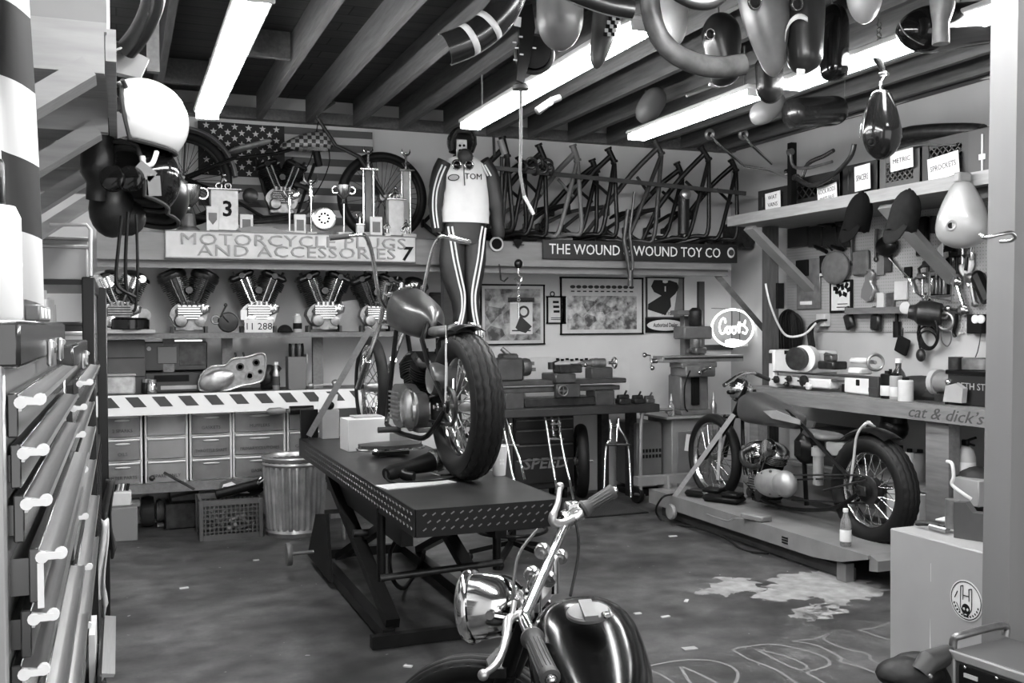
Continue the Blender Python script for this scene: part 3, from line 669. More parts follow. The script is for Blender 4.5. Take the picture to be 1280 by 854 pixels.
for px, py, nm, lb in ((905, 628, 'foot_pedal', 'black foot pedal lying below the front wheel of the bobber'), (882, 622, 'air_tool', 'black air tool lying on the far end of the grey lift')):
    q = AZ(px, py, .213); m = MB(); m.box(q+V((0, 0, .03)), (.16, .3, .05), M.Rotation(.5, 3, 'Z'), .02); m.box(q+V((.02, -.08, .07)), (.12, .14, .03), M.Rotation(.5, 3, 'Z'), .01); single(nm, lb, 'tool', m, satin)
q = AZ(945, 650, .213); single('charger_box', 'small grey box with a cable on the lift below the primary cover', 'box', MB().box(q+V((0, 0, .02)), (.1, .2, .04), M.Rotation(.2, 3, 'Z'), .008).tube([q, q+V((-.1, .1, .0)), q+V((-.2, .05, .0)), q+V((-.2, .3, .0))], .006, 6, smooth=4), grey2)
# ================================================================== near motorcycle in the foreground
T = Thing('motorcycle', 'foreground motorcycle with chrome headlight, bars turned left and a gloss black tank', 'motorcycle', (1.0, 2.4, 0), world=True)
f = V((-.80, .60, 0)); lf = V((-.60, -.80, 0))  # steering heading and its left
BLb, BRb = AY(657, 770, 2.2), AY(715, 641, 2.76)
hc = (BLb+BRb)/2
hb = MB(); gl, gr = AY(689, 850, 1.9), AY(768, 613, 2.7)
gl0 = AY(664, 795, 2.07); gr0 = AY(727, 638, 2.72)
hb.tube([gl, gl0, AY(656, 776, 2.13), AY(659, 763, 2.19), AY(690, 693, 2.5), AY(712, 645, 2.74), AY(719, 639, 2.75), gr0, gr], .0145, 14, smooth=6)
h = T('handlebar', hb, chrome)
def grip(a, b, mat):
    a, b = V(a), V(b); n = (b-a).normalized(); Lg = (b-a).length
    mb = MB().lathe([(.017, 0), (.026, .004), (.028, .012), (.022, .02), (.019, .03), (.0185, Lg*.5), (.0205, Lg*.86), (.023, Lg*.93), (.022, Lg*.98), (.012, Lg)], a, n, 20)
    u, w2 = frame_from(n)
    for i in range(14):
        q = 2*PI*i/14; d = u*math.cos(q)+w2*math.sin(q); mb.tube([a+n*.035+d*.0185, a+n*Lg*.85+d*.0195], .0022, 4)
    T('grip', mb, mat, under=h); T('grip_end', MB().ell(b, (.011, .011, .011)), chrome_d, under=h)
grip(gl0, gl, grip_m); grip(gr0, gr, grip_m)
tr = MB(); n = (gr-gr0).normalized(); tr.lathe([(.018, 0), (.03, .002), (.03, .04), (.026, .045), (.026, .055)], gr0-n*.06, n, 20); tr.box(gr0-n*.035+V((0, 0, .03)), (.045, .03, .03), None, .006); T('throttle_housing', tr, chrome_d)
def lever(pts, ks):
    mb = MB(); mb.tube(pts, ks, 10, smooth=5); mb.ell(pts[-1], (.0125,)*3); return mb
T('clutch_lever', lever([AY(652, 768, 2.17), AY(636, 775, 2.14), AY(632, 800, 2.08), AY(622, 828, 2.03), AY(604, 844, 2.0)], [.011, .012, .01, .0085, .008]), alu)
T('brake_lever', lever([AY(716, 648, 2.68), AY(700, 655, 2.66), AY(690, 650, 2.64), AY(697, 630, 2.66), AY(700, 608, 2.7)], [.012, .014, .012, .009, .008]), alu)
T('lever_bracket', MB().box(AY(657, 768, 2.19), (.04, .035, .035), ROT.to_3x3(), .01).cyl(AY(640, 770, 2.15), AY(643, 752, 2.17), .007), alu)
# clamps, yokes
for (px, py, Y, r) in ((678, 689, 2.5, .019), (701, 696, 2.52, .017), (665, 718, 2.4, .018), (686, 724, 2.42, .018)):
    c = AY(px, py, Y); dirb = (BRb-BLb).normalized(); T('bar_clamp', MB().lathe([(.01, -.014), (r, -.014), (r+.003, -.009), (r+.003, .009), (r, .014), (.01, .014)], c, dirb, 18).cyl(c-dirb*.02, c+dirb*.02, .008, n=6), chrome_d)
for k, Y in ((0, 0), (1, 0)):
    c = AY(690-22*k, 700+27*k, 2.49-.1*k); T('riser', MB().tube([c + V((.01, 0, .012)), c, c - V((0, 0, .09))], .02, 12), chrome)
top = AY(676, 742, 2.46)
yk = MB(); yk.prism([(-.11, -.02), (.11, -.02), (.12, .02), (.05, .05), (-.05, .05), (-.12, .02)], top-V((0, 0, .02)), -lf, f, .022); T('top_yoke', yk, alu)
lowy = top - V((0, 0, .2)) + f*.09
yk = MB(); yk.prism([(-.11, -.02), (.11, -.02), (.12, .02), (.05, .05), (-.05, .05), (-.12, .02)], lowy, -lf, f, .025); T('lower_yoke', yk, dsteel)
axf = V((.935, 2.62, .31))
for s in (-1, 1):
    a = top + lf*(.098*s) + V((0, 0, .01)); b = axf + lf*(.098*s)
    T('fork_leg', MB().tube([a, a+(b-a)*.45], .02, 14).tube([a+(b-a)*.4, a+(b-a)*.45, b], .027, 14), black)
    T('fork_nut', MB().lathe([(.024, 0), (.024, .012), (.015, .02)], a, (0, 0, 1), 6), chrome)
wheel(T, 'front_wheel', axf, f, .31, .1, 'plain', .003, hub_r=.05, rim_m=chrome_d)
hl = AY(612, 757, 2.5); hn = (f + V((0, 0, -.12))).normalized()
T('headlight', MB().lathe([(.012, -.155), (.035, -.15), (.062, -.13), (.08, -.09), (.088, -.04), (.089, -.015), (.096, -.012), (.1, 0), (.097, .012), (.088, .02), (.05, .03), (.01, .034)], hl + hn*.05, hn, 36), chrome)
T('headlight_bracket', MB().tube([hl - hn*.02 + lf*.09, top + lf*.1 - V((0, 0, .05))], .009, 8).cyl(hl-hn*.03+lf*.088, hl-hn*.03+lf*.1, .012), chrome); T('headlight_bracket', MB().tube([hl - hn*.02 - lf*.09, top - lf*.1 - V((0, 0, .05))], .009, 8), chrome)
ck = MB(); ck.tube([AY(672, 662, 2.62), AY(650, 690, 2.5), AY(643, 720, 2.42), AY(641, 770, 2.36)], .0045, 6, smooth=6); T('clutch_cable', ck, grey3)
ck = MB(); ck.tube([AY(719, 650, 2.7), AY(723, 672, 2.66), AY(722, 700, 2.62), AY(713, 745, 2.55)], .0045, 6, smooth=6); T('throttle_cable', ck, satin)
ck = MB(); ck.tube([AY(652, 735, 2.4), AY(636, 722, 2.45), AY(615, 720, 2.55)], .006, 6, smooth=5); T('light_wiring', ck, satin)
# tank and frame: heading almost straight away from the camera
nose, tail = AZ(722, 780, .785), AZ(772, 920, .77)
bd = (nose-tail); bd.z = 0; bd.normalize(); bl_ = V((-bd.y, bd.x, 0))
tail = nose - bd*.58 + V((0, 0, -.09)); upt = (V((-.08, 0, 1)) - bd*.12).normalized()
tb = MB(); loft_tank(tb, tail, nose + bd*.02, upt, .275, .25, lambda t: (.4+.6*math.sin(min(1, t/.55)*PI/2))*cap_f(t, .08, .32), lambda t: (.55+.45*min(1, t/.6))*cap_f(t, .08, .3), 2.5, 36, 30, .25)
tk = T('fuel_tank', tb, mt('near_tank', 12, .16, 0, .1, 5, spec=.2))
fc = nose - bd*.265 + upt*.108
fcm = MB(); fcm.lathe([(.05, 0), (.05, .006), (.046, .01), (.02, .012), (.002, .012)], fc, upt, 28); fcm.bar(fc + bd*.055 + upt*.014, fc - bd*.07 + upt*.012, .03, .012, upt); T('filler_cap', fcm, mt('cap_metal', 100, .45, .5), under=tk); T('cap_latch', MB().box(fc - bd*.045 + upt*.012 - bl_*.035, (.018, .02, .012), None, .003), chrome, under=tk)
fr = MB(); hs0 = top - bd*.05 + V((0, 0, -.03))
fr.cyl(top + V((0, 0, -.02)), lowy + V((0, 0, -.02)), .032); fr.tube([top - V((0, 0, .09)), tail - V((0, 0, .08)), tail - bd*.5 - V((0, 0, .1))], .02, 10); fr.tube([lowy, lowy - bd*.35 - V((0, 0, .4)), lowy - bd*.9 - V((0, 0, .42))], .018, 10, smooth=4); T('frame', fr, black)
ea = lowy - bd*.42; ea.z = .2
vtwin(T, ea, bd, V((0, 0, 1)), -bl_, 1.0, alu_d, satin, satin, chrome, style=1)
axr = nose - bd*1.12; axr.z = .325
wheel(T, 'rear_wheel', axr, bd, .325, .12, 'block', .004, hub_r=.05, rim_m=chrome_d)
T('rear_fender', fender_mb(axr, bd, .37, .17, 20, 150, crown=.4), black)
st = MB(); loft_tank(st, tail - bd*.5 - V((0, 0, .03)), tail - bd*.02 - V((0, 0, .03)), V((0, 0, 1)), .28, .12, lambda t: cap_f(t, .3, .2)*(1-.4*t), lambda t: cap_f(t, .3, .2)); T('seat', st, cloth_d)
# ================================================================== racer on the long back shelf
AXR, AXF = AY(229, 224, 8.05), AY(478, 247, 8.0)
P = plane(AXR, AXF); ax = P.d; left = P.n
T = Thing('motorcycle', 'old flat-track racer with checkered tank on the long shelf before the flag', 'motorcycle', (1.4, 8.02, SZ), world=True)
wheel(T, 'rear_wheel', AXR, ax, .365, .085, hub_r=.04, rim_m=dsteel, nsp=40); wheel(T, 'front_wheel', AXF, ax, .375, .085, hub_r=.035, rim_m=dsteel, nsp=40)
fr = MB()
for s in (-.09, .09): fr.tube([AXR+left*s, P(292, 198, s), P(345, 192, s*.5), P(396, 178, 0)], .014, 8); fr.tube([AXR+left*s, P(290, 248, s), P(330, 272, s), P(372, 268, s), P(393, 205, 0)], .014, 8)
fr.tube([P(318, 196), P(340, 268)], .016, 8); fr.cyl(P(390, 166), P(399, 208), .032); T('frame', fr, satin)
for s in (-.08, .08): T('fork_leg', MB().tube([P(396, 146, s), P(420, 182, s), P(449, 196, s), AXF+left*s], [.015, .015, .018, .018], 8), dsteel)
hb = MB(); hb.tube([P(405, 133, .38), P(398, 142, .2), P(400, 148, 0), P(398, 142, -.2), P(418, 128, -.38)], .012, 8, smooth=4); T('handlebar', hb, steel)
tm = bpy.data.materials.new('checkered_tank'); tm.use_nodes = True; nt = tm.node_tree
ckx = nt.nodes.new('ShaderNodeTexChecker'); ckx.inputs['Scale'].default_value = 32; g0, g1 = lin(40), lin(140); ckx.inputs['Color1'].default_value = (g0, g0, g0, 1); ckx.inputs['Color2'].default_value = (g1, g1, g1, 1)
tc = nt.nodes.new('ShaderNodeTexCoord'); mp = nt.nodes.new('ShaderNodeMapping'); mp.inputs['Scale'].default_value = (1, 0, 1); mp.inputs['Location'].default_value = (0, .013, 0)
nt.links.new(tc.outputs['Object'], mp.inputs[0]); nt.links.new(mp.outputs[0], ckx.inputs[0]); nt.links.new(ckx.outputs[0], nt.nodes['Principled BSDF'].inputs['Base Color']); nt.nodes['Principled BSDF'].inputs['Roughness'].default_value = .35
tb = MB(); loft_tank(tb, P(350, 184), P(418, 178), V((0, 0, 1)), .2, .2, tear_w, lambda t: (.2+.8*math.sin(min(1, t/.7)*PI/2))*cap_f(t, .05, .2)); tk = T('fuel_tank', tb, tm)
T('tank_strip', MB().box(P(394, 186, -.105), (.2, .006, .03), None, .002), chrome, under=tk)
sm = MB(); loft_tank(sm, P(284, 191), P(340, 176), V((0, 0, 1)), .24, .05, lambda t: (1-.75*t)*cap_f(t, .25, .1), lambda t: cap_f(t, .3, .2)); T('seat', sm, mt('seat_tan', 130, .5, 0, .15, 20))
T('rear_fender', fender_mb(AXR, ax, .41, .14, 5, 128, crown=.4), grey2)
T('fender_stay', MB().tube([AXR-left*.09, P(232, 168, -.07)], .009, 6).tube([P(228, 222, -.09), P(300, 196, -.09)], .011, 6), grey3)
vtwin(T, P(352, 268), ax, V((0, 0, 1)), -left, .95, alu_d, satin, satin, steel, style=0)
T('magneto', MB().lathe([(.02, 0), (.055, .01), (.06, .07), (.03, .09)], P(312, 246, -.05), -left, 20), dsteel)
ex = MB(); ex.tube([P(368, 230, -.09), P(388, 240, -.1), P(378, 268, -.1), P(300, 278, -.1), P(240, 270, -.1)], .02, 8, smooth=5); T('exhaust_pipe', ex, dsteel)
T('cables', MB().tube([P(400, 150, -.03), P(412, 200, -.05), P(392, 245, -.06), P(370, 255, -.06)], .005, 6, smooth=6).tube([P(398, 150, -.04), P(388, 200, -.06), P(368, 230, -.07)], .005, 6, smooth=6), rubber)
T('shelf_stand', MB().bar(P(228, 224, -.12), P(215, 283, -.14), .03, .03).bar(P(228, 224, .12), P(215, 283, .14), .03, .03), dsteel)
# ================================================================== motors on the narrow shelf
ez = AY(300, 416, 7.8).z
def motor(px, label, style, S, head, cyl, rod, case, rz=0, group='motorcycle engines on the narrow shelf', dY=0):
    p = AY(px, 410, 7.95+dY)
    t = Thing('motorcycle_engine', label, 'engine', (p.x, 7.94+dY, ez+.015), rz, group)
    c = vtwin(t, (0, 0, .0), (1, 0, 0), (0, 0, 1), (0, -1, 0), S, case, cyl, head, rod, style)
    t('engine_stand', MB().box((-.12*S, 0, .01), (.02, .14, .05)).box((.12*S, 0, .01), (.02, .14, .05)), dsteel)
    return t
hb_ = mt('motor_black', 24, .35, 0, .2, 20); hd_ = mt('motor_head', 34, .3, .3, .2, 20)
m0 = motor(150, 'engine with bright polished rocker covers at the left end of the shelf, behind hanging cables', 2, 1.02, chrome, hb_, steel, chrome_d)
g_ = MB().cyl((.17, -.02, .12), (.17, .03, .12), .05, n=18)
m0('generator', g_, alu_d)
m1 = motor(236, 'black finned engine with round caps standing alone between two others, second in the row', 1, 1.03, hd_, hb_, hb_, alu_d)
m2 = motor(322, 'engine behind the small licence plate, with long bright pushrods', 0, 1.04, hd_, hb_, chrome, alu)
m2('carburetor_box', MB().box((-.12, -.13, .12), (.05, .02, .08), None, .004), paper)
m3 = motor(404, 'black engine with bright pushrods beside the leaning grey boards', 0, 1.04, hd_, hb_, chrome, alu_d)
m4 = motor(468, 'dark engine partly hidden by the chopper handlebar', 0, 1.0, hd_, hb_, hb_, alu_d)
m5 = motor(505, 'dark engine seen above the chopper tank between its risers', 2, .97, hd_, hb_, chrome, alu_d, dY=.02)
# narrow shelf oddments
q = AY(323, 408, 7.8); t = Thing('licence_plate', 'small white licence plate leaning below the third engine', 'licence plate', (q.x, 7.79, ez), world=False)
t('plate', MB().box((0, 0, .05), (.21, .004, .1), None, .002), offw); t.text('lettering', '11 288', .075, (0, -.003, .045), FACE_CAM, ink, ext=.0008)
def can(name, label, px, py, Y, r, h, mats, z=None, cat='can', band=None, lid=True, neck=0, group=None):
    p = AY(px, py, Y); t = Thing(name, label, cat, (p.x, Y, p.z if z is None else z), 0, group)
    if neck: pr = [(r*.95, 0), (r, .006), (r, h*.62), (r*.85, h*.7), (r*neck, h*.82), (r*neck, h)]
    else: pr = [(r*.97, 0), (r, .004), (r, h-.006), (r*.95, h-.003), (r*.9, h)]
    t('body', MB().lathe(pr, n=20), mats)
    if lid: t('cap', MB().cyl((0, 0, h-.002), (0, 0, h+max(.012, h*.1)), r*(neck*1.1 if neck else .55), n=16), white if mats is not white else ink)
    if band: t('band', MB().lathe([(r*1.0, h*.2), (r*1.015, h*.2), (r*1.015, h*.55), (r*1.0, h*.55)], n=20, caps=False), band)
    return t
can('small_can', 'small patterned can on the engine shelf beside the dark hat', 372, 414, 7.86, .035, .13, grey1, ez, band=ink)
m = MB(); q = AY(356, 411, 7.84); m.ell((q.x, 7.84, ez+.0), (.06, .06, .06), None, 16, 6, 0, 1); m.box((q.x, 7.78, ez+.008), (.1, .09, .012), None, .005); single('small_hat', 'tiny dark hat lying on the engine shelf', 'hat', m, ink)
q = AY(441, 400, 7.9); single('leaning_board', 'grey board leaning behind the fourth engine on the shelf', 'board', MB().prism([(-.12, 0), (.15, 0), (.06, .26), (-.08, .24)], (q.x, 7.95, ez), (1, .1, 0), (0, .15, 1), .02), grey2)
single('leaning_board', 'pale narrow board leaning against the darker board on the engine shelf', 'board', MB().prism([(-.03, 0), (.03, 0), (-.03, .27), (-.07, .26)], (q.x+.16, 7.9, ez), (1, .1, 0), (0, .12, 1), .02), grey1)
q = AY(285, 405, 7.86); t = Thing('clutch_drum', 'round dark clutch drum with a lever beside the second engine', 'machine part', (q.x, 7.86, ez))
t('drum', MB().lathe([(.02, -.03), (.075, -.03), (.078, 0), (.07, .03), (.03, .035)], (0, 0, .08), (0, -1, 0), 24), hd_); t('lever', MB().tube([(0, -.03, .08), (-.05, -.04, .14), (-.02, -.04, .2)], .008, 6).ell((-.02, -.04, .21), (.015,)*3, None, 10, 6), dsteel); t('ring', MB().torus((-.09, -.01, .1), (0, 1, 0), .03, .009, 20, 6), steel)
t = Thing('round_air_filter', 'black round filter drum on stacked papers at the left end of the engine shelf', 'machine part', (AY(163, 415, 7.85).x, 7.85, ez)); t('drum', MB().lathe([(.13, .03), (.135, .035), (.135, .1), (.12, .115), (.02, .12)], n=30), blackg); t('base', MB().box((0, 0, .015), (.34, .2, .03), None, .003), grey1); 
# ------------------------------------------------------------------ embossed sign
a, b = AY(206, 288, SY-.03), AY(519, 328, SY-.03); w_, h_ = b.x-a.x, a.z-b.z
sg = mt('sign_metal', 172, .45, .1, .14, 7, 0); sgl = mt('sign_letters', 118, .45, .1, .1, 7)
t = Thing('embossed_sign', 'long pale metal sign with raised lettering under the trophies', 'sign', ((a.x+b.x)/2, SY-.035, (a.z+b.z)/2))
pl = t('plate', MB().box((0, 0, 0), (w_, .022, h_), None, .006), sg)
t('sign_rim', MB().box((0, .002, h_/2), (w_+.01, .03, .012), None, .004).box((0, .002, -h_/2), (w_+.01, .03, .012), None, .004), sgl, under=pl)
t.text('lettering', 'MOTORCYCLE PLUGS', .122, (.01, -.013, h_*.19), FACE_CAM, sgl, under=pl, ext=.01, sx=1.38, spacing=1.05)
t.text('lettering', 'AND ACCESSORIES', .122, (.03, -.013, -h_*.22), FACE_CAM, sgl, under=pl, ext=.01, sx=1.38, spacing=1.05)
t.text('lettering', '7', .15, (w_*.457, -.014, -h_*.2), FACE_CAM, ink, under=pl, ext=.004, bold=.004, shear=.2)
# toy company board
a, b = AY(678, 299, SY-.03), AY(921, 327, SY-.03)
t = Thing('name_board', 'long black board with white block lettering on the shelf front', 'sign', ((a.x+b.x)/2, SY-.03, (AY(800, 303, SY).z+AY(800, 327, SY).z)/2)); w_ = b.x-a.x
t('board', MB().box((0, 0, 0), (w_, .02, .165), None, .003), mt('board_black', 26, .5)); t.text('lettering', 'THE WOUND & WOUND TOY CO', .125, (-.062, -.0115, 0), FACE_CAM, mt('letter_white', 225, .5), ext=.002, sx=w_*.855/1.9)
for px, py, r, lb, in_ in ((914, 316, .038, 'pale oval emblem plate at the right end of the black lettered board', 1), (621, 305, .06, 'round pale-rimmed emblem on the shelf front beside the racing trousers', 1), (648, 303, .05, 'dark shield emblem on the shelf front left of the black board', 0)):
    q = AY(px, py, SY-.045); t = Thing('emblem_badge', lb, 'badge', q)
    if in_: t('plate', MB().lathe([(r, 0), (r, .008), (r*.9, .01)], (0, .01, 0), (0, -1, 0), 28).xf(M.Diagonal((1, 1, 1.25 if px > 900 else 1, 1))), offw); t('emblem', MB().lathe([(r*.75, .0), (r*.75, .013), (r*.3, .015)], (0, .01, 0), (0, -1, 0), 20), grey3 if px > 900 else ink)
    else: t('plate', MB().prism([(-.03, .025), (-.045, .01), (0, -.05), (.045, .01), (.03, .025)], (0, .012, 0), (1, 0, 0), (0, 0, 1), .01), ink); t('emblem', MB().box((0, 0, -.02), (.1, .006, .008)), ink)
# ------------------------------------------------------------------ flag on the back wall
a, b = AY(247, 151, YB-.03), AY(466, 283, YB-.03); w_, h_ = b.x-a.x, a.z-b.z
t = Thing('wall_flag', 'large stars and stripes flag hanging on the wall behind the racer', 'flag', (a.x, YB-.03, a.z))
mb = MB()
def fp(u, v): return V((u*w_, -.008*math.sin(u*14+v*3)-.004, -v*h_))
for i in range(13):
    mb.mi = i % 2
    mb.grid(lambda u, v: fp(u, (i+v)/13), 24, 1)
t('stripes', mb, [mt('flag_red', 92, .85), mt('flag_white', 190, .85)], ang=180)
mb = MB(); mb.grid(lambda u, v: fp(u*.48, v*7/13)-V((0, .004, 0)), 14, 8); cn = t('canton', mb, mt('flag_blue', 44, .85), ang=180)
mb = MB()
for r in range(9):
    for c in range(6 if r % 2 == 0 else 5):
        u = .04*1+(c+(.5 if r % 2 else 0))*.078+.005; v = (r+.7)*.0575; o = fp(u, v)-V((0, .0055, 0)); pts = []
        for k in range(10): q = PI/2+k*PI/5; rr = .028 if k % 2 == 0 else .0115; pts.append((rr*math.cos(q), rr*math.sin(q)))
        mb.prism(pts, o, (1, 0, 0), (0, 0, 1), .001)
t('stars', mb, mt('flag_star', 215, .85), under=cn)['kind'] = 'stuff'
# ------------------------------------------------------------------ trophies
gold = mt('trophy_metal', 205, .22, 1, .1, 30); marb = mt('trophy_marble', 190, .3, 0, .12, 20); dkb = mt('trophy_wood', 70, .4, 0, .15, 20); shelfT = SZ
TG = 'racing trophies along the shelf edge'
def figure(mb, z, s=1, kind='rider'):
    if kind == 'rider':
        for k in (-1, 1): mb.torus((k*.028*s, 0, z+.022*s), (0, 1, 0), .018*s, .006*s, 16, 6)
        mb.tube([(-.03*s, 0, z+.02*s), (-.01*s, 0, z+.045*s), (.03*s, 0, z+.045*s), (.03*s, 0, z+.02*s)], .009*s, 6); mb.tube([(-.015*s, 0, z+.045*s), (.0, 0, z+.075*s), (.02*s, 0, z+.055*s)], .011*s, 6, smooth=3); mb.ell((.006*s, 0, z+.092*s), (.012*s, .012*s, .013*s), None, 10, 6)
    elif kind == 'wing':
        mb.tube([(0, 0, z), (0, 0, z+.07*s)], [.012*s, .009*s], 8); mb.ell((0, 0, z+.085*s), (.012*s,)*3, None, 10, 6)
        for k in (-1, 1): mb.tube([(0, 0, z+.06*s), (k*.03*s, 0, z+.085*s), (k*.035*s, 0, z+.12*s)], [.01*s, .008*s, .003*s], 6, smooth=3)
    elif kind == 'cup':
        mb.lathe([(.02*s, z), (.012*s, z+.01*s), (.01*s, z+.03*s), (.04*s, z+.06*s), (.05*s, z+.1*s), (.052*s, z+.12*s), (.045*s, z+.12*s)], n=18)
        for k in (-1, 1): mb.torus((k*.055*s, 0, z+.09*s), (0, 1, 0), .022*s, .005*s, 16, 6)
def trophy(px, ytop, label, kind, w=.09, base=290, Y=None, body=None, fig='rider', fs=1.0):
    Y = Y or SY+.1; p = AY(px, base, Y); h = (AY(px, ytop, Y).z-SZ); t = Thing('trophy', label, 'trophy', (p.x, Y, SZ), 0, TG)
    if kind == 'block':     # broad block with a figure
        hf = .12*fs; t('base', MB().box((0, 0, .012), (w*1.15, w*.9, .024), None, .004), dkb); t('pillar', MB().box((0, 0, (h-hf)/2+.012), (w, w*.7, h-hf-.024), None, .004), body or marb); t('cap_plate', MB().box((0, 0, h-hf+.004), (w*1.25, w*.95, .012), None, .003), gold)
        m = MB(); figure(m, h-hf+.01, fs, fig); t('figure', m, gold)
    elif kind == 'column':
        hf = .15*fs; t('base', MB().box((0, 0, .025), (w*1.3, w, .05), None, .006), marb)
        for s in (-1, 1): t('rod', MB().cyl((s*w*.32, 0, .05), (s*w*.32, 0, h-hf), .011, n=12), gold)
        t('panel', MB().box((0, .004, (h-hf+.05)/2), (w*.4, .008, h-hf-.05)), body or dkb); t('cap_plate', MB().box((0, 0, h-hf), (w*1.15, w*.7, .018), None, .004), gold)
        m = MB(); m.lathe([(.03*fs, h-hf+.01), (.012*fs, h-hf+.03), (.03*fs, h-hf+.06), (.012*fs, h-hf+.065)], n=14); figure(m, h-hf+.06, fs*.8, fig); t('figure', m, gold)
    elif kind == 'slim':
        hf = .11*fs; t('base', MB().box((0, 0, .02), (w, w*.8, .04), None, .005), marb); t('stem', MB().cyl((0, 0, .04), (0, 0, h-hf), .009, n=10), gold); m = MB(); figure(m, h-hf, fs, fig); t('figure', m, gold)
    elif kind == 'plaque':
        t('base', MB().box((0, 0, .01), (w*1.1, w*.5, .02), None, .003), dkb); pl = t('plaque', MB().box((0, 0, h/2), (w, .025, h-.0), None, .004), body or marb); t('inset', MB().box((0, -.014, h*.5), (w*.62, .004, h*.5)), dkb if body is None else gold, under=pl)
    elif kind == 'cup':
        t('base', MB().lathe([(w*.5, 0), (w*.5, .03), (w*.35, .05), (w*.3, h*.4)], n=20), dkb); m = MB(); figure(m, h*.38, h*.62/.12, 'cup'); t('cup', m, gold)
    elif kind == 'disc':
        t('base', MB().box((0, 0, .015), (w*.6, .06, .03), None, .004), dkb); d = t('disc', MB().lathe([(.02, -.012), (w*.5, -.012), (w*.5, .006), (w*.44, .012), (w*.3, .008), (.02, .01)], (0, 0, h-w*.5), (0, -1, 0), 30), gold)
        m = MB()
        for i in range(9): q = 2*PI*i/9; m.cyl((w*.2*math.cos(q), -.008, h-w*.5+w*.2*math.sin(q)), (w*.2*math.cos(q), -.014, h-w*.5+w*.2*math.sin(q)), w*.05, n=10)
        t('disc_holes', m, ink, under=d)
    return t
t3 = trophy(280, 215, 'pale block trophy with a rider figure and a big black number', 'block', .2, fig='rider', fs=1.2); t3.text('numeral', '3', .16, (.02, -.075, .18), FACE_CAM, ink, ext=.001, bold=.004)
q = SY+.02; t = Thing('shield_plaque', 'small white plaque with dark shield in front of the number trophy', 'plaque', (AY(266, 288, q).x, q, SZ), 0, TG); pl = t('plaque', MB().box((0, 0, .1), (.09, .015, .2), None, .003), offw); t('shield', MB().prism([(-.03, .04), (-.03, -.01), (0, -.05), (.03, -.01), (.03, .04)], (0, -.006, .11), (1, 0, 0), (0, 0, 1), .003), dkb, under=pl)
trophy(236, 232, 'dark stepped trophy topped by a polished ball cup and rider beside the hanging chain', 'cup', .16)
trophy(215, 247, 'small slim trophy standing left of the ball cup trophy', 'slim', .05, fs=.8, fig='wing')
trophy(308, 268, 'low square plaque trophy right of the numbered block', 'plaque', .1)
trophy(362, 237, 'slim trophy with spread-wing figure left of the pale plaque', 'slim', .07, fig='wing', fs=1.1)
trophy(375, 268, 'pale upright plaque with grey inset left of the round disc trophy', 'plaque', .09)
trophy(389, 220, 'trophy with tall winged figure standing behind the round disc', 'slim', .08, fig='wing', fs=1.5, Y=SY+.16)
trophy(405, 258, 'round pale disc trophy with a ring of holes', 'disc', .19)
trophy(430, 234, 'shiny figure trophy with curved arms right of the round disc', 'slim', .11, fig='cup', fs=1.2)
trophy(450, 268, 'small winged figurine trophy before the racer front wheel', 'block', .06, fs=.7, fig='wing')
trophy(461, 182, 'tallest twin-rod trophy in front of the racer front wheel', 'column', .13, fig='wing', fs=1.3, Y=SY+.16)
trophy(470, 271, 'pale plaque trophy in front of the tallest twin-rod trophy', 'plaque', .1, Y=SY+.03)
trophy(494, 232, 'thick dark and pale pillar trophy with a rider on top', 'block', .13, fs=1.0)
trophy(484, 276, 'tiny slim trophy between the plaque and the pillar trophy', 'slim', .05, fs=.6, Y=SY+.04)
trophy(508, 186, 'twin-rod trophy right of the pillar with an open cup figure', 'column', .11, fig='wing', fs=1.2, Y=SY+.17, body=marb)
trophy(507, 274, 'small figure trophy standing at the foot of the right twin-rod trophy', 'slim', .055, fs=.9, Y=SY+.04)
m = MB(); q = SY+.06; p = AY(330, 288, q); m.prism([(-.24, 0), (-.2, .04), (-.1, .06), (.05, .06), (.14, .03), (.3, .02), (.42, .02), (.42, 0)], (p.x, q, SZ), (1, 0, 0), (0, 0, 1), .03); single('number_plate_blank', 'low curved pale plate lying along the shelf edge before the racer', 'plate', m, grey2)
q = AY(210, 262, 7.75); m = MB()
for i in range(7): m.torus((q.x, 7.74, SZ+.3-.043*i), (1, 0, 0) if i % 2 else (0, 1, 0), .022, .006, 14, 6, 1.2)
single('hanging_chain', 'bright short chain hanging at the left end of the trophy row', 'chain', m, chrome)
# ------------------------------------------------------------------ racing suit and its helmet
t = Thing('racing_suit', 'two-piece racing suit with white vest and striped trousers hanging from the shelf', 'racing suit', AY(580, 430, 7.5), world=True)
SYs = 7.5
def body(secs, Y, dep, n=24):
    mb = MB(); rings = []
    for xl, xr, y in secs:
        a, b = AY(xl, y, Y), AY(xr, y, Y); c = (a+b)/2; hw = (b.x-a.x)/2; ring = []
        for i in range(n):
            q = 2*PI*i/n; k = 1+.04*math.sin(5*q+y*.3); ring.append(mb.bm.verts.new(c + V((hw*math.cos(q), dep*math.sin(q)*k, 0))))
        rings.append(ring)
    return mb.loft(rings)
suit_d = mt('suit_dark', 32, .55, 0, .25, 9, .3); suit_w = mt('suit_white', 215, .6, 0, .06, 7, .25); strp = mt('suit_stripe', 220, .6)
jk = t('jacket', body([(571, 587, 195), (560, 598, 199), (553, 606, 207), (552, 608, 218), (553, 610, 235), (553, 611, 255), (551, 611, 270), (552, 611, 279)], SYs, .085), suit_w)
def limb(pts, rs): return MB().tube([AY(x, y, Yq) for x, y, Yq in pts], rs, 16, smooth=4)
t('sleeve', limb([(557, 203, SYs), (550, 218, SYs+.01), (546, 240, SYs), (544, 262, SYs), (548, 290, SYs+.02)], [.07]*4+[.068]*4+[.06]*4+[.05]*4+[.045]), suit_d, under=jk)
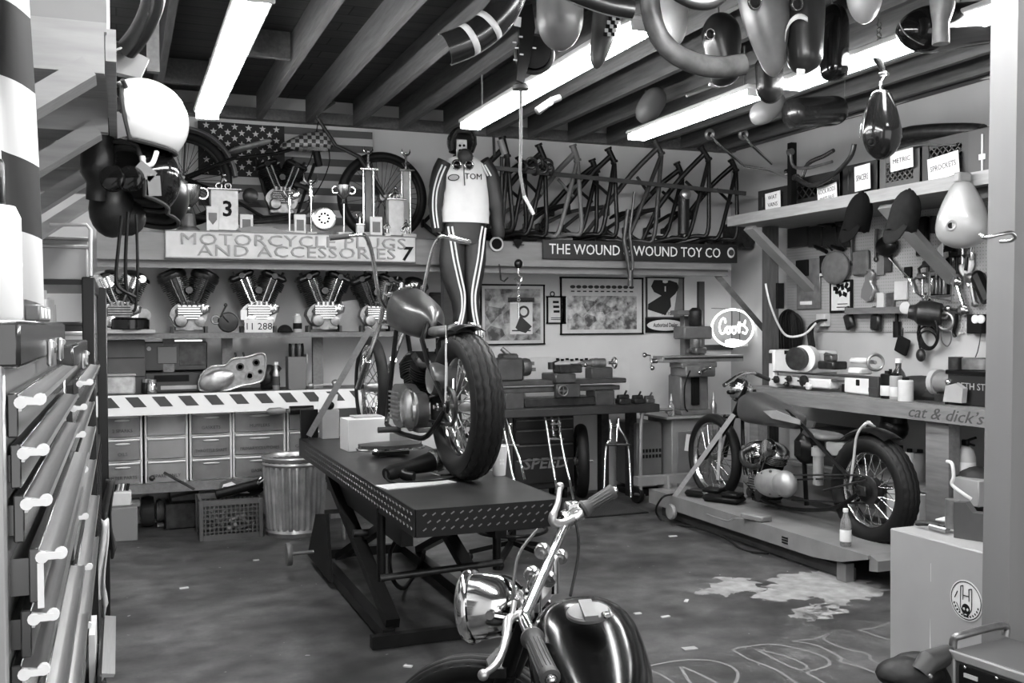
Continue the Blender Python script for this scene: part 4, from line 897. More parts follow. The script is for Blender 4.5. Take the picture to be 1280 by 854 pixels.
t('sleeve', limb([(602, 203, SYs), (612, 218, SYs+.01), (617, 240, SYs), (621, 265, SYs), (623, 296, SYs+.02)], [.07]*4+[.07]*4+[.065]*4+[.055]*4+[.05]), suit_d, under=jk)
t('collar', MB().torus(AY(579, 197, SYs), (0, 0, 1), .065, .022, 24, 8), suit_d, under=jk)
t('zip', MB().tube([AY(580, 201, SYs-.09), AY(580, 215, SYs-.092), AY(581, 232, SYs-.09)], .004, 6), dsteel, under=jk)
t.text('lettering', 'TOM', .066, AY(592, 221, SYs-.092), FACE_CAM, ink, under=jk, ext=.001)
bd_ = MB().lathe([(.048, 0), (.048, .004)], (0, 0, 0), (0, -1, 0), 24).xf(M.Translation(AY(567, 222, SYs-.084)) @ M.Rotation(R2(-8), 4, 'Y') @ M.Diagonal((1, 1, .55, 1))); t('chest_badge', bd_, ink, under=jk)
bd_ = MB().lathe([(.04, 0), (.04, .004), (.034, .004), (.034, .002)], (0, 0, 0), (0, -1, 0), 24).xf(M.Translation(AY(567, 222, SYs-.087)) @ M.Rotation(R2(-8), 4, 'Y') @ M.Diagonal((1, 1, .5, 1))); t('chest_badge', bd_, grey1, under=jk)
tr = t('trousers', body([(556, 606, 277), (553, 607, 290), (551, 607, 303), (551, 607, 306)], SYs+.01, .085), suit_d)
for sg_, secs in ((0, [(551, 581, 303), (549, 581, 325), (551, 580, 345), (558, 580, 362), (565, 582, 378), (567, 583, 395), (565, 583, 415), (563, 583, 430)]), (1, [(579, 607, 303), (580, 607, 325), (580, 604, 345), (581, 600, 362), (582, 598, 378), (584, 600, 395), (585, 603, 415), (585, 604, 430)])):
    t('trouser_leg', body(secs, SYs+.01, .075), suit_d, under=tr)
for pts in ([(560, 283), (563, 300), (567, 325), (573, 352), (577, 370), (577, 390), (571, 412), (568, 428)], [(565, 283), (568, 300), (572, 325), (578, 352), (581, 370), (580, 390), (575, 412), (572, 428)],
            [(603, 283), (600, 300), (597, 325), (592, 352), (590, 370), (591, 390), (595, 412), (596, 428)], [(607, 285), (605, 300), (602, 325), (597, 352), (594, 370), (595, 390), (599, 412), (600, 428)]):
    t('stripe', MB().tube([AY(x, y, SYs-.063) for x, y in pts], .0085, 6, smooth=4), strp, under=tr)
for pts in ([(553, 206), (547, 220), (542, 240), (541, 262), (544, 285)], [(557, 208), (551, 222), (546, 240), (545, 262), (548, 285)], [(606, 206), (614, 220)], [(602, 204), (610, 220)]):
    t('stripe', MB().tube([AY(x, y, SYs-.066) for x, y in pts], .007, 6, smooth=4), strp, under=jk)
hc_ = AY(577, 178, SYs-.02)
def open_helmet(t, c, yaw, R_, shell_m, lining_m, pitch=0, cut=.42, face=.35):
    """open-face helmet; looks along local -Y"""
    mat = M.Translation(V(c)) @ M.Rotation(yaw, 4, 'Z') @ M.Rotation(pitch, 4, 'X')
    def shell(k, rr):
        mb = MB(); n, m_ = 40, 22; g = {}
        for j in range(m_+1):
            ph = PI*.5 - (PI*.5+.62)*j/m_
            for i in range(n+1):
                th = 2*PI*i/n - PI/2
                g[i, j] = (ph, th)
        vs = {}
        def ok(i, j):
            ph, th = g[i, j]; front = math.cos(th+PI/2)       # 1 in front
            lim = -.62 if front < .2 else -.62 + (1.0+face)*min(1, (front-.2)/.42)**.7
            return ph >= lim-1e-3
        for (i, j), (ph, th) in g.items():
            if i == n: continue
            front = math.cos(th+PI/2); lim = -.62 if front < .2 else -.62 + (1.0+face)*min(1, (front-.2)/.42)**.7
            p = max(ph, lim)
            vs[i, j] = mb.bm.verts.new(mat @ V((rr*.92*math.cos(p)*math.cos(th), rr*1.05*math.cos(p)*math.sin(th), rr*1.0*math.sin(p))))
        for j in range(m_):
            for i in range(n):
                q = [vs[i, j], vs[(i+1) % n, j], vs[(i+1) % n, j+1], vs[i, j+1]]; u = []
                for v in q:
                    if all((v.co-w.co).length > 1e-6 for w in u): u.append(v)
                if len(u) >= 3: mb.face(u)
        edge = [vs[i, m_].co.copy() for i in range(n)]
        return mb, edge
    mb, edge = shell(0, R_); so = t('shell', mb, shell_m); md = so.modifiers.new('thickness', 'SOLIDIFY'); md.thickness = .006; md.offset = -1
    mb2, _ = shell(0, R_*.9); lo = t('lining', mb2, lining_m); md = lo.modifiers.new('thickness', 'SOLIDIFY'); md.thickness = .02; md.offset = -1
    t('edge_trim', MB().tube(edge, R_*.055, 8, closed=True), lining_m)
    return mat
lin_m = mt('helmet_lining', 40, .8)
th = Thing('racing_helmet', 'dark open-face helmet hung above the collar of the racing suit', 'helmet', hc_, world=True)
open_helmet(th, hc_, R2(8), .125, mt('helmet_dark', 40, .2, coat=.5), lin_m, 0)
th('center_stripe', MB().tube([hc_ + V((.0, -.12*math.cos(q)-.002, .128*math.sin(q))) for q in (.75, 1.0, 1.3, 1.57, 1.9, 2.3)], .012, 6), grey1)
tg = Thing('face_mask', 'metal and rubber breathing mask with goggles hanging below the dark helmet', 'mask', AY(579, 200, SYs-.1), world=True)
tg('strap_plate', MB().box(AY(577, 187, SYs-.06), (.09, .01, .16), None, .004), alu); 
m = MB()
for i in range(3): m.cyl(AY(575, 182+6*i, SYs-.07), AY(575, 182+6*i, SYs-.062), .011, n=10); m.cyl(AY(580, 182+6*i, SYs-.07), AY(580, 182+6*i, SYs-.062), .011, n=10)
tg('plate_holes', m, ink)
tg('cup', MB().lathe([(.06, 0), (.062, .02), (.045, .05), (.02, .06)], AY(581, 196, SYs-.08), (0, -1, .1), 24), grey3)
for px in (571, 586): tg('goggle_ring', MB().torus(AY(px, 206, SYs-.12), (0, 1, 0), .034, .009, 24, 8), chrome); 
for px in (571, 586): tg('lens', MB().lathe([(.03, 0), (.02, .01), (.004, .013)], AY(px, 206, SYs-.12), (0, -1, 0), 18), blackg)
# ------------------------------------------------------------------ bare frames on the shelf
FG = 'bare motorcycle frames on the long shelf'
def bare_frame(nt, nb, dl, dr, label, rear=(-.45, .32), mat=satin, seatz=.36, gusset=True, Y=7.78):
    n0, n1 = AY(*nt, Y), AY(*nb, Y); a, b = AY(*dl, Y), AY(*dr, Y); a.z = max(a.z, SZ+.03); b.z = max(b.z, SZ+.03)
    t = Thing('motorcycle_chassis', label, 'motorcycle chassis', ((a.x+b.x)/2, Y, SZ), 0, FG, world=True)
    r = .0195; mid = (n0+n1)/2; rx = V((rear[0], rear[1], 0)); zb = SZ+.03
    t('head_tube', MB().lathe([(.034, -.008), (.034, .012), (.026, .014), (.026, (n0-n1).length-.014), (.034, (n0-n1).length-.012), (.034, (n0-n1).length+.008)], n1, n0-n1, 18), mat)
    st = V((mid.x, mid.y, 0)) + rx*.72; st.z = SZ+seatz
    t('backbone', MB().tube([mid, mid + (st-mid)*.5 + V((0, 0, .03)), st], r*1.25, 10, smooth=3), mat)
    sp = (b-a)*.5
    for s, p in ((-1, a), (1, b)):
        off = sp*s*.9; ra = (a+b)/2 + rx*.85 + off; ra.z = zb; ax_ = (a+b)/2 + rx*1.25 + off*1.1; ax_.z = zb+.14
        t('down_tube', MB().tube([n1 + (p-n1).normalized()*.01, n1*.45+p*.55 + V((0, -.015, 0)), p, p*.75+ra*.25 - V((0, 0, .0)), ra, ax_], r, 10, smooth=4), mat)
        t('seat_stay', MB().tube([st + off*.2, ax_*.5+st*.5+V((0, 0, .05)), ax_], r*.85, 8, smooth=3), mat)
        t('axle_plate', MB().box(ax_, (.02, .07, .07), None, .008), mat)
    q = (a+b)/2 + rx*.85; q.z = zb; t('seat_tube', MB().tube([st, q], r, 8), mat)
    c = MB(); 
    for k in (.15, .6): 
        u = (a+b)/2 + rx*.85*k; u.z = zb; c.tube([u - sp*.9, u + sp*.9], r*.8, 8)
    t('cross_tube', c, mat)
    if gusset: g = MB(); g.tube([st*.4+mid*.6 - V((0, 0, .05)), n1*.5+(a+b)*.25], r*.7, 8); t('brace_tube', g, mat); t('seat_lug', MB().box(st - V((0, 0, .04)), (.06, .05, .09), None, .01), mat)
    return t
fd1, fd2, fg = mt('frame_black', 17, .35, 0, .2, 20, spec=.25), mt('frame_dark', 27, .4, 0, .25, 20, spec=.3), mt('frame_grey', 100, .5, 0, .12, 15)
bare_frame((628, 172), (634, 196), (626, 285), (640, 285), 'frame hidden behind the suit sleeve with a pale fork cylinder', mat=fd2)
bare_frame((673, 181), (681, 201), (660, 290), (682, 292), 'black frame with bright head tube beside the hoist rod', mat=fd1)
bare_frame((716, 182), (722, 201), (697, 292), (726, 290), 'light grey bare frame with bent down tubes', mat=fg, rear=(-.4, .36))
bare_frame((760, 186), (768, 203), (752, 290), (770, 292), 'dark frame right of the light grey one', mat=fd1)
bare_frame((818, 176), (827, 193), (784, 298), (816, 300), 'frame with widely spread dark down tubes and thick backbone', mat=mt('frame_mid', 48, .45, 0, .2, 20), rear=(-.55, .34))
bare_frame((876, 184), (886, 200), (860, 295), (884, 292), 'frame with shiny head tube left of the chrome fork tubes', mat=fd2, rear=(-.5, .34))
bare_frame((914, 200), (920, 214), (898, 296), (920, 296), 'dark frame at the right end of the row beside the crates', mat=fd1, rear=(-.42, .34))
bare_frame((648, 196), (656, 212), (640, 288), (656, 288), 'black frame set back between the fork cylinder and the chain-draped frame', mat=fd1, Y=7.95)
bare_frame((740, 200), (746, 216), (726, 290), (744, 290), 'black frame set back between the light grey frame and its dark neighbour', mat=fd1, Y=7.98)
bare_frame((846, 204), (853, 220), (832, 294), (850, 294), 'black frame set back behind the shiny-necked frame', mat=fd1, Y=7.98)
t = Thing('damper_cylinder', 'pale fork cylinder standing at the left end of the frame row', 'machine part', AY(628, 200, 7.75), world=True); t('body', MB().cyl(AY(625, 175, 7.75), AY(631, 193, 7.75), .028, n=16), grey1); t('rod', MB().cyl(AY(627, 196, 7.75), AY(627, 286, 7.75), .014), dsteel); t('bolts', MB().cyl(AY(617, 168, 7.75), AY(618, 196, 7.75), .012), dsteel)
t = Thing('grey_rail', 'long thin rail running across the front of the bare frames', 'rail', AY(770, 226, 7.68), world=True); t('bar', MB().bar(AY(618, 210, 7.68), AY(932, 242, 7.68), .02, .035), grey3)
m = MB(); 
for i, (x, y) in enumerate([(654, 208), (664, 204), (674, 203), (684, 206), (687, 212), (678, 210), (668, 212)]): m.torus(AY(x, y, 7.66), (.3, 1, .4) if i % 2 else (.8, .3, .2), .042, .013, 18, 8)
single('heavy_chain', 'heavy dark chain draped over the rail before the black frame', 'chain', m, dsteel)
p0 = AY(857, 243, 7.68); t = Thing('old_lamp', 'round pale lamp fixed on the rail in front of the shiny-necked frame', 'lamp', p0, world=True); t('bowl', MB().lathe([(.01, -.05), (.045, -.03), (.052, 0), (.046, .02), (.02, .035), (.005, .038)], p0, (0, -1, .1), 24), alu); t('bracket', MB().cyl(p0 + V((0, .03, 0)), p0 + V((0, .04, -.35)), .05, n=12), fd2)
for i, (pts, lb) in enumerate((([(888, 168), (896, 178), (930, 208), (960, 212), (985, 222)], 'chrome handlebar tube slanting down toward the crates'), ([(930, 168), (938, 180), (965, 205)], 'second chrome tube slanting behind the first near the crates'))):
    t = Thing('chrome_fork_tube', lb, 'motorcycle part', AY(*pts[1], 7.35), world=True); t('tube', MB().tube([AY(x, y, 7.35-.05*i) for x, y in pts], .014, 10), chrome); t('clamp', MB().torus(AY(pts[0][0]-1, pts[0][1], 7.35-.05*i), (0, 1, .2), .035, .016, 18, 8), alu)
for (px, py, w1, h1, lb, mm) in ((757, 290, .2, .12, 'pale box lying behind the wide frame', offw), (833, 291, .3, .13, 'pale carton lying on the shelf behind the spread down tubes', offw), (740, 288, .18, .1, 'dark block at the foot of the light grey frame', fd2)):
    q = AY(px, py, 8.05); single('small_box', lb, 'box', MB().box((q.x, 8.1, SZ+h1/2), (w1, .16, h1), None, .006), mm)
for (px, w1, h1, lb) in ((690, .28, .11, 'low clutter block of greasy parts between the black and grey frames'), (660, .25, .13, 'greasy casting lying at the foot of the black frame'), (925, .28, .3, 'dark tall casting at the right end of the frame shelf'), (890, .2, .12, 'small greasy gearbox under the shiny-necked frame')):
    q = AY(px, 292, 7.95); m = MB(); m.box((q.x, 7.98, SZ+h1*.4), (w1, .14, h1*.8), None, .02); m.cyl((q.x-w1*.2, 7.88, SZ+h1*.5), (q.x-w1*.2, 7.95, SZ+h1*.5), h1*.35, n=16); m.cyl((q.x+w1*.2, 7.89, SZ+h1*.3), (q.x+w1*.2, 7.95, SZ+h1*.3), h1*.25, n=14); m.box((q.x, 7.97, SZ+h1*.88), (w1*.5, .1, h1*.24), None, .01); single('greasy_casting', lb, 'machine part', m, dsteel)
# hoist rod with hook
t = Thing('hook_on_chain', 'hanging steel hook on a short chain in front of the left poster', 'hook', AY(648, 335, 7.5), world=True)
q = AY(648, 330, 7.5); t('swivel', MB().ell(q, (.035, .03, .04)), black); t('hook', MB().tube([q - V((0, 0, .03)), q - V((0, 0, .08)), q + V((.03, 0, -.11)), q + V((.01, 0, -.15)), q + V((-.03, 0, -.12))], .012, 8, smooth=4), chrome_d)
m = MB(); 
for i in range(5): m.torus(q - V((0, 0, .17+.03*i)), (1, 0, 0) if i % 2 else (0, 1, 0), .012, .004, 12, 6, 1.3)
t('chain', m, chrome); t('rod', MB().cyl(q - V((0, 0, .32)), q - V((0, 0, .44)), .008), chrome)
m = MB(); m.tube([AY(624, 330, 7.55), AY(626, 350, 7.55), AY(630, 352, 7.55), AY(635, 347, 7.55)], .007, 6); single('wire_hook', 'thin dark wire hook hanging under the round emblem', 'hook', m, dsteel)
# hanging fork leg in front of the lettered board
m = MB(); m.tube([AY(785, 262, 7.6), AY(780, 300, 7.6), AY(784, 320, 7.6), AY(787, 345, 7.6)], [.02, .018, .022, .016], 10); m.tube([AY(793, 240, 7.58), AY(787, 290, 7.58), AY(791, 330, 7.58), AY(788, 356, 7.58)], [.013]*4, 8); m.cyl(AY(788, 338, 7.57), AY(788, 358, 7.57), .024); single('hanging_fork_leg', 'greasy fork leg hanging over the black lettered board', 'motorcycle part', m, mt('greasy_alu', 70, .4, .5, .3, 20))
# ------------------------------------------------------------------ posters
def collage(name, a, c, sc):
    m = bpy.data.materials.new(name); m.use_nodes = True; nt = m.node_tree; L = nt.links.new; b = nt.nodes['Principled BSDF']; tc = nt.nodes.new('ShaderNodeTexCoord')
    v = nt.nodes.new('ShaderNodeTexVoronoi'); v.inputs['Scale'].default_value = sc; L(tc.outputs['Object'], v.inputs[0]); n = nt.nodes.new('ShaderNodeTexNoise'); n.inputs['Scale'].default_value = sc*1.4; n.inputs['Detail'].default_value = 8; L(tc.outputs['Object'], n.inputs[0])
    x = nt.nodes.new('ShaderNodeMixRGB'); x.blend_type = 'MIX'; x.inputs[0].default_value = .72; bw = nt.nodes.new('ShaderNodeRGBToBW'); L(v.outputs['Color'], bw.inputs[0]); L(bw.outputs[0], x.inputs[1]); L(n.outputs[0], x.inputs[2])
    r = nt.nodes.new('ShaderNodeValToRGB'); r.color_ramp.elements[0].position = .36; r.color_ramp.elements[1].position = .66; g0, g1 = lin(a), lin(c); r.color_ramp.elements[0].color = (g0, g0, g0, 1); r.color_ramp.elements[1].color = (g1, g1, g1, 1); L(x.outputs[0], r.inputs[0]); L(r.outputs[0], b.inputs['Base Color']); b.inputs['Roughness'].default_value = .5
    return m
def poster(name, label, x0, y0, x1, y1, frame=None, border=.03, art=None, Y=YB-.012, cat='poster'):
    a, b = AY(x0, y0, Y), AY(x1, y1, Y); w_, h_ = b.x-a.x, a.z-b.z; t = Thing(name, label, cat, ((a.x+b.x)/2, Y, (a.z+b.z)/2))
    sh = t('sheet', MB().box((0, 0, 0), (w_, .006, h_)), offw)
    if frame: t('frame', MB().box((0, -.003, h_/2), (w_+.02, .014, .014)).box((0, -.003, -h_/2), (w_+.02, .014, .014)).box((-w_/2, -.003, 0), (.014, .014, h_)).box((w_/2, -.003, 0), (.014, .014, h_)), frame)
    if art: t('picture', MB().box((0, -.0035, -.0*h_), (w_-2*border, .002, h_-2*border)), art, under=sh)
    return t, sh, w_, h_
c1 = collage('street_picture', 62, 185, 9); c2 = collage('crowd_picture', 70, 200, 12)
t, sh, w_, h_ = poster('racing_poster', 'framed grey race poster with a white inset card beside the racing suit', 601, 356, 680, 430, ink, .035, c1)
t('inset_card', MB().box((w_*.13, -.006, -h_*.05), (w_*.36, .004, h_*.56)), paper, under=sh); m = MB(); m.torus((w_*.17, -.009, h_*.05), (0, 1, 0), .045, .01, 20, 6); m.prism([(-.07, -.09), (-.02, .02), (.02, -.02), (.09, -.08), (.03, -.14), (-.04, -.12)], (w_*.15, -.008, -h_*.05), (1, 0, 0), (0, 0, 1), .002); m.box((w_*.13, -.0085, -h_*.27), (w_*.3, .002, .012)); t('inset_drawing', m, grey3, under=sh); t('inset_bar', MB().box((w_*.13, -.0065, h_*.25), (w_*.42, .003, .04)), grey3, under=sh)
t, sh, w_, h_ = poster('racing_poster', 'large framed poster of crowded pictures with a white border in the middle of the wall', 701, 347, 803, 417, ink, .05, None)
t('picture', MB().box((0, -.004, -h_*.12), (w_*.85, .002, h_*.6)), c2, under=sh); m = MB()
for i in range(11): m.ell((-w_*.36+i*w_*.072, -.004, h_*.34), (.028, .003, .016), None, 10, 5); m.box((-w_*.36+i*w_*.072, -.004, h_*.26), (.035, .002, .012))
t('heading', m, grey3, under=sh)
t, sh, w_, h_ = poster('framed_notice', 'small black-framed notice between the two larger posters', 684, 371, 706, 404, ink, .02, None); m = MB()
for i in range(3): m.box((w_*(-.02+.02*i), -.0045, h_*(.3-.18*i)), (w_*.34, .002, h_*.09)); m.box((w_*.34, -.0045, h_*(.32-.2*i)), (w_*.12, .002, h_*.15))
m.box((0, -.0045, -h_*.3), (w_*.6, .002, .006)); m.box((0, -.0045, -h_*.36), (w_*.6, .002, .006)); t('notice_text', m, ink, under=sh); t('hanger_ring', MB().torus((-w_*.2, 0, h_*.5+.025), (0, 1, 0), .02, .005, 14, 6), ink)
t, sh, w_, h_ = poster('engine_poster', 'poster of a black bulky shape on white above the dealer sign', 808, 347, 854, 397, grey3, .03, None)
P2 = lambda pts: [(x*w_, y*h_) for x, y in pts]
t('silhouette', MB().prism(P2([(-.38, .28), (-.3, .44), (-.1, .44), (0, .4), (.12, .44), (.32, .38), (.38, .26), (.28, .1), (.14, -.02), (.16, -.22), (0, -.44), (-.47, -.3), (-.46, -.16), (-.1, .05), (-.3, .14)]), (0, -.0035, 0), (1, 0, 0), (0, 0, 1), .002), mt('poster_black', 16, .6), under=sh)
t('poster_margin', MB().prism(P2([(.5, .5), (.38, .5), (.22, -.5), (.5, -.5)]), (0, -.0035, 0), (1, 0, 0), (0, 0, 1), .002), grey2, under=sh); m = MB(); m.ell((0, -.006, .4*h_), (.03, .002, .014), None, 12, 6); m.box((.0, -.006, .22*h_), (.014, .002, .05)); t('highlights', m, white, under=sh); t.text('lettering', 'ATION', .05, (.1*w_, -.0045, -.4*h_), FACE_CAM, ink, under=sh, ext=.0005); t('bottom_band', MB().box((0, -.004, -.62*h_), (w_, .004, .2*h_)), grey3)
a, b = AY(808, 398, YB-.015), AY(854, 415, YB-.015); t = Thing('dealer_sign', 'black sign with a white oval reading authorized dealer', 'sign', ((a.x+b.x)/2, YB-.015, (a.z+b.z)/2)); w_, h_ = b.x-a.x, a.z-b.z
t('board', MB().box((0, 0, 0), (w_+.02, .012, h_+.01)), ink); t('oval', MB().lathe([(.5, 0), (.5, .004)], (0, 0, 0), (0, -1, 0), 36).xf(M.Translation((0, -.006, 0)) @ M.Diagonal((w_*.98, 1, h_*.8, 1))), paper); t.text('lettering', 'Authorized Dealer', .055, (0, -.011, 0), FACE_CAM, ink, ext=.0005, sx=.63, bold=.001)
# neon sign
neon = mt('lit_neon', 250, .4, emis=3.5)
a = AY(916, 410, 7.9); sx_, sz_ = (AY(942, 410, 7.9).x-AY(890, 410, 7.9).x)/2, (AY(916, 387, 7.9).z-AY(916, 433, 7.9).z)/2
t = Thing('neon_sign', 'lit oval white neon sign with script lettering hung in the corner', 'neon sign', a)
t('ring_tube', MB().tube([(sx_*math.cos(2*PI*i/48), 0, sz_*math.sin(2*PI*i/48)) for i in range(48)], .0095, 8, closed=True), neon)
pts = [(-.34, .16), (-.35, .3), (-.46, .34), (-.56, .15), (-.58, -.08), (-.5, -.26), (-.39, -.22), (-.31, -.05), (-.22, .02), (-.31, -.13), (-.22, -.27), (-.13, -.15), (-.19, .01), (-.08, -.02), (.02, .02), (-.07, -.13), (.02, -.27), (.11, -.14), (.05, .02), (.16, .0), (.25, .2), (.23, -.25), (.25, -.02), (.33, .1), (.42, .06), (.5, .26), (.45, .05), (.57, -.1), (.5, -.27), (.37, -.21)]
t('script_tube', MB().tube([(x*sx_*1.15, -.012, z*sz_*1.35+.05*sz_) for x, z in pts], .0085, 8, smooth=4), neon)
t('lower_tube', MB().tube([(-.36*sx_, -.012, -.75*sz_), (-.1*sx_, -.012, -.68*sz_), (.15*sx_, -.012, -.72*sz_), (.42*sx_, -.012, -.8*sz_), (.2*sx_, -.012, -.92*sz_), (-.15*sx_, -.012, -.88*sz_), (-.36*sx_, -.012, -.75*sz_)], .015, 8, smooth=4), neon)
for x in (-.0, .38): t('support', MB().cyl((x*sx_, .015, sz_), (x*sx_, .015, -sz_*1.05), .004), dsteel)
t('transformer', MB().box((.55*sx_, .03, -.86*sz_), (.1, .05, .06), None, .006), offw); t('hanger_wire', MB().tube([(0, .0, sz_), (0, .1, 1.05*sz_), (0, .36, 1.1*sz_)], .003, 6), dsteel)
single('wall_batten', 'dark horizontal batten on the wall below the neon sign', 'batten', MB().box(AY(910, 434, YB-.02), (.75, .03, .05)), grey3)
single('angled_brace', 'dark diagonal brace bar behind the neon sign', 'brace', MB().bar(AY(884, 330, 7.85), AY(955, 412, 7.6), .03, .05), dsteel)
single('steel_upright', 'dark perforated steel upright at the right of the posters', 'upright', MB().box(V((AY(876, 400, 8.1).x, 8.1, (SZ-.3)/2)), (.06, .04, SZ-.3)), mt('upright_steel', 66, .5, .3))
m = MB(); q = AY(545, 385, YB-.02); single('fuse_box', 'small dark wall box left of the racing trousers', 'box', MB().box(q, (.12, .04, .27), None, .008).box(q - V((0, .022, 0)), (.085, .01, .22), None, .004), grey3)
# ================================================================== left foreground: tool chests
face_m = mt('chest_face', 74, .2, .6, .12, 5); chest_m = mt('chest_side', 150, .3, .5, .08, 4); pull_m = mt('pull_alu', 165, .3, .8, .08, 20, 0, (20, .5, 20)); pend = mt('pull_end_glint', 235, .35)  # white pull ends: the bright highlight on them is put into their colour
def tool_chest(label, x, y0, y1, top, bottom, drawers, lid=True, depth=.5):
    t = Thing('tool_chest', label, 'tool chest', (x-depth/2, (y0+y1)/2, bottom), world=True)
    t('body', MB().box((x-depth/2-.012, (y0+y1)/2, (top+bottom)/2), (depth, y1-y0, top-bottom), None, .004), chest_m)
    if lid:
        t('lid', MB().box((x-depth/2+.002, (y0+y1)/2, top-.03), (depth+.012, y1-y0+.004, .066), None, .006), face_m)
        for yy in (y0+.55, y1-.3): t('latch', MB().box((x+.012, yy, top-.055), (.012, .035, .05), None, .004).cyl((x+.016, yy-.014, top-.04), (x+.016, yy+.014, top-.04), .007, n=8), alu)
    for z0, z1, out in drawers:
        yy0, yy1 = y0+.012, y1-.012; zc = (z0+z1)/2; X = x+out
        d = t('drawer', MB().box((X-.004, (yy0+yy1)/2, zc), (.014, yy1-yy0, z1-z0-.006), None, .002).box((X-.011-out/2-.01, (yy0+yy1)/2, zc-.005), (out+.02, yy1-yy0-.04, z1-z0-.03)), face_m)
        pr = [(0, -.012), (.004, -.012), (.006, -.002), (.014, .001), (.026, -.004), (.032, .002), (.03, .009), (.022, .006), (.012, .008), (0, .010)]
        t('drawer_pull', MB().prism([(a, b) for a, b in pr], (X+.003, yy1, z1-.016), (1, 0, 0), (0, 0, 1), yy1-yy0), pull_m, under=d)
        e = MB(); e.cyl((X+.006, yy0-.003, z1-.016), (X+.006, yy0+.004, z1-.016), .0085, n=12); e.cyl((X+.03, yy0-.003, z1-.012), (X+.03, yy0+.004, z1-.012), .0085, n=12); e.box((X+.018, yy0-.0002, z1-.0145), (.026, .009, .0095)); 
        if out > .015: e.box((X+.004, yy0, (z0+z1)/2-.014), (.008, .006, z1-z0-.02))
        t('pull_end_glint', e, pend, under=d); 
    return t
zA = 1.556
tool_chest('near tool chest at the left edge, white bottle on top', -.134, 1.5, 2.68, zA, .0, [(1.395, 1.462, 0), (1.325, 1.392, .003), (1.25, 1.322, .006), (1.165, 1.247, .024), (1.09, 1.162, .013), (.97, 1.087, .0), (.85, .967, .012), (.73, .847, .02), (.6, .727, .012), (.45, .597, .0)])
tool_chest('second tool chest behind the near one, its drawers standing partly open', -.118, 2.74, 3.9, 1.5, .0, [(1.36, 1.42, .015), (1.29, 1.357, .0), (1.2, 1.287, -.004), (1.08, 1.197, .0), (.95, 1.077, .0), (.8, .947, .008), (.66, .797, .004)])
# open bottom drawer with magazines in it
t = Thing('open_tray', 'pulled-out bottom drawer tray beside the floor, holding magazines', 'drawer tray', (-.1, 3.0, .4), world=True)
a, b = AZ(119, 838, .60), AZ(138, 776, .60)
t('front', MB().box(((a.x+b.x)/2-.004, (a.y+b.y)/2, .55), (.014, b.y-a.y+.1, .1), None, .003), face_m)
t('pull', MB().prism([(0, -.012), (.006, -.002), (.03, -.004), (.034, .004), (.012, .008), (0, .01)], ((a.x+b.x)/2, b.y+.05, .595), (1, 0, 0), (0, 0, 1), b.y-a.y+.1), pull_m)
t('tray', MB().box((-.22, (a.y+b.y)/2, .505), (.34, b.y-a.y+.1, .02)), dsteel)
for i in range(6):
    X = -.085-.028*i; m = MB(); m.box((X, (a.y+b.y)/2-.02, .515+.075), (.018+.004*(i % 3), .21, .15-.012*(i % 2)), M.Rotation(.06*(i % 3), 3, 'Y'), .001)
    single('magazine', ['magazine standing in the open bottom drawer next to its front', 'pale magazine standing second in the open bottom drawer', 'grey magazine standing third from the drawer front', 'thick magazine standing fourth from the drawer front', 'light magazine standing fifth from the drawer front', 'magazine standing furthest from the drawer front in the open tray'][i], 'magazine', m, [offw, grey1, grey2, paper, grey3, offw][i], 'magazines in the open drawer')
# on top of the near chest
t = Thing('plastic_bottle', 'white plastic squeeze bottle with dark neck standing on the near tool chest', 'bottle', (-.19, 1.78, zA+.004))
t('body', MB().lathe([(.042, 0), (.045, .006), (.045, .085), (.0455, .09), (.045, .095), (.044, .165), (.036, .183), (.016, .186)], n=32), mt('bottle_white', 238, .35)); t('neck', MB().lathe([(.014, .186), (.022, .188), (.0215, .25), (.018, .258)], n=24), black); t('tip', MB().lathe([(.017, .256), (.016, .275), (.012, .3), (.009, .325), (.004, .33)], n=20), alu)
t = Thing('spirit_level', 'short spirit level with pale vials lying on the near tool chest', 'spirit level', (-.145, 2.1, zA+.004)); t('body', MB().box((0, 0, .015), (.024, .3, .03), None, .003), grey2)
for k in (-.09, 0, .09): t('vial', MB().box((.0125, k, .015), (.003, .05, .02), None, .002), paper)
for y_, s in ((2.35, .03), (2.5, .025)):
    m = MB(); m.cyl((-.16, y_, zA+.004), (-.16, y_, zA+.004+s*1.6), s, n=14); m.cyl((-.16, y_, zA+s*1.6), (-.16, y_, zA+s*2.4), s*.5, n=10); single('small_jar', 'little shiny jar on the tool chest behind the level' if y_ < 2.4 else 'smaller jar on the tool chest farthest from the white bottle', 'jar', m, alu)
single('round_sticker', 'round white sticker on the near end of the tool chest', 'sticker', MB().cyl((-.205, 1.4985, 1.065), (-.205, 1.4965, 1.065), .04, n=32), white)
# checkered racing flag
mb = MB(); nu, nv = 48, 64; Wf, Hf = .62, .665; g = []
fx0 = AY(-132, 0, 2.05).x; ztop = 2.245
def flagp(u, v):
    s = u*Wf; squeeze = .34 - .02*v
    x = fx0 + s*squeeze + .014*math.sin(u*19+v*1.5); y = 2.02 + .045*math.sin(u*19+v*2) + .02*math.sin(u*31)
    return V((x + .022*v*u, y, ztop - v*Hf - .03*math.sin(u*6)))
vv = [[mb.bm.verts.new(flagp(i/nu, j/nv)) for j in range(nv+1)] for i in range(nu+1)]
for i in range(nu):
    for j in range(nv):
        mb.mi = (i//10 + int(j/13)) % 2; mb.face([vv[i][j], vv[i+1][j], vv[i+1][j+1], vv[i][j+1]])
t = Thing('checkered_flag', 'checkered racing flag hanging in folds above the near tool chest', 'flag', (fx0, 2.05, ztop), world=True)
t('cloth', mb, [mt('flag_cloth_white', 205, .85), mt('flag_cloth_black', 46, .85)], ang=180)
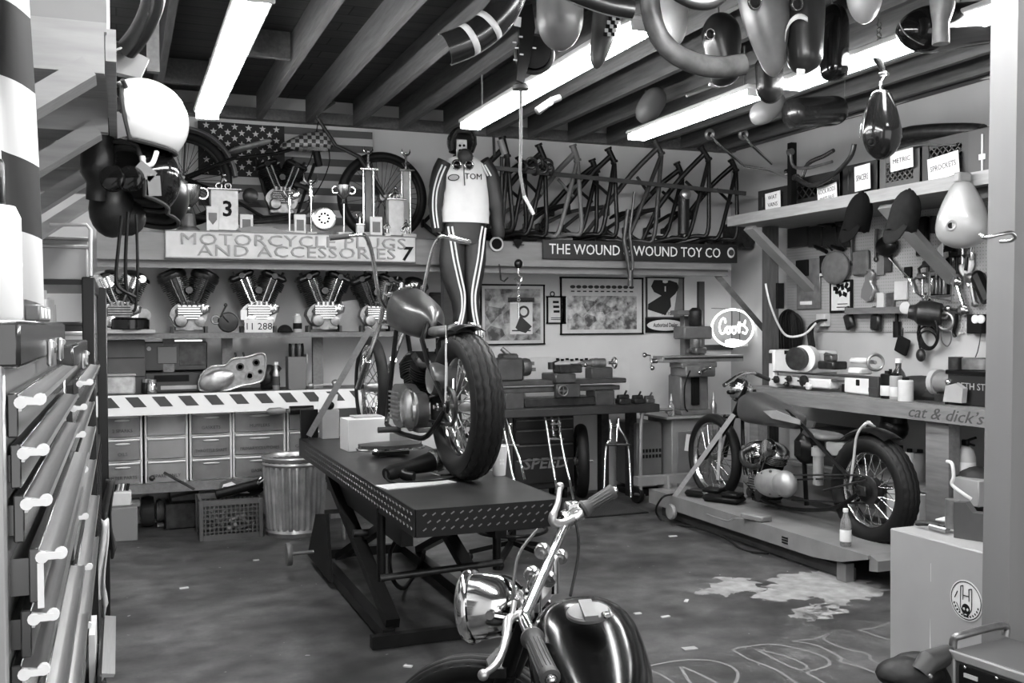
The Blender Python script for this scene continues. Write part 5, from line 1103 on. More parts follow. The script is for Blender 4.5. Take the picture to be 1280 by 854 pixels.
t('staff', MB().cyl((fx0-.2, 2.05, ztop+.01), (fx0+.3, 2.05, ztop+.01), .008), wood)
# ------------------------------------------------------------------ black rack with boxes
RX0, RX1, RY0, RY1 = -.55, -.112, 4.15, 5.25
t = Thing('black_rack', 'tall black steel rack standing between the tool chests and the striped workbench', 'rack', (-.33, 4.7, 0), world=True)
rk = mt('rack_black', 26, .3, .3)
for X, Y in ((RX1, RY0), (RX1+.03, RY1), (RX0, RY0), (RX0, RY1)): t('post', MB().box((X, Y, .87), (.045, .045, 1.74), None, .004), rk)
for z in (.25, .62, 1.0, 1.36, 1.72): t('shelf', MB().box(((RX0+RX1)/2, (RY0+RY1)/2, z), (RX1-RX0, RY1-RY0, .02)).box((RX1+.012, (RY0+RY1)/2, z), (.012, RY1-RY0, .05)), rk)
mesh = MB()
for i in range(14): mesh.cyl((RX1+.02, RY0+.06+i*.075, .62), (RX1+.02, RY0+.06+i*.075, 1.0), .0022, n=5)
for i in range(8): mesh.cyl((RX1+.02, RY0+.03, .66+i*.045), (RX1+.02, RY1-.03, .66+i*.045), .0022, n=5)
t('side_mesh', mesh, rk)
rack_items = [((-.2, 4.35, 1.73), (.17, .22, .14), grey1, 'grey open carton on top of the black rack', 'box'), ((-.22, 4.75, 1.73), (.2, .3, .2), grey2, 'darker bin behind the carton on the rack top', 'bin'), ((-.2, 4.4, 1.37), (.15, .2, .16), offw, 'pale box on the upper rack shelf', 'box'), ((-.2, 4.75, 1.37), (.16, .25, .2), grey3, 'dark box on the upper rack shelf behind the pale one', 'box'), ((-.2, 5.05, 1.37), (.14, .16, .14), alu, 'shiny tin at the back of the upper rack shelf', 'tin'), ((-.2, 4.45, 1.01), (.15, .25, .14), card, 'brown box on the middle rack shelf', 'box'), ((-.2, 4.9, 1.01), (.15, .2, .2), offw, 'white box on the middle rack shelf', 'box'), ((-.2, 4.6, .26), (.16, .3, .25), grey2, 'grey tub on the lowest rack shelf', 'tub')]
for p, sz, mm, lb, cat in rack_items:
    tt = Thing('storage_'+cat, lb, cat, p); tt('body', MB().box((0, 0, sz[2]/2), sz, None, .006), mm); tt('rim', MB().box((0, 0, sz[2]-.008), (sz[0]+.012, sz[1]+.012, .014), None, .003), mm); tt('label_patch', MB().box((sz[0]/2+.001, 0, sz[2]*.5), (.002, sz[1]*.4, sz[2]*.4)), paper)
m = MB(); m.tube([AY(62, 281, 4.2), AY(108, 281, 4.2), AY(113, 287, 4.2), AY(113, 352, 4.2)], .007, 8); single('bent_rod', 'pale bent rod rising round the carton on the rack top', 'rod', m, offw)
for i, (px, y0_, y1_, lb) in enumerate(((116, 640, 740, 'grey rag hanging low on the rack side nearest the chests'), (128, 650, 760, 'pale rag hanging on the rack side'), (136, 600, 690, 'dark rag hanging at the far post of the rack'))):
    Y = 4.9+.12*i; a = AY(px-7, y0_, Y); b = AY(px+7, y1_, Y); mb = MB(); 
    gdf = lambda u, v: V((a.x + (b.x-a.x)*u + .01*math.sin(v*5+i), Y + .03*math.sin(u*9+v*3), a.z + (b.z-a.z)*v*(1-.1*math.sin(u*7))))
    mb.grid(gdf, 14, 16); o = single('hanging_rag', lb, 'rag', mb, [grey1, offw, cloth_d][i], 'rags on the rack', 180); md = o.modifiers.new('thickness', 'SOLIDIFY'); md.thickness = .006
# ------------------------------------------------------------------ helmets on the timber shelf
hp = AY(178, 152, 3.3)
t = Thing('open_face_helmet', 'white open-face helmet with dark rim hanging from the timber shelf', 'helmet', hp, world=True)
mat = open_helmet(t, hp, R2(-94), .132, mt('helmet_white', 212, .22, coat=.4), lin_m, R2(-10), face=.3)
sn = MB()
for px, py in ((153, 100), (152, 139), (190, 171)): c = AY(px, py, 3.2); sn.cyl(c + (hp-c).normalized()*.03, c - (hp-c).normalized()*.001, .007, n=12)
t('snaps', sn, dsteel)
t('chin_strap', MB().tube([AY(196, 190, 3.22), AY(190, 205, 3.2), AY(180, 206, 3.2), AY(178, 195, 3.2)], .008, 6, smooth=4), offw)
for (px, py, Y, r, yaw, lb, shiny) in ((172, 222, 3.34, .128, -60, 'black helmet with goggles strap hanging right below the white helmet', blackg), (188, 245, 3.6, .13, -40, 'black helmet with bright piping lowest behind the goggles helmet', black)):
    c = AY(px, py, Y); t = Thing('black_helmet', lb, 'helmet', c, world=True); open_helmet(t, c, R2(yaw), r, shiny, lin_m, R2(-14), face=.25)
c = AY(150, 222, 3.18); t = Thing('riding_goggles', 'dark goggles with a grey strap hanging in front of the black helmets', 'goggles', c, world=True)
for px in (143, 165): t('goggle_cup', MB().lathe([(.036, 0), (.04, .012), (.034, .03), (.02, .034)], AY(px, 224, 3.16), (-.3, -1, 0), 20), blackg)
t('strap', MB().bar(AY(172, 206, 3.14), AY(192, 222, 3.14), .035, .005, (0, 1, 0)).bar(AY(192, 220, 3.14), AY(194, 245, 3.14), .036, .005, (0, 1, 0)), grey2)
mb = MB(); mb.tube([AY(128, 132, 3.3), AY(124, 165, 3.3), AY(122, 205, 3.3), AY(120, 250, 3.32)], [.03, .045, .05, .03], 14, smooth=4); t = single('leather_jacket_sleeve', 'dark leather sleeve hanging left of the black helmets', 'jacket', mb, mt('leather', 26, .4, 0, .2, 20, .3))
mb = MB(); mb.ell(AY(140, 262, 3.4), (.07, .07, .09), None, 16, 10); mb.ell(AY(158, 272, 3.42), (.06, .06, .06), None, 16, 10); single('dark_bag', 'soft dark bag hanging below the goggles', 'bag', mb, mt('bag_leather', 22, .5, 0, .2, 20, .3))
mb = MB()
mb.tube([AY(152, 270, 3.2), AY(148, 310, 3.2), AY(145, 345, 3.2), AY(149, 360, 3.2), AY(170, 372, 3.2)], .006, 6, smooth=5); single('hanging_cable', 'dark cable hanging in a loop below the helmets, nearer the rack', 'cable', mb, rubber)
mb = MB(); mb.tube([AY(160, 265, 3.22), AY(157, 320, 3.22), AY(158, 360, 3.22), AY(166, 378, 3.22)], .006, 6, smooth=5); mb.tube([AY(170, 268, 3.22), AY(172, 330, 3.22), AY(170, 380, 3.22), AY(166, 390, 3.22)], .005, 6, smooth=5); single('hanging_cable', 'thin dark cables hanging straight before the polished engine', 'cable', mb, rubber)
# fender and stud at the upper left
pts = [AY(158, 62, 3.6), AY(172, 45, 3.55), AY(183, 25, 3.5), AY(190, 4, 3.45), AY(192, -20, 3.4)]
mb = MB(); sp_ = spline(pts, 6); rings = []
for i, p in enumerate(sp_):
    d = (sp_[min(i+1, len(sp_)-1)]-sp_[max(i-1, 0)]).normalized(); s = d.cross(V((0, 1, 0))).normalized(); n = s.cross(d); ring = []
    for k in range(13): q = PI*k/12; ring.append(mb.bm.verts.new(p + s*(.036*math.cos(q)) - n*(.036*math.sin(q))))
    for k in range(12, -1, -1): q = PI*k/12; ring.append(mb.bm.verts.new(p + s*(.033*math.cos(q)) - n*(.033*math.sin(q))))
    rings.append(ring)
mb.loft(rings); t = Thing('curved_fender', 'dark curved fender with a pale edge hanging at the upper left near the white helmet', 'fender', pts[0], world=True); t('guard', mb, mt('fender_dark', 36, .25, .3, .15, 10, coat=.3))
t('edge', MB().tube([p + V((.036, -.005, 0)) for p in sp_], .004, 6), white); t('end_edge', MB().tube([sp_[0] + V((.036*math.cos(PI*k/8), -.036*math.sin(PI*k/8), .01*math.cos(PI*k/8))) for k in range(9)], .004, 6), white)
mb = MB(); mb.prism([(-.02, .0), (.09, -.02), (.12, .05), (.05, .08), (-.02, .07)], AY(140, 92, 3.7), (1, 0, 0), (0, 0, 1), .05); single('bracket_part', 'grey angular metal part lying on the timber shelf behind the white helmet', 'metal part', mb, grey2)
mb = MB(); mb.loft([[mb.bm.verts.new(AY(x, y, Y)) for x, y in ((137, 48), (168, 60), (160, 68), (137, 66))] for Y in (3.6, 3.75)]); single('metal_scoop', 'dark metal scoop below the curved fender', 'metal part', mb, dsteel)
struct('trim_5', MB().box(V((AY(191, 50, 4.4).x, 4.4, 2.98)), (.05, .04, .75)), woodb)
# ================================================================== drawers under the striped bench
clr = mt('drawer_clear', 128, .22, 0, .1, 6, coat=.3); clr2 = mt('drawer_clear_dark', 108, .2, 0, .2, 7, coat=.4); frm = mt('drawer_frame', 220, .4)
marker = mt('marker_ink', 36, .8); tape = mt('tape_label', 120, .7); zsh = .378
cols = [(128, 178, ['2 SPARKS', 'OILS', 'METER PARTS'], clr2, 'left-most, with METER PARTS written on its lowest drawer'), (181, 235, ['', '', 'SPARE ONLY'], clr, 'with flat grey drawers, SPARE ONLY on the lowest'), (237, 290, ['GASKETS', 'THROTTLE SHAFT', ''], clr2, 'with THROTTLE written on its middle drawer'), (291, 357, ['MUFFLERS', 'PRIMARY/CLUTCHES', 'GASKETS'], clr2, 'wide, with PRIMARY written on its middle drawer'), (359, 412, ['', 'CARBURETOR', ''], clr2, 'behind the trash can')]
for x0, x1, txts, mm, lb in cols:
    Yd_ = 7.84; a, b = AY(x0, 560, Yd_), AY(x1, 560, Yd_); W = b.x-a.x; Hh = .52; cx = (a.x+b.x)/2
    t = Thing('drawer_organizer', 'plastic drawer tower under the striped bench '+lb, 'drawer unit', (cx, Yd_, zsh), 0, 'plastic drawer towers')
    fm = MB(); dz = Hh/3
    for s in (-1, 1): fm.box((s*(W/2-.008), .2, Hh/2), (.016, .4, Hh), None, .003)
    for k in range(4): fm.box((0, .2, k*dz+(.006 if k == 0 else -.006 if k == 3 else 0)), (W, .4, .012), None, .003)
    t('frame', fm, frm)
    for k in range(3):
        d = MB(); zc = Hh - dz*(k+.5); n = 10; rings = []
        for i in range(n+1):
            u = -1+2*i/n; x = u*(W/2-.019); y = -.012-.012*(1-u*u); rings.append([d.bm.verts.new((x, y+q, zc+z)) for q, z in ((0, -dz/2+.012), (0, dz/2-.012), (.35, dz/2-.012), (.35, -dz/2+.012))])
        d.loft(rings); dr = t('drawer', d, mm)
        t('lip', MB().tube([(-(W/2-.02), -.014, zc+dz/2-.014), (0, -.028, zc+dz/2-.014), ((W/2-.02), -.014, zc+dz/2-.014)], .008, 6, smooth=4), frm, under=dr)
        if mm is clr2: t('handle', MB().ell((0, -.026, zc+dz*.26), (W*.2, .008, .008), None, 14, 6), offw, under=dr)
        if txts[k]: t.text('lettering', txts[k], .034, (0, -.027, zc-dz*.18), FACE_CAM, marker, under=dr, ext=.0006, sx=min(1, W*.8/(len(txts[k])*.021)))
# ------------------------------------------------------------------ on the striped bench
def on(px, Y, z=BZ): p = AY(px, 480, Y); return (p.x, Y, z)
t = Thing('dark_crate', 'dark board box standing at the left end of the striped bench', 'crate', on(155, 8.05)); 
t('box', MB().box((0, 0, .2), (.3, .3, .4), None, .004), mt('crate_dark', 62, .6, 0, .15, 8)); t('planks', MB().box((0, -.152, .13), (.29, .004, .005)).box((0, -.152, .27), (.29, .004, .005)), ink)
t = Thing('clear_parts_box', 'clear plastic parts box at the left end of the striped bench', 'box', on(150, 7.83)); t('body', MB().box((0, 0, .075), (.21, .14, .14), None, .015), mt('parts_clear', 150, .15, 0, .25, 18, coat=.5)); t('lid', MB().box((0, 0, .148), (.22, .15, .014), None, .005), grey1)
t = Thing('cassette_stereo', 'dark cassette stereo standing on a radio on the striped bench', 'stereo', on(219, 8.05, BZ+.165)); sb = mt('stereo_black', 34, .35, 0, .1, 10)
t('body', MB().box((0, 0, .11), (.46, .22, .22), None, .008), sb); t('cassette_door', MB().box((-.06, -.112, .12), (.14, .008, .13), None, .003), mt('cassette_window', 60, .15)); t('panel', MB().box((.12, -.112, .12), (.19, .006, .16), None, .002), dsteel); t('knob', MB().cyl((-.19, -.11, .17), (-.19, -.125, .17), .016, n=14), grey1); t('antenna', MB().box((.1, 0, .226), (.2, .03, .012)), chrome)
t = Thing('table_radio', 'low black radio with two round knobs under the cassette stereo', 'radio', on(219, 8.02)); t('body', MB().box((0, 0, .08), (.44, .24, .155), None, .008), sb); t('dial', MB().box((.02, -.122, .04), (.26, .006, .03), None, .002), grey1); 
for x in (-.19, .185): t('knob', MB().lathe([(.026, 0), (.026, .014), (.018, .02), (.006, .02)], (x, -.12, .08), (0, -1, 0), 20), alu)
t('speaker_slots', MB().box((-.03, -.122, .11), (.25, .004, .05)), ink)
for px, lb, mm in ((190, 'small chrome-lidded jar in front of the radio', chrome), (183, 'dark little jar next to the chrome jar on the bench', dsteel)):
    t = Thing('small_jar', lb, 'jar', on(px, 7.8 if px > 185 else 7.88)); t('body', MB().lathe([(.03, 0), (.034, .01), (.034, .07), (.026, .085)], n=18), mm); t('lid', MB().cyl((0, 0, .085), (0, 0, .11), .03, n=18), alu)
# engine case
t = Thing('engine_case', 'cast aluminium engine case with oval cover lying on the striped bench', 'engine case', on(291, 7.88)); pts = []
out = [(-.26, .02), (-.2, 0), (-.05, .0), (.05, .03), (.2, .06), (.24, .12), (.25, .24), (.22, .29), (.1, .26), (0, .25), (-.06, .2), (-.16, .19), (-.24, .13)]
t('case', MB().prism(out, (0, .05, .005), (1, 0, 0), (0, 0, 1), .1), alu_d); t('gasket_rim', MB().tube([(x*.97, -.055, z*.96+.012) for x, z in out], .009, 6, closed=True, smooth=3), alu)
ov = MB(); n = 28; ov.lathe([(.1, 0), (.1, .02), (.08, .04), (.04, .05), (.005, .052)], (0, 0, 0), (0, -1, 0), 32); ov.xf(M.Translation((-.12, -.05, .09)) @ M.Rotation(R2(-18), 4, 'Y') @ M.Diagonal((1.3, 1, .8, 1))); t('oval_cover', ov, alu)
for x, z, r in ((.05, .19, .03), (.17, .22, .028), (.12, .12, .035), (.2, .15, .018), (-.2, .06, .018)): t('bearing_hole', MB().lathe([(r, 0), (r, .012), (r*.6, .012), (r*.6, .002)], (x, -.048, z), (0, -1, 0), 18), dsteel if r < .034 else steel)
for x in (-.15, -.09): t('stud', MB().cyl((x+.18, 0, .25), (x+.17, 0, .3), .008), dsteel)
m = MB(); q = on(336, 7.97); m.ell((q[0], q[1], BZ+.1), (.08, .07, .1), None, 16, 10); m.cyl((q[0]+.02, q[1]-.06, BZ+.12), (q[0]+.06, q[1]-.1, BZ+.18), .03); m.cyl((q[0]-.05, q[1], BZ+.02), (q[0]+.06, q[1]-.09, BZ+.05), .028); single('carburetor', 'dark carburetor lying behind the end of the engine case', 'machine part', m, dsteel)
can('spray_can', 'slim spray can with bright rings on the striped bench right of the engine case', 345, 465, 7.86, .028, .2, alu, BZ, 'spray can', band=grey3, neck=.6)
t = Thing('tool_carton', 'open carton packed with tool handles at the right of the striped bench', 'box', on(370, 7.92)); t('carton', MB().box((0, 0, .13), (.14, .14, .26), None, .003), mt('carton_grey', 96, .8)); t('flap', MB().box((.08, 0, .24), (.012, .12, .07)), card)
for k in range(5): t('tool_handle', MB().tube([(-.045+.022*k, -.02, .2), (-.05+.025*k, -.03, .31), (-.048+.024*k, -.02, .36)], .011, 8, smooth=3), steel if k % 2 else black)
m = MB(); p = AY(388, 472, 7.82); m.bar((p.x-.02, 7.82, BZ+.03), (p.x+.2, 7.84, BZ+.04), .015, .012); m.ell((p.x+.2, 7.84, BZ+.045), (.03, .03, .03), None, 14, 8); m.ell((p.x, 7.82, BZ+.03), (.025, .025, .025), None, 12, 8); single('connecting_rod', 'small shiny connecting rod lying at the right end of the striped bench', 'machine part', m, alu)
t = Thing('clamp_handle', 'wooden-handled pipe clamp fixed under the right end of the striped bench', 'clamp', (AY(345, 514, 7.6).x, 7.6, AY(345, 514, 7.6).z)); t('handle', MB().lathe([(.01, -.07), (.026, -.05), (.028, .03), (.016, .07)], (0, 0, 0), (1, 0, 0), 18), grey2); t('ferrule', MB().cyl((.07, 0, 0), (.1, 0, 0), .016), chrome); t('shaft', MB().cyl((.1, 0, 0), (.28, 0, 0), .035), black)
# ------------------------------------------------------------------ floor under the striped bench
c = V((1.2, 7.47, 0)); t = Thing('trash_can', 'ribbed galvanised metal trash can standing in front of the drawers', 'trash can', c); gal = mt('galvanised', 172, .33, .7, .22, 9, .05)
mb = MB(); rings = []
for z, r, w in ((0, .2, 0), (.02, .205, 0), (.03, .212, 0), (.05, .205, 0), (.06, .205, 1), (.28, .218, 1), (.5, .228, 1), (.515, .23, 0), (.53, .238, 0), (.545, .232, 0), (.56, .236, 0), (.575, .243, 0), (.585, .237, 0)):
    rings.append([mb.bm.verts.new(((r + w*.006*(1 if (i//2) % 2 else -1))*math.cos(2*PI*i/112), (r + w*.006*(1 if (i//2) % 2 else -1))*math.sin(2*PI*i/112), z)) for i in range(112)])
mb.loft(rings, caps=False); A = rings[0]; mb.face(A[::-1]); mb.face([mb.bm.verts.new((.2*math.cos(2*PI*i/40), .2*math.sin(2*PI*i/40), .47)) for i in range(40)])
body_ = t('body', mb, gal, ang=25)
for s in (-1, 1): t('handle', MB().tube([(s*.235, -.06, .42), (s*.26, -.05, .4), (s*.265, 0, .38), (s*.26, .05, .4), (s*.235, .06, .42)], .007, 6, smooth=3), gal)
t('bag_liner', MB().lathe([(.235, .55), (.21, .5), (.2, .42), (.05, .4), (.005, .42)], n=30, caps=False), grey3)
a, b = AZ(238, 652, 0), AZ(320, 655, 0)
t = Thing('milk_crate', 'plastic milk crate full of metal bits on the floor left of the trash can', 'crate', ((a.x+b.x)/2, 7.6, 0)); cr = mt('crate_plastic', 76, .5); w_, d_, h_ = .42, .34, .29
f_ = MB(); f_.box((0, 0, .008), (w_, d_, .014))
for s in (-1, 1):
    f_.box((0, s*d_/2, h_-.02), (w_+.012, .014, .04)); f_.box((s*w_/2, 0, h_-.02), (.014, d_+.012, .04)); f_.box((0, s*d_/2, .02), (w_+.012, .014, .04)); f_.box((s*w_/2, 0, .02), (.014, d_+.012, .04))
    for e in (-1, 1): f_.box((s*w_/2, e*d_/2, h_/2), (.03, .03, h_), None, .004)
    for i in range(13): f_.box((-w_/2+.03+i*.03, s*d_/2, h_/2), (.008, .008, h_-.05))
    for i in range(10): f_.box((s*w_/2, -d_/2+.03+i*.03, h_/2), (.008, .008, h_-.05))
    for k in range(6): f_.box((0, s*d_/2, .06+.033*k), (w_, .006, .007)); f_.box((s*w_/2, 0, .06+.033*k), (.006, d_, .007))
t('basket', f_, cr); cx, cy = (a.x+b.x)/2, 7.6
random.seed(3); m = MB()
for i in range(26): q = V((random.uniform(-.17, .17), random.uniform(-.13, .13), random.uniform(.03, .2))); dd = V((random.uniform(-1, 1), random.uniform(-1, 1), random.uniform(-.5, .5))).normalized()*.06; m.cyl(q-dd, q+dd, random.uniform(.006, .018), n=8)
m.xf(M.Translation((cx, cy, 0))); o = single('metal_scraps', 'loose metal bits heaped inside the milk crate', 'metal scraps', m, alu_d); o['kind'] = 'stuff'
t = Thing('race_number_panel', 'dark fairing panel with pale number patches lying on the milk crate', 'panel', (cx, cy, h_), world=False, rot=M.Rotation(R2(-8), 3, 'Z') @ M.Rotation(R2(52), 3, 'X'))
t('panel', MB().prism([(-.08, -.02), (.2, -.02), (.26, .03), (.02, .13), (-.06, .1)], (0, -.0, .012), (1, 0, 0), (0, 1, 0), .012), black); t('patch', MB().prism([(-.06, -.0), (.15, 0), (.02, .1), (-.04, .08)], (0, 0, .025), (1, 0, 0), (0, 1, 0), .002), offw); t('number', MB().box((-.015, .035, .028), (.05, .05, .002), None, .0005).box((.055, .03, .028), (.05, .035, .002)), ink)
m = MB(); q = V((cx, cy, 0)); m.tube([q + V((-.1, -.1, h_+.03)), q + V((.28, -.06, h_+.1))], .035, 14); single('rolled_mat', 'black rolled mat lying on top of the milk crate', 'roll', m, satin)
m = MB(); m.tube([AY(205, 591, 7.7), AY(243, 612, 7.6)], .01, 8); m.ell(AY(190, 598, 7.74), (.022,)*3, None, 10, 8); single('long_rod', 'dark rod slanting down to the milk crate', 'rod', m, dsteel)
a = AZ(152, 678, 0); t = Thing('floor_carton', 'grey floor carton with a white tray of parts, under the bench', 'box', (a.x, a.y+.15, 0)); t('carton', MB().box((0, 0, .12), (.22, .26, .24), None, .004), mt('carton_light', 118, .8)); t('tray', MB().box((-.02, 0, .3), (.18, .2, .1), None, .008), offw); t('tub', MB().box((.0, .03, .25), (.26, .24, .03), None, .004), grey2)
for i in range(5): t('part_in_tray', MB().cyl((-.08+.03*i, -.03, .35), (-.07+.03*i, -.02, .4), .012+.002*(i % 2), n=10), [chrome, black, alu][i % 3])
a = AZ(205, 660, 0); t = Thing('electric_motor', 'grey electric motor with round end housing on the floor under the bench', 'motor', (a.x, a.y+.1, 0)); t('end_housing', MB().lathe([(.02, -.06), (.11, -.05), (.12, 0), (.11, .04), (.05, .05)], (-.11, 0, .12), (1, 0, .0), 24), grey3); t('body', finned(MB(), (-.05, 0, .12), (.17, 0, .12), .09, 7, .9, 24), grey2); t('foot', MB().box((.05, 0, .015), (.2, .14, .03), None, .005), grey2); t('shaft', MB().cyl((.17, 0, .12), (.22, 0, .12), .02), steel)
m = MB(); a = V((.42, 7.98, 0)); m.box((a.x+.02, a.y+.05, .25), (.22, .18, .1), None, .02); m.cyl((a.x-.08, a.y, .27), (a.x+.12, a.y, .3), .05, n=14); m.box((a.x, a.y+.06, .1), (.24, .18, .2), None, .01); single('old_gearbox', 'old dark gearbox stacked behind the electric motor', 'machine part', m, dsteel)
for px, py, lb in ((323, 612, 'bright clamp hanging between crate and trash can, upper'), (325, 645, 'bright clamp at the foot of the trash can')):
    q = AY(px, py, 7.62); m = MB(); m.tube([q, q - V((0, 0, .12))], .016, 8); m.box(q, (.06, .03, .03)); m.tube([q - V((0, 0, .12)), (q.x, q.y, .0)], .006, 6); single('metal_clamp', lb, 'clamp', m, chrome)
m = MB(); q = AZ(413, 628, 0); 
q = AY(411, 585, 7.2); m.tube([q, AY(428, 640, 7.1), V((AY(430, 660, 7.1).x, 7.1, 0))], .012, 8); m.box(AY(421, 645, 7.1), (.09, .03, .03)); single('floor_jack_handle', 'thin bright jack handle standing right of the trash can', 'jack', m, alu)
# ------------------------------------------------------------------ on the lift table
def ont(px, py, z=TZ): p = AZ(px, py, z); return p
p = ont(455, 563); t = Thing('white_carton', 'white cardboard box standing on the lift table beside the chopper', 'box', (p.x+.02, p.y+.06, TZ), .05); t('carton', MB().box((0, 0, .1), (.27, .2, .2), None, .003), mt('carton_white', 200, .7, 0, .04, 6)); t('flap', MB().box((.02, .04, .205), (.18, .14, .012)), card)
p = ont(414, 550); t = Thing('small_carton', 'slim grey box with a white card standing behind the white carton', 'box', (p.x+.01, p.y+.12, TZ)); t('carton', MB().box((0, 0, .1), (.12, .12, .2), None, .003), grey1); t('card', MB().box((.0, .05, .24), (.13, .006, .14), M.Rotation(R2(8), 3, 'Y'), .002), white); t('knob_part', MB().ell((-.0, -.02, .23), (.035, .03, .03), None, 14, 8), black)
p = ont(490, 570); t = Thing('seat_pan', 'dark flat seat pan with chrome edge lying on the lift table', 'seat pan', (p.x-.0, p.y+.03, TZ+.005), R2(10))
pp = [(-.2, -.02), (-.17, .1), (-.05, .14), (.18, .12), (.22, .02), (.15, -.1), (-.08, -.11)]
t('pan', MB().prism(pp, (0, 0, .04), (1, 0, 0), (0, 1, 0), .025), grey3); t('edge', MB().tube([(x, y, .04) for x, y in pp], .009, 6, closed=True, smooth=3), chrome); t('block', MB().box((0, 0, .02), (.2, .1, .04)), black)
p = ont(520, 597); t = Thing('heat_gun', 'dark angle grinder with a round bright nose lying on the lift table', 'power tool', (p.x, p.y, TZ), R2(25)); t('body', MB().lathe([(.03, -.2), (.04, -.17), (.036, -.05), (.045, .03), (.052, .1)], (0, 0, .06), (1, 0, .1), 22), satin); t('nose', MB().lathe([(.052, .1), (.062, .12), (.062, .16), (.04, .17), (.02, .165)], (0, 0, .06), (1, 0, .1), 24), chrome_d); t('grip', MB().tube([(-.1, .0, .05), (-.12, -.05, .03), (-.1, -.1, .025)], .026, 10, smooth=3), black); t('cord', MB().tube([(-.2, 0, .05), (-.22, -.06, .01), (-.1, -.16, .008), (.05, -.2, .008), (.2, -.14, .008), (.1, -.08, .008)], .006, 6, smooth=5), rubber)
p = ont(520, 606); single('loose_papers', 'white paper sheets lying on the lift table under the power tool', 'paper', MB().box((p.x, p.y, TZ+.003), (.38, .14, .004), M.Rotation(R2(12), 3, 'Z')), mt('sheet_paper', 180, .8))
p = ont(548, 592); single('paper_scrap', 'small white paper scrap against the fat rear tire', 'paper', MB().box((p.x-.05, p.y-.03, TZ+.012), (.08, .06, .003), M.Rotation(.35, 3, 'Y')), white)
p = ont(624, 594); t = Thing('paper_cup', 'tall white paper cup with grey print on the lift table right of the tire', 'cup', (p.x, p.y, TZ)); t('cup', MB().lathe([(.032, 0), (.033, .002), (.045, .15), (.047, .152), (.045, .158), (.043, .15)], n=28), mt('cup_white', 210, .6)); t('print_band', MB().lathe([(.0362, .045), (.0415, .11)], n=28, caps=False), grey1); m = MB()
for i in (-1, 1):
    for k in (-1, 1): m.box((i*.008, -.0392, .075+k*.009), (.01, .004, .011))
t('print_mark', m, white); t('straw', MB().cyl((0, 0, .02), (-.012, .0, .22), .004), white)
# ------------------------------------------------------------------ lathe on its table
LY = 7.8; lx = lambda px: AY(px, 480, LY).x; lz = lambda py: AY(700, py, LY).z
tz = lz(507); t = Thing('lathe_table', 'dark heavy table carrying the old lathe against the back wall', 'table', (lx(715), LY, 0))
X0 = lx(715); t('top', MB().box((0, .05, tz-.035), (lx(812)-lx(618), .55, .07), None, .006), mt('table_dark', 50, .4, .2, .2, 8))
for x in (lx(630), lx(760), lx(795)): t('leg', MB().box((x-X0, .1, (tz-.07)/2), (.07, .09, tz-.07)), dsteel)
ld = mt('lathe_grey', 66, .4, .25, .25, 12)
t = Thing('metal_lathe', 'old dark metal lathe on the table in the middle of the back wall', 'lathe', (X0, LY, tz)); g_ = lambda px, py: V((lx(px)-X0, 0, lz(py)-tz))
def bxp(x0, y0, x1, y1, y=0, d=.2, bev=.008): a, b = g_(x0, y0), g_(x1, y1); return MB().box(((a.x+b.x)/2, y, (a.z+b.z)/2), (b.x-a.x, d, a.z-b.z), None, bev)
t('bed', bxp(622, 474, 776, 480, 0, .22), ld); t('bed_rail', bxp(624, 483, 770, 489, 0, .16), ld); t('foot', bxp(626, 488, 650, 508, 0, .2), ld); t('foot', bxp(738, 489, 762, 508, 0, .2), ld); t('chip_tray', bxp(650, 496, 738, 507, .02, .24), dsteel)
t('headstock', bxp(616, 446, 650, 475, 0, .2, .02), ld); hdk = bxp(625, 441, 645, 450, 0, .14, .015); t('pulley_cover', hdk, ld); a = g_(651, 458); t('chuck', MB().lathe([(.03, 0), (.075, .005), (.078, .05), (.07, .075), (.055, .078), (.02, .078)], a, (1, 0, 0), 24), steel)
t('chuck_jaws', MB().box(a + V((.095, 0, .03)), (.05, .03, .03)).box(a + V((.095, -.03, -.02)), (.05, .03, .03)), steel)
car = t('carriage', bxp(684, 466, 710, 478, -.02, .3, .01), ld); t('apron', bxp(686, 478, 716, 496, -.13, .06, .01), ld, under=car); a = g_(693, 487); t('hand_wheel', MB().torus(a + V((0, -.18, 0)), (0, 1, 0), .042, .008, 24, 8).cyl(a + V((0, -.13, 0)), a + V((0, -.2, 0)), .014).bar(a + V((-.04, -.18, 0)), a + V((.04, -.18, 0)), .01, .01).bar(a + V((0, -.18, -.04)), a + V((0, -.18, .04)), .01, .01), steel, under=car)
t('tool_slide', bxp(694, 456, 722, 466, -.02, .16, .008), dsteel, under=car); a = g_(688, 457); t('tool_post', MB().cyl(a + V((0, -.02, -.03)), a + V((0, -.02, .03)), .03).tube([a + V((0, -.02, .02)), a + V((.06, -.06, .05))], .008, 6), dsteel, under=car)
a = g_(712, 457); t('slide_handle', MB().cyl(a + V((0, -.02, 0)), a + V((.12, -.02, 0)), .016).ell(a + V((.14, -.02, 0)), (.02,)*3, None, 10, 6), chrome_d, under=car)
ts = t('tailstock', bxp(735, 460, 762, 476, 0, .14, .012), ld); a = g_(722, 455); t('quill', MB().lathe([(.004, 0), (.014, .05), (.03, .06), (.03, .13), (.042, .14), (.042, .26), (.02, .27)], a, (1, 0, 0), 18), alu_d, under=ts); a = g_(768, 455); t('tail_wheel', MB().torus(a, (1, 0, 0), .045, .009, 24, 8).cyl(a - V((.06, 0, 0)), a + V((.01, 0, 0)), .014).bar(a - V((0, .04, 0)), a + V((0, .04, 0)), .01, .01), chrome_d, under=ts)
a = g_(640, 452); t('belt_lever', MB().tube([a + V((-.1, -.02, .12)), a + V((0, -.04, .03)), a + V((.08, -.05, .02))], [.02, .025, .012], 10), alu_d)
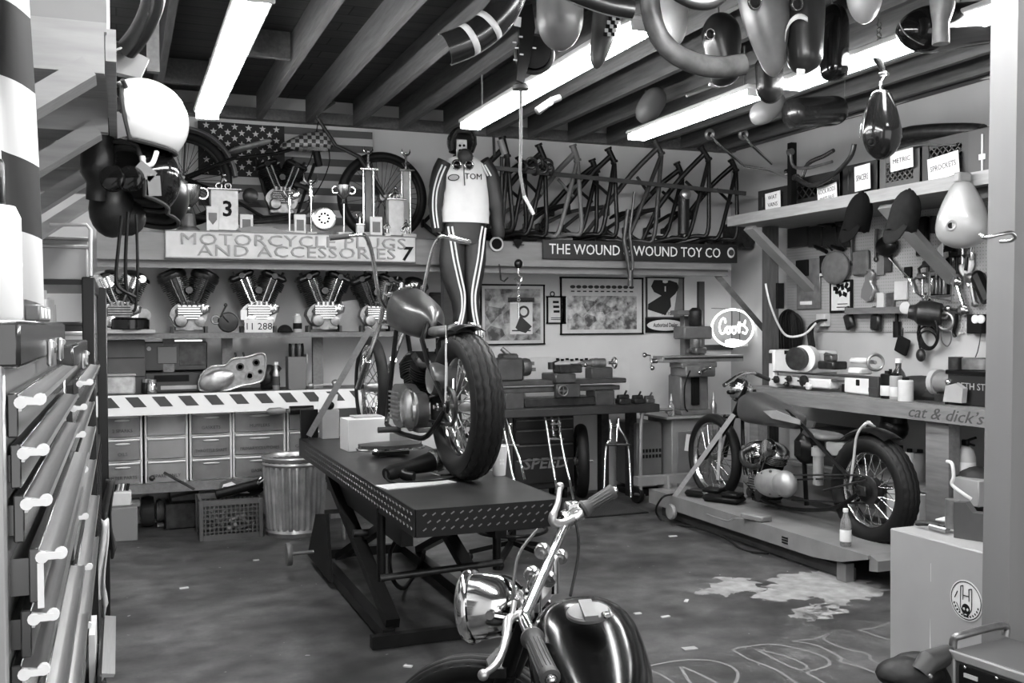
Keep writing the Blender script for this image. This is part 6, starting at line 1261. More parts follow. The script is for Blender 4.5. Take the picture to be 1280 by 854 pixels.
for px, py, r, lb, mm in ((772, 500, .05, 'small dark vise part on the lathe table right of the lathe', dsteel), (790, 498, .045, 'knobby dark fitting near the right end of the lathe table', dsteel), (804, 495, .04, 'little fitting with a lever on the right end of the lathe table', steel)):
    q = V((lx(px), LY-.1, tz)); m = MB(); m.box(q + V((0, 0, r*.5)), (r*2.2, r*2, r), None, .008); m.cyl(q + V((-r, 0, r*1.2)), q + V((r, 0, r*1.2)), r*.5); m.tube([q + V((0, 0, r)), q + V((r*.5, -.02, r*2.4))], r*.2, 6); single('machine_fitting', lb, 'machine part', m, mm)
wb = MB(); a, b = AY(655, 447, YB-.02), AY(786, 497, YB-.02); r = .09; w_, h_ = b.x-a.x, a.z-b.z; pts = []
for cx_, cz_, a0 in ((w_-r, h_-r, 0), (r, h_-r, 90), (r, r, 180), (w_-r, r, 270)):
    for k in range(6): q = R2(a0+k*18); pts.append((cx_+r*math.cos(q), cz_+r*math.sin(q)))
wb.prism(pts, (a.x, YB-.012, b.z), (1, 0, 0), (0, 0, 1), .02); t = Thing('enamel_panel', 'pale rounded enamel panel leaning on the wall behind the lathe', 'panel', ((a.x+b.x)/2, YB-.02, b.z), world=True); t('sheet', wb, mt('enamel', 205, .35, 0, .06, 6)); m = MB()
for i in range(9): q = AY(697+i*6, 449+(i % 2)*1.0, YB-.045); m.box(q, (.03, .004, .018))
t('marks', m, ink)
# ------------------------------------------------------------------ black tool chest and springer forks
t = Thing('roller_tool_chest', 'black roller tool chest with SPEED on a lower drawer under the lathe table', 'tool chest', (lx(687), 7.95, 0)); blk = mt('chest_black', 30, .3, 0, .15, 8)
t('body', MB().box((0, .18, .48), (.58, .4, .74), None, .008), blk); zz = .82
for h in (.09, .09, .13, .13, .22): 
    d = t('drawer', MB().box((0, -.03, zz-h/2), (.55, .02, h-.012), None, .003), blk); t('drawer_rail', MB().box((0, -.045, zz-.012), (.53, .016, .012), None, .003), steel, under=d); zz -= h
t.text('lettering', 'SPEED', .13, (.0, -.042, .335), FACE_CAM, mt('badge_grey', 105, .5), ext=.003, shear=.2, sx=1.2, bold=.002)
for x in (-.22, .22):
    for y in (.05, .32): t('caster', MB().lathe([(.02, -.014), (.05, -.012), (.05, .012), (.02, .014)], (x, y, .05), (1, 0, 0), 18).box((x, y, .09), (.05, .05, .04)), satin)
def springer(label, legs, springs, bars, r=.011):
    t = Thing('springer_fork', label, 'springer fork', AZ(*legs[0][-1][:2], 0) if len(legs[0][-1]) == 2 else AY(*legs[0][-1]), 0, 'springer forks', world=True)
    for l in legs: t('leg', MB().tube([AY(*p) for p in l], r, 10, smooth=3), chrome)
    for (x, y0, y1, Y) in springs:
        m = MB(); n = 60; a, b = AY(x, y0, Y), AY(x+1, y1, Y); m.tube([a + (b-a)*(i/n) + V((.017*math.cos(i*.9), .017*math.sin(i*.9), 0)) for i in range(n+1)], .0038, 5); t('spring', m, chrome)
    for p, q in bars: t('cross_bar', MB().tube([AY(*p), AY(*q)], r*1.1, 10), chrome_d)
    return t
y = 7.6
springer('tall chrome springer fork leaning on the front of the black roller chest', [[(681, 517, y+.1), (689, 570, y), (695, 605, y-.1), (697, 625, y-.3)], [(697, 515, y+.1), (703, 560, y), (712, 600, y-.15), (717, 626, y-.3)], [(689, 515, y+.1), (692, 545, y+.05)]], [(692, 526, 548, y+.05), (699, 526, 548, y+.05)], [((688, 530, y+.05), (700, 530, y+.05)), ((687, 549, y+.03), (704, 549, y+.03))])
springer('chrome springer fork leaning at the left side of the black roller chest', [[(626, 520, y+.1), (634, 555, y), (640, 590, y-.1), (647, 612, y-.2)], [(633, 518, y+.1), (641, 550, y), (650, 575, y-.08), (656, 600, y-.2)]], [(629, 530, 553, y+.05), (638, 530, 553, y+.05)], [((633, 556, y), (648, 557, y))])
springer('small chrome fork standing on its own right of the spare wheel', [[(755, 620, 7.5), (757, 565, 7.6), (760, 553, 7.6), (764, 545, 7.62), (762, 525, 7.65)], [(789, 622, 7.5), (786, 565, 7.6), (782, 548, 7.6), (774, 535, 7.62), (773, 522, 7.65)], [(763, 552, 7.6), (764, 530, 7.64)], [(771, 552, 7.6), (772, 530, 7.64)]], [], [((757, 556, 7.6), (786, 556, 7.6)), ((762, 533, 7.64), (774, 533, 7.64))])
t = Thing('spare_wheel', 'dark spoked wheel leaning behind the right side of the black roller chest', 'wheel', (lx(740), 8.0, 0), world=True); wheel(t, 'rim', V((lx(737), 7.98, .33)), V((.35, .93, 0)), .33, .1, rim_m=chrome_d)
# milling machine on its cabinet
MY = 7.85; mx = lambda px: AY(px, 470, MY).x; mz = lambda py: AY(865, py, MY).z
t = Thing('milling_machine', 'small grey milling machine with crank handles standing on a cabinet below the dealer sign', 'milling machine', (mx(862), MY, mz(517))); X0, Z0 = mx(862), mz(517)
mg = mt('mill_grey', 104, .45, .2, .18, 10); G = lambda px, py, y=0: V((mx(px)-X0, y, mz(py)-Z0))
def bx2(x0, y0, x1, y1, y=0, d=.2, bev=.008): a, b = G(x0, y0), G(x1, y1); return MB().box(((a.x+b.x)/2, y, (a.z+b.z)/2), (b.x-a.x, d, a.z-b.z), None, bev)
t('base', bx2(841, 511, 882, 517, 0, .3), mg); t('column', bx2(844, 468, 879, 512, .02, .22, .012), mg); t('dovetail', bx2(857, 470, 866, 505, -.1, .03, .002), ink)
t('knee', bx2(843, 456, 880, 470, -.06, .28, .012), mg); t('saddle', bx2(840, 452, 884, 459, -.06, .22), mg); tb_ = t('table', bx2(818, 444, 918, 452, -.06, .18, .004), mt('mill_table', 150, .35, .6, .15, 12)); t('t_slot', bx2(820, 446, 917, 448, -.152, .006, 0), dsteel, under=tb_)
a = G(812, 450); t('table_crank', MB().cyl(a + V((.04, -.06, 0)), a + V((-.02, -.06, 0)), .022).tube([a + V((-.02, -.06, 0)), a + V((-.03, -.08, -.055))], .009, 8).ell(a + V((-.03, -.1, -.06)), (.022,)*3, None, 12, 8).tube([a + V((-.02, -.06, 0)), a + V((-.03, -.06, .05)), a + V((-.08, -.07, .055))], .009, 8).ell(a + V((-.09, -.07, .055)), (.022,)*3, None, 12, 8), chrome_d)
a = G(861, 461); t('knee_crank', MB().cyl(a + V((0, -.18, 0)), a + V((0, -.26, 0)), .022).tube([a + V((-.05, -.26, -.02)), a + V((.05, -.26, .02))], .01, 8).ell(a + V((.055, -.27, .02)), (.018,)*3, None, 10, 6).ell(a + V((-.055, -.27, -.02)), (.018,)*3, None, 10, 6), chrome_d)
t('head', bx2(848, 408, 884, 424, .0, .2, .015), mg); t('spindle', MB().lathe([(.05, 0), (.05, .07), (.035, .09), (.03, .12), (.012, .14)], G(866, 424, -.05), (0, 0, -1), 20), alu_d); t('motor', MB().lathe([(.05, 0), (.065, .02), (.065, .14), (.03, .17)], G(868, 408, -.02), (0, 0, 1), 20), dsteel); t('overarm', bx2(846, 388, 872, 394, .05, .14, .006), mg); t('rear_column', bx2(862, 395, 880, 456, .13, .08, .006), mg)
a = G(868, 438); t('vise', MB().box(a + V((0, -.06, 0)), (.12, .12, .06), None, .01).cyl(a + V((-.08, -.08, 0)), a + V((-.12, -.08, 0)), .018), steel); t('feed_cable', MB().tube([G(848, 462, -.2), G(840, 480, -.22), G(843, 505, -.18), G(848, 512, -.16)], .007, 6, smooth=5), rubber)
cz = mz(517); t = Thing('machine_cabinet', 'grey steel cabinet under the milling machine with a paper note on its front', 'cabinet', (mx(858), MY, 0)); w_ = mx(890)-mx(830)
t('body', MB().box((0, .05, cz/2-.0), (w_, .44, cz-.01), None, .008), mt('cab_grey', 118, .5, 0, .1, 6)); t('top', MB().box((-.03, .03, cz-.012), (w_+.1, .5, .022), None, .004), mt('cab_top', 128, .5, 0, .1, 6)); dd = t('door', MB().box((0, -.175, cz*.45), (w_*.8, .012, cz*.72), None, .004), mt('cab_door', 98, .5, 0, .1, 6)); t('note', MB().box((-.06, -.184, cz*.66), (.13, .003, .15), M.Rotation(.15, 3, 'Y')), paper, under=dd); t('door_slot', MB().box((.02, -.183, cz*.45), (.03, .004, .07)), ink, under=dd)
for px, py, lb, mm in ((839, 513, 'small clear squeeze bottle on the cabinet left of the mill column', clear), (892, 513, 'jar standing on the cabinet right of the mill column', alu)):
    p = AY(px, py, 7.7); t = Thing('squeeze_bottle', lb, 'bottle', (p.x, 7.7, cz)); t('body', MB().lathe([(.026, 0), (.03, .008), (.03, .09), (.012, .12), (.01, .14)], n=18), mm); t('nozzle', MB().lathe([(.012, .138), (.008, .16), (.003, .2)], n=12), offw)
wx = AY(800, 560, 7.85).x; we = AY(832, 560, 7.85).x; t = Thing('welding_machine', 'grey welding machine box with louvre slots beside the machine cabinet', 'welder', ((wx+we)/2-.06, 7.9, 0)); hh = AY(815, 530, 7.7).z; t('body', MB().box((0, .1, hh/2+.04), (we-wx-.0, .4, hh-.08), None, .012), mt('welder_grey', 88, .45, 0, .12, 8)); m = MB()
for r in range(2):
    for i in range(7): m.box((-.1+.034*i, -.102, hh*.62-.05*r), (.022, .004, .03))
t('louvres', m, ink); t('plinth', MB().box((0, .1, .03), (we-wx+.02, .34, .06)), black)
t = Thing('hand_truck', 'pale tubular hand truck standing before the welding machine', 'hand truck', AY(802, 600, 7.55), world=True); t('tube_frame', MB().tube([V((AY(801, 620, 7.5).x, 7.5, .06)), AY(801, 560, 7.55), AY(802, 525, 7.6), AY(808, 514, 7.6), AY(840, 512, 7.62)], .016, 10, smooth=4), grey2); t('wheel', MB().lathe([(.02, -.02), (.07, -.022), (.075, 0), (.07, .022), (.02, .02)], V((AY(800, 620, 7.5).x, 7.55, .075)), (1, .2, 0), 24), rubber); t('axle', MB().cyl(V((AY(793, 605, 7.5).x, 7.5, .09)), V((AY(806, 620, 7.5).x, 7.5, .07)), .012), steel)
# stool and rubber mat
p = AZ(640, 700, 0); t = Thing('shop_stool', 'low round black shop stool with a foot ring beside the lift table', 'stool', (p.x, p.y, 0)); t('seat', MB().lathe([(.03, .36), (.15, .37), (.18, .4), (.18, .44), (.16, .46), (.01, .465)], n=30), satin); t('post', MB().cyl((0, 0, .1), (0, 0, .37), .03), black); t('foot_ring', MB().torus((0, 0, .2), (0, 0, 1), .23, .012, 36, 8), black)
for i in range(5): q = 2*PI*i/5+.3; t('leg', MB().bar((0, 0, .12), (.28*math.cos(q), .28*math.sin(q), .06), .035, .03), black); t('caster', MB().ell((.28*math.cos(q), .28*math.sin(q), .028), (.026, .026, .028), None, 12, 8), rubber)
for i in range(3): q = 2*PI*i/3; t('ring_spoke', MB().cyl((0, 0, .2), (.23*math.cos(q), .23*math.sin(q), .2), .007), black)
a, b, c, d = AZ(690, 652, 0), AZ(823, 646, 0), AZ(835, 613, 0), AZ(700, 611, 0)
t = Thing('rubber_mat', 'ribbed black rubber mat on the floor before the lathe table', 'mat', ((a.x+b.x)/2, a.y, 0), world=True); mx0, mx1, my0, my1 = a.x, b.x, a.y, a.y+1.0
t('sheet', MB().box(((mx0+mx1)/2, (my0+my1)/2, .005), (mx1-mx0, my1-my0, .01)), rubber); m = MB()
for i in range(42): m.box((mx0+.02+i*(mx1-mx0-.04)/41, (my0+my1)/2, .012), (.008, my1-my0-.02, .006))
t('ribs', m, mt('mat_rib', 62, .6))
# ------------------------------------------------------------------ chalk lettering and worn paint on the floor
chalk = mt('chalk', 112, .9); m_ = []
def chalk_line(pts, name='chalk_letter'):
    mb = MB(); P_ = spline([AZ(x, y, .0) for x, y in pts], 5); L_, R_ = [], []
    for i, p in enumerate(P_):
        d = (P_[min(i+1, len(P_)-1)]-P_[max(i-1, 0)]).normalized(); s = V((-d.y, d.x, 0))*.0075; L_.append(mb.bm.verts.new(p + s + V((0, 0, .0015)))); R_.append(mb.bm.verts.new(p - s + V((0, 0, .0015))))
    for i in range(len(P_)-1): mb.face([L_[i], L_[i+1], R_[i+1], R_[i]])
    return mb
t = Thing('chalk_lettering', 'large chalk outline letters drawn on the floor before the grey cabinet', 'floor lettering', AZ(950, 820, 0), world=True)
for pts in ([(806, 836), (812, 833), (850, 826), (885, 826), (910, 832), (922, 842), (918, 856), (900, 870)], [(850, 833), (880, 846), (898, 858), (870, 862), (850, 833)], [(806, 836), (830, 846), (850, 862), (860, 880)], [(915, 812), (960, 806), (1000, 812), (1030, 822), (1036, 832), (1010, 841), (1020, 848), (1040, 860)],
            [(915, 812), (935, 824), (970, 838), (1000, 858)], [(945, 812), (985, 822), (1008, 833), (1000, 838), (975, 828), (945, 812)], [(990, 802), (1018, 799), (1036, 793), (1030, 800), (1058, 812), (1085, 818), (1090, 826), (1120, 838)], [(990, 802), (1020, 807), (1050, 822), (1052, 828), (1080, 836), (1115, 850)], [(1073, 788), (1095, 785), (1115, 778)], [(1073, 788), (1090, 793), (1115, 802)]):
    t('chalk_stroke', chalk_line(pts), chalk, ang=0)
worn = mt('worn_paint', 134, .8, 0, .3, 11, detail=8)
def patch(outline, holes_seed, label):
    mb = MB(); P_ = spline([AZ(x, y, 0) for x, y in outline], 12, True); random.seed(holes_seed); vs_ = [mb.bm.verts.new(p + V((random.uniform(-.018, .018)+.03*math.sin(p.y*61+p.x*17), random.uniform(-.02, .02)+.03*math.sin(p.x*47), .0012))) for p in P_]; mb.face(vs_); bmesh.ops.triangulate(mb.bm, faces=mb.bm.faces[:]); return single('paint_patch', label, 'paint patch', mb, worn, 'worn pale patches on the floor', 0)
patch([(870, 742), (885, 733), (905, 722), (935, 725), (950, 733), (945, 740), (925, 739), (910, 745), (890, 744)], 1, 'worn pale patch on the floor, left of the larger one')
patch([(938, 745), (955, 735), (975, 722), (1010, 715), (1050, 718), (1085, 728), (1105, 737), (1090, 747), (1060, 753), (1055, 765), (1020, 774), (990, 768), (1015, 757), (1030, 748), (1000, 750), (965, 751)], 2, 'largest worn pale patch on the floor before the bike lift')
patch([(985, 766), (1010, 762), (1040, 752), (1050, 762), (1025, 775), (1000, 773)], 5, 'small worn patch in front of the largest one')
random.seed(11)
for i, (px, py, sx_, lb) in enumerate(((841, 671, .06, 'white scrap on the floor nearest the far lift caster'), (832, 772, .05, 'white scrap in front of the worn paint patch'), (858, 752, .05, 'pale scrap beside the small worn patch'), (862, 812, .07, 'flattened grey packet on the floor near the chalk letters'), (797, 768, .04, 'tiny scrap right of the black tank'), (230, 736, .05, 'pale scrap on the floor in front of the trash can'), (510, 834, .04, 'pale scrap on the floor left of the front tire'), (320, 701, .04, 'small bright scrap before the milk crate'))):
    p = AZ(px, py, 0); single('floor_scrap', lb, 'litter', MB().box((p.x, p.y, .004), (sx_, .02+.02*(i == 3), .006), M.Rotation(random.uniform(-1, 1), 3, 'Z')), offw if i != 3 else grey1, 'scraps on the floor')
# ================================================================== right wall: shelf with crates
RS = RZ                      # top of the right shelf
def rsy(px, X): 
    d = ray(px, 240); return X/d.x*d.y   # depth of a point at that picture column on the upright plane X
def lattice(mb, w, h, o=(0, 0, 0), y=0, n=5, r=.006):
    o = V(o)
    for i in range(-n, n*2):
        for s in (1, -1):
            a = V((i*w/n, 0, 0)); pts = []
            x0 = i*w/n; 
            p0 = max(0, x0) if s == 1 else min(w, x0 + 0); 
            # clip the slanted bar to the panel
            ts = [t/40 for t in range(41)]; inside = [(x0 + s*t*h, t*h) for t in ts if 0 <= x0 + s*t*h <= w]
            if len(inside) > 4: mb.bar(o + V((inside[0][0], y, inside[0][1])), o + V((inside[-1][0], y, inside[-1][1])), r, r)
    return mb
def crate(label, px0, px1, X, h, mm, depth=.32, lat=True, solid=False):
    y1, y0 = rsy(px0, X), rsy(px1, X); w = y1-y0
    # local frame: x along the shelf away from the camera reversed (towards us), y into the wall
    t = Thing('storage_crate', label, 'crate', (X, (y0+y1)/2, RS), -PI/2, 'crates on the right wall shelf')
    f = MB(); f.box((0, depth/2, .01), (w, depth, .02))
    for s in (-1, 1): f.box((s*(w/2-.012), depth/2, h/2), (.024, depth, h))
    f.box((0, depth, h/2), (w, .02, h))
    f.box((0, .008, h-.03), (w, .02, .06)); f.box((0, .008, .035), (w, .02, .07))
    for s in (-1, 1): f.box((s*(w/2-.03), .006, h/2), (.06, .022, h), None, .003)
    if solid: f.box((0, .01, h/2), (w, .016, h))
    t('shell', f, mm)
    if lat and not solid: t('lattice', lattice(MB(), w-.1, h-.13, (-(w/2-.05), .006, .07), 0, 6, .008), mm)
    return t
cb = mt('crate_black', 26, .5); cg = mt('crate_grey', 74, .5)
crate('low black crate at the far end of the right shelf, behind the first paper sign', 948, 988, 5.0, .2, cb, solid=True)
crate('black lattice crate second from the far end of the right shelf', 990, 1050, 5.0, .235, cb)
crate('black crate with a square sign clipped on, under the chain-hung tank', 1054, 1097, 5.0, .25, cb, solid=True)
crate('grey lattice crate in the middle of the right shelf', 1100, 1150, 5.0, .265, cg)
crate('dark lattice crate behind the long sprockets sign', 1153, 1212, 5.0, .30, mt('crate_dark2', 44, .5))
def shelf_sign(label, px, py, w, h, lines, tl=0, X=4.965):
    p = AX(px, py, X); t = Thing('paper_sign', label, 'paper sign', p, 0, 'paper signs on the shelf crates', FACE_LEFT @ M.Rotation(R2(tl), 3, 'Z')); t('sheet', MB().box((0, 0, 0), (w, h, .003)), paper)
    for i, l in enumerate(lines): t.text('lettering', l, h*.34, (0, h*(.2-.42*i) if len(lines) > 1 else 0, .003), M.Identity(3), marker, ext=.0004, sx=min(1.1, w*.85/(len(l)*h*.34*.6)))
shelf_sign('small square sign on the far low crate of the right shelf', 966, 251, .2, .14, ['WAT', 'VANS'], 2)
shelf_sign('tilted two-line paper sign leaning before the far lattice crate', 1034, 243, .22, .14, ['ROCK RODS', 'PARTS BASE'], 5)
shelf_sign('square sign on the black crate under the chain-hung tank', 1078, 222, .16, .18, ['SPACERS'], 2)
shelf_sign('wide grey sign on the grey lattice crate', 1127, 200, .21, .13, ['METRIC'], 2)
shelf_sign('long tilted sign reading sprockets on the near lattice crate', 1179, 208, .26, .15, ['SPROCKETS'], 5)
t = Thing('upright_box', 'dark upright box with a pale cross emblem at the near end of the right shelf', 'box', AX(1222, 215, 4.97) - V((0, 0, 0)), 0, None, FACE_LEFT); t('box', MB().box((0, .05, -.12), (.17, .44, .22), None, .004), mt('box_dark', 52, .5)); t('emblem', MB().box((.03, .1, -.006), (.012, .26, .006)).box((.03, .09, -.006), (.05, .035, .007)), offw); t('label_patch', MB().box((-.05, -.13, -.006), (.05, .08, .005)), paper)
# exhaust pipes lying on top of the crates
for i, (pts, r, lb) in enumerate((([(1095, 178), (1140, 166), (1200, 163), (1228, 165)], .05, 'fat dark exhaust pipe lying over the crates behind the chain-hung tank'), ([(1100, 190), (1150, 180), (1225, 173)], .035, 'thinner dark pipe lying under the fat exhaust pipe'))):
    m = MB(); m.tube([AX(x, y, 5.12+.03*i) for x, y in pts], r, 12, smooth=3); single('exhaust_pipe', lb, 'exhaust pipe', m, dsteel)
m = MB(); m.tube([AX(1105, 195, 4.98), AX(1140, 183, 4.97), AX(1172, 181, 4.97), AX(1195, 182, 4.97)], .006, 6, smooth=4); single('bent_wire', 'thin pale bent wire lying on the crates', 'wire', m, alu)
for i, (pts, lb) in enumerate((([(985, 215), (1000, 225), (1010, 205), (1030, 195), (1042, 188)], 'chrome bar curling over the far crates'), ([(995, 222), (1015, 232), (1040, 220), (1062, 198), (1068, 180)], 'dark forked tube lying over the crates before the chain-hung tank'), ([(988, 190), (992, 208), (1010, 210), (1040, 202)], 'thin bent tube standing behind the first crate'))):
    m = MB(); m.tube([AX(x, y, 4.92-.03*i) for x, y in pts], [.016, .018, .012][i], 10, smooth=4); m.cyl(AX(*pts[0], 4.92-.03*i) - V((0, .02, 0)), AX(*pts[0], 4.92-.03*i) + V((0, .02, 0)), .026); single('bent_tube', lb, 'motorcycle part', m, [chrome, dsteel, steel][i])
single('black_post', 'thin black upright post beside the first crate of the right shelf', 'post', MB().box((AX(990, 180, 4.9).x, AX(990, 180, 4.9).y, RS+.25), (.05, .05, .5)), black)
# ------------------------------------------------------------------ things on the pegboard wall
PX = XR-.02
W_ = lambda px, py, d=0.0: AX(px, py, PX-d)
def hung(name, label, cat, mb, mm, group=None): return single(name, label, cat, mb, mm, group)
def wbox(px0, py0, px1, py1, d=.03, off=0, bev=.004):
    a, b = W_(px0, py0), W_(px1, py1); return MB().box((PX-off-d/2, (a.y+b.y)/2, (a.z+b.z)/2), (d, abs(a.y-b.y), abs(a.z-b.z)), None, bev)
def slug(mb, pts, r, d=.03): return mb.tube([W_(x, y, d) for x, y in pts], r, 8, smooth=3)
TWG = 'tools hung on the right wall'
def cap(label, px, py, peak, s=1):
    c = AX(px, py, 4.86); t = Thing('baseball_cap', label, 'cap', c, world=True); mm = mt('cap_'+str(px), 15 if px < 1100 else 32, .9, 0, .15, 25, .2, spec=.08)
    rot = M.Rotation(R2(12), 3, 'X'); mb = MB(); rings = []
    for k in range(13):
        u = k/12; z = .13-.27*u; r = math.sqrt(max(0, 1-(1-min(1, u/.6+.03))**2)); fl = 1+.12*u
        rings.append([mb.bm.verts.new(c + rot @ V((.088*s*r*math.cos(q)*fl, .1*s*r*math.sin(q) + .02*u*u, z + .03*u*math.cos(q*6)*.25))) for q in [2*PI*i/24 for i in range(24)]])
    mb.loft(rings); t('crown', mb, mm)
    pb_ = MB(); pc = V(peak) if len(peak) == 3 else AX(*peak, 4.8)
    for e in (0, 1): pass
    g = pb_.grid(lambda u, v: c + rot @ V((-.06*s + .0*v + .05*math.cos((u-.5)*PI)*0 - .035*v - .03*math.cos((u-.5)*PI)*v, (u-.5)*.19*s*(1-.18*v*v), -.1 - .13*v*math.cos((u-.5)*1.7) + .03*math.cos((u-.5)*PI)*(1-v))), 14, 6)
    o = t('peak', pb_, mm); md = o.modifiers.new('thickness', 'SOLIDIFY'); md.thickness = .006
    t('button', MB().ell(c + rot @ V((0, 0, .13)), (.011,)*3, None, 10, 6), mm)
cap('dark cap hanging from the shelf edge left of the wooden brace', 1075, 264, (1082, 286), .95)
cap('greyish baseball cap with its peak down, hanging right of the wooden brace', 1133, 262, (1146, 276), 1.0)
m = wbox(988, 286, 1013, 308, .03, .005); hung('packet', 'dark bag of parts pinned at the far top of the pegboard', 'packet', m, mt('bag_dark', 40, .3))
for i, (x0, x1, y) in enumerate(((1014, 1032, 284), (1032, 1050, 285), (1050, 1066, 284))):
    m = wbox(x0, y, x1-1, y+24, .03, .005); slug(m, [(x0+2, y+22), (x0+8, y+28)], .008); hung('packet', ['dark packet left of the row under the shelf', 'dark packet in the middle of the row under the shelf', 'dark packet at the right of the row under the shelf'][i], 'packet', m, mt('packet_dark', 36, .35, 0, .3, 30), 'dark packets under the shelf')
for i, pts in enumerate((((1016, 277), (1030, 281), (1042, 282)), ((1046, 279), (1060, 278)))): hung('short_tube', ['black grip lying on the pegs at the top, left one', 'black grip on the pegs beside the dark cap'][i], 'tube', slug(MB(), list(pts), .022), black)
for i, pts in enumerate((((1019, 308), (1033, 315)), ((1040, 308), (1054, 312)))): hung('screwdriver_grip', ['slanting black handle left, below the packets', 'slanting black handle right, below the packets'][i], 'tool', slug(MB(), list(pts), .018), black, 'slanted handles under the packets')
for i, (x, y0, y1) in enumerate(((1066, 284, 326), (1096, 286, 322))): 
    m = slug(MB(), [(x, y0), (x-1, (y0+y1)//2), (x-1, y1)], .014); m.torus(W_(x-1, y1+2, .03), (1, 0, 0), .018, .008, 14, 6); hung('box_wrench', ['long dark wrench hanging left below the dark cap', 'long dark wrench hanging left of the brace'][i], 'wrench', m, dsteel, 'long wrenches under the shelf')
hung('packaged_kit', 'large clear package with gaskets hanging at the far end of the pegboard', 'package', wbox(998, 325, 1027, 386, .02, .002), mt('package_clear', 100, .3, 0, .35, 14, coat=.3))
m = wbox(1000, 326, 1014, 345, .03, .02); hung('gasket_bundle', 'dark rings in the top of the large clear package', 'gasket', m, ink); hung('package_card', 'pale strip at the bottom of the large clear package', 'card', wbox(1003, 377, 1018, 381, .004, .024), paper)
hung('packet', 'narrow black card pack with a pale foot beside the grey bag', 'packet', wbox(1026, 320, 1036, 346, .02), ink); hung('packet_strip', 'pale strip at the bottom of the narrow black card pack', 'label', wbox(1027, 342, 1034, 345, .004, .02), offw)
m = MB(); m.ell((PX-.05, (W_(1050, 335).y), W_(1050, 335).z), (.05, .17, .14), None, 18, 10); hung('soft_bag', 'grey crumpled soft bag hanging above the framed print', 'bag', m, mt('bag_grey', 92, .7, 0, .2, 18, .4))
hung('folded_bag', 'grey folded bag hanging right of the crumpled soft bag', 'bag', wbox(1069, 314, 1089, 344, .04, .0, .015), mt('bag_grey2', 86, .6, 0, .2, 18, .3))
a = wbox(1040, 353, 1066, 389, .015, .002); t = Thing('framed_print', 'small framed print with dark leaf shapes on the right wall', 'picture', (PX-.02, W_(1053, 371).y, W_(1053, 371).z), world=True); t('frame', wbox(1038, 351, 1067, 391, .012, .0), ink); t('sheet', wbox(1041, 354, 1064, 388, .004, .013), paper); m = MB()
for k, (x, y) in enumerate(((1044, 361), (1048, 357), (1053, 359), (1058, 357), (1061, 362), (1056, 368), (1050, 367), (1046, 364))): q = W_(x, y, .02); m.box(q, (.003, .05, .035), M.Rotation(k*.7, 3, 'X'))
m.box(W_(1053, 380, .02), (.003, .12, .006)); m.box(W_(1053, 384, .02), (.003, .14, .006)); t('drawing', m, ink)
t = Thing('curved_strap', 'pale-edged hourglass shaped strap hanging left of the tool ledge', 'strap', W_(1086, 358), world=True); hp_ = [(1083, 338), (1091, 337), (1093, 350), (1092, 362), (1090, 376), (1084, 377), (1077, 372), (1078, 362), (1082, 352)]
m = MB(); q = [W_(x, y, .02) for x, y in hp_]; m.prism([(v.y, v.z) for v in q], (PX-.03, 0, 0), (0, 1, 0), (0, 0, 1), .02); t('body', m, mt('strap_grey', 108, .6)); t('shiny_edge', MB().tube([W_(x, y, .045) for x, y in ((1085, 337), (1092, 342), (1089, 352), (1093, 362), (1089, 374))], .014, 8, smooth=4), alu)
for i, (x0, y0, x1, y1, mm, lb) in enumerate(((1098, 320, 1107, 344, grey2, 'tall packet left of three hanging under the brace'), (1107, 318, 1116, 340, grey3, 'tall packet right of three hanging under the brace'), (1132, 334, 1141, 347, ink, 'small dark packet behind the jointed rod'), (1120, 352, 1136, 375, offw, 'pale square card hanging in the middle of the pegboard'), (1098, 366, 1107, 385, offw, 'slanted pale packet standing on the ledge'), (1110, 366, 1120, 384, steel, 'shiny strip packet standing on the ledge'))): hung('packet', lb, 'packet', wbox(x0, y0, x1, y1, .02), mm)
m = slug(MB(), [(1112, 322), (1130, 342), (1138, 350), (1144, 364), (1155, 372)], .01); m.torus(W_(1158, 372, .03), (1, 0, 0), .03, .012, 14, 6); hung('jointed_rod', 'bright jointed rod slanting across the pegboard', 'tool', m, chrome)
hung('tool_ledge', 'narrow ledge of tools across the pegboard', 'ledge', MB().box((PX-.05, (W_(1068, 388).y+W_(1170, 390).y)/2, W_(1120, 388).z), (.1, abs(W_(1068, 388).y-W_(1170, 390).y), .05)), woodd)
hung('flat_bar', 'short dark flat bar resting on the ledge end', 'bar', wbox(1060, 388, 1085, 391, .06), dsteel)
# cluster left of the grey tank
hung('leather_holster', 'long black holster hanging right of the wooden brace', 'holster', wbox(1150, 272, 1163, 320, .05, 0, .01), black)
m = MB(); q = [W_(x, y, .02) for x, y in ((1150, 292), (1150, 318), (1138, 305))]; m.prism([(v.y, v.z) for v in q], (PX-.02, 0, 0), (0, 1, 0), (0, 0, 1), .02); hung('triangle_flap', 'dark triangular flap beside the black holster', 'flap', m, black)
hung('dark_pouch', 'dark pouch hanging under the brace', 'pouch', MB().ell((PX-.05, W_(1114, 308).y, W_(1114, 308).z), (.05, .11, .08), None, 16, 8), black)
hung('dark_roll', 'dark roll hanging between the holster and the grey tank', 'roll', slug(MB(), [(1170, 270), (1168, 292)], .04), black)
hung('white_tag', 'white tag hanging below the grey tank', 'tag', MB().prism([(-.03, -.08), (.03, -.04), (.03, .07), (-.02, .03)], W_(1175, 315, .12), (0, -1, 0), (0, 0, 1), .004), white)
random.seed(21)
spots = [(1188, 310, 'black puller tool below the grey tank, left'), (1196, 318, 'black puller tool below the grey tank, right'), (1160, 330, 'small dark three-armed puller above the strip rack'), (1153, 345, 'small bright puller left of the strip rack'), (1203, 305, 'bright little clamp under the grey tank')]
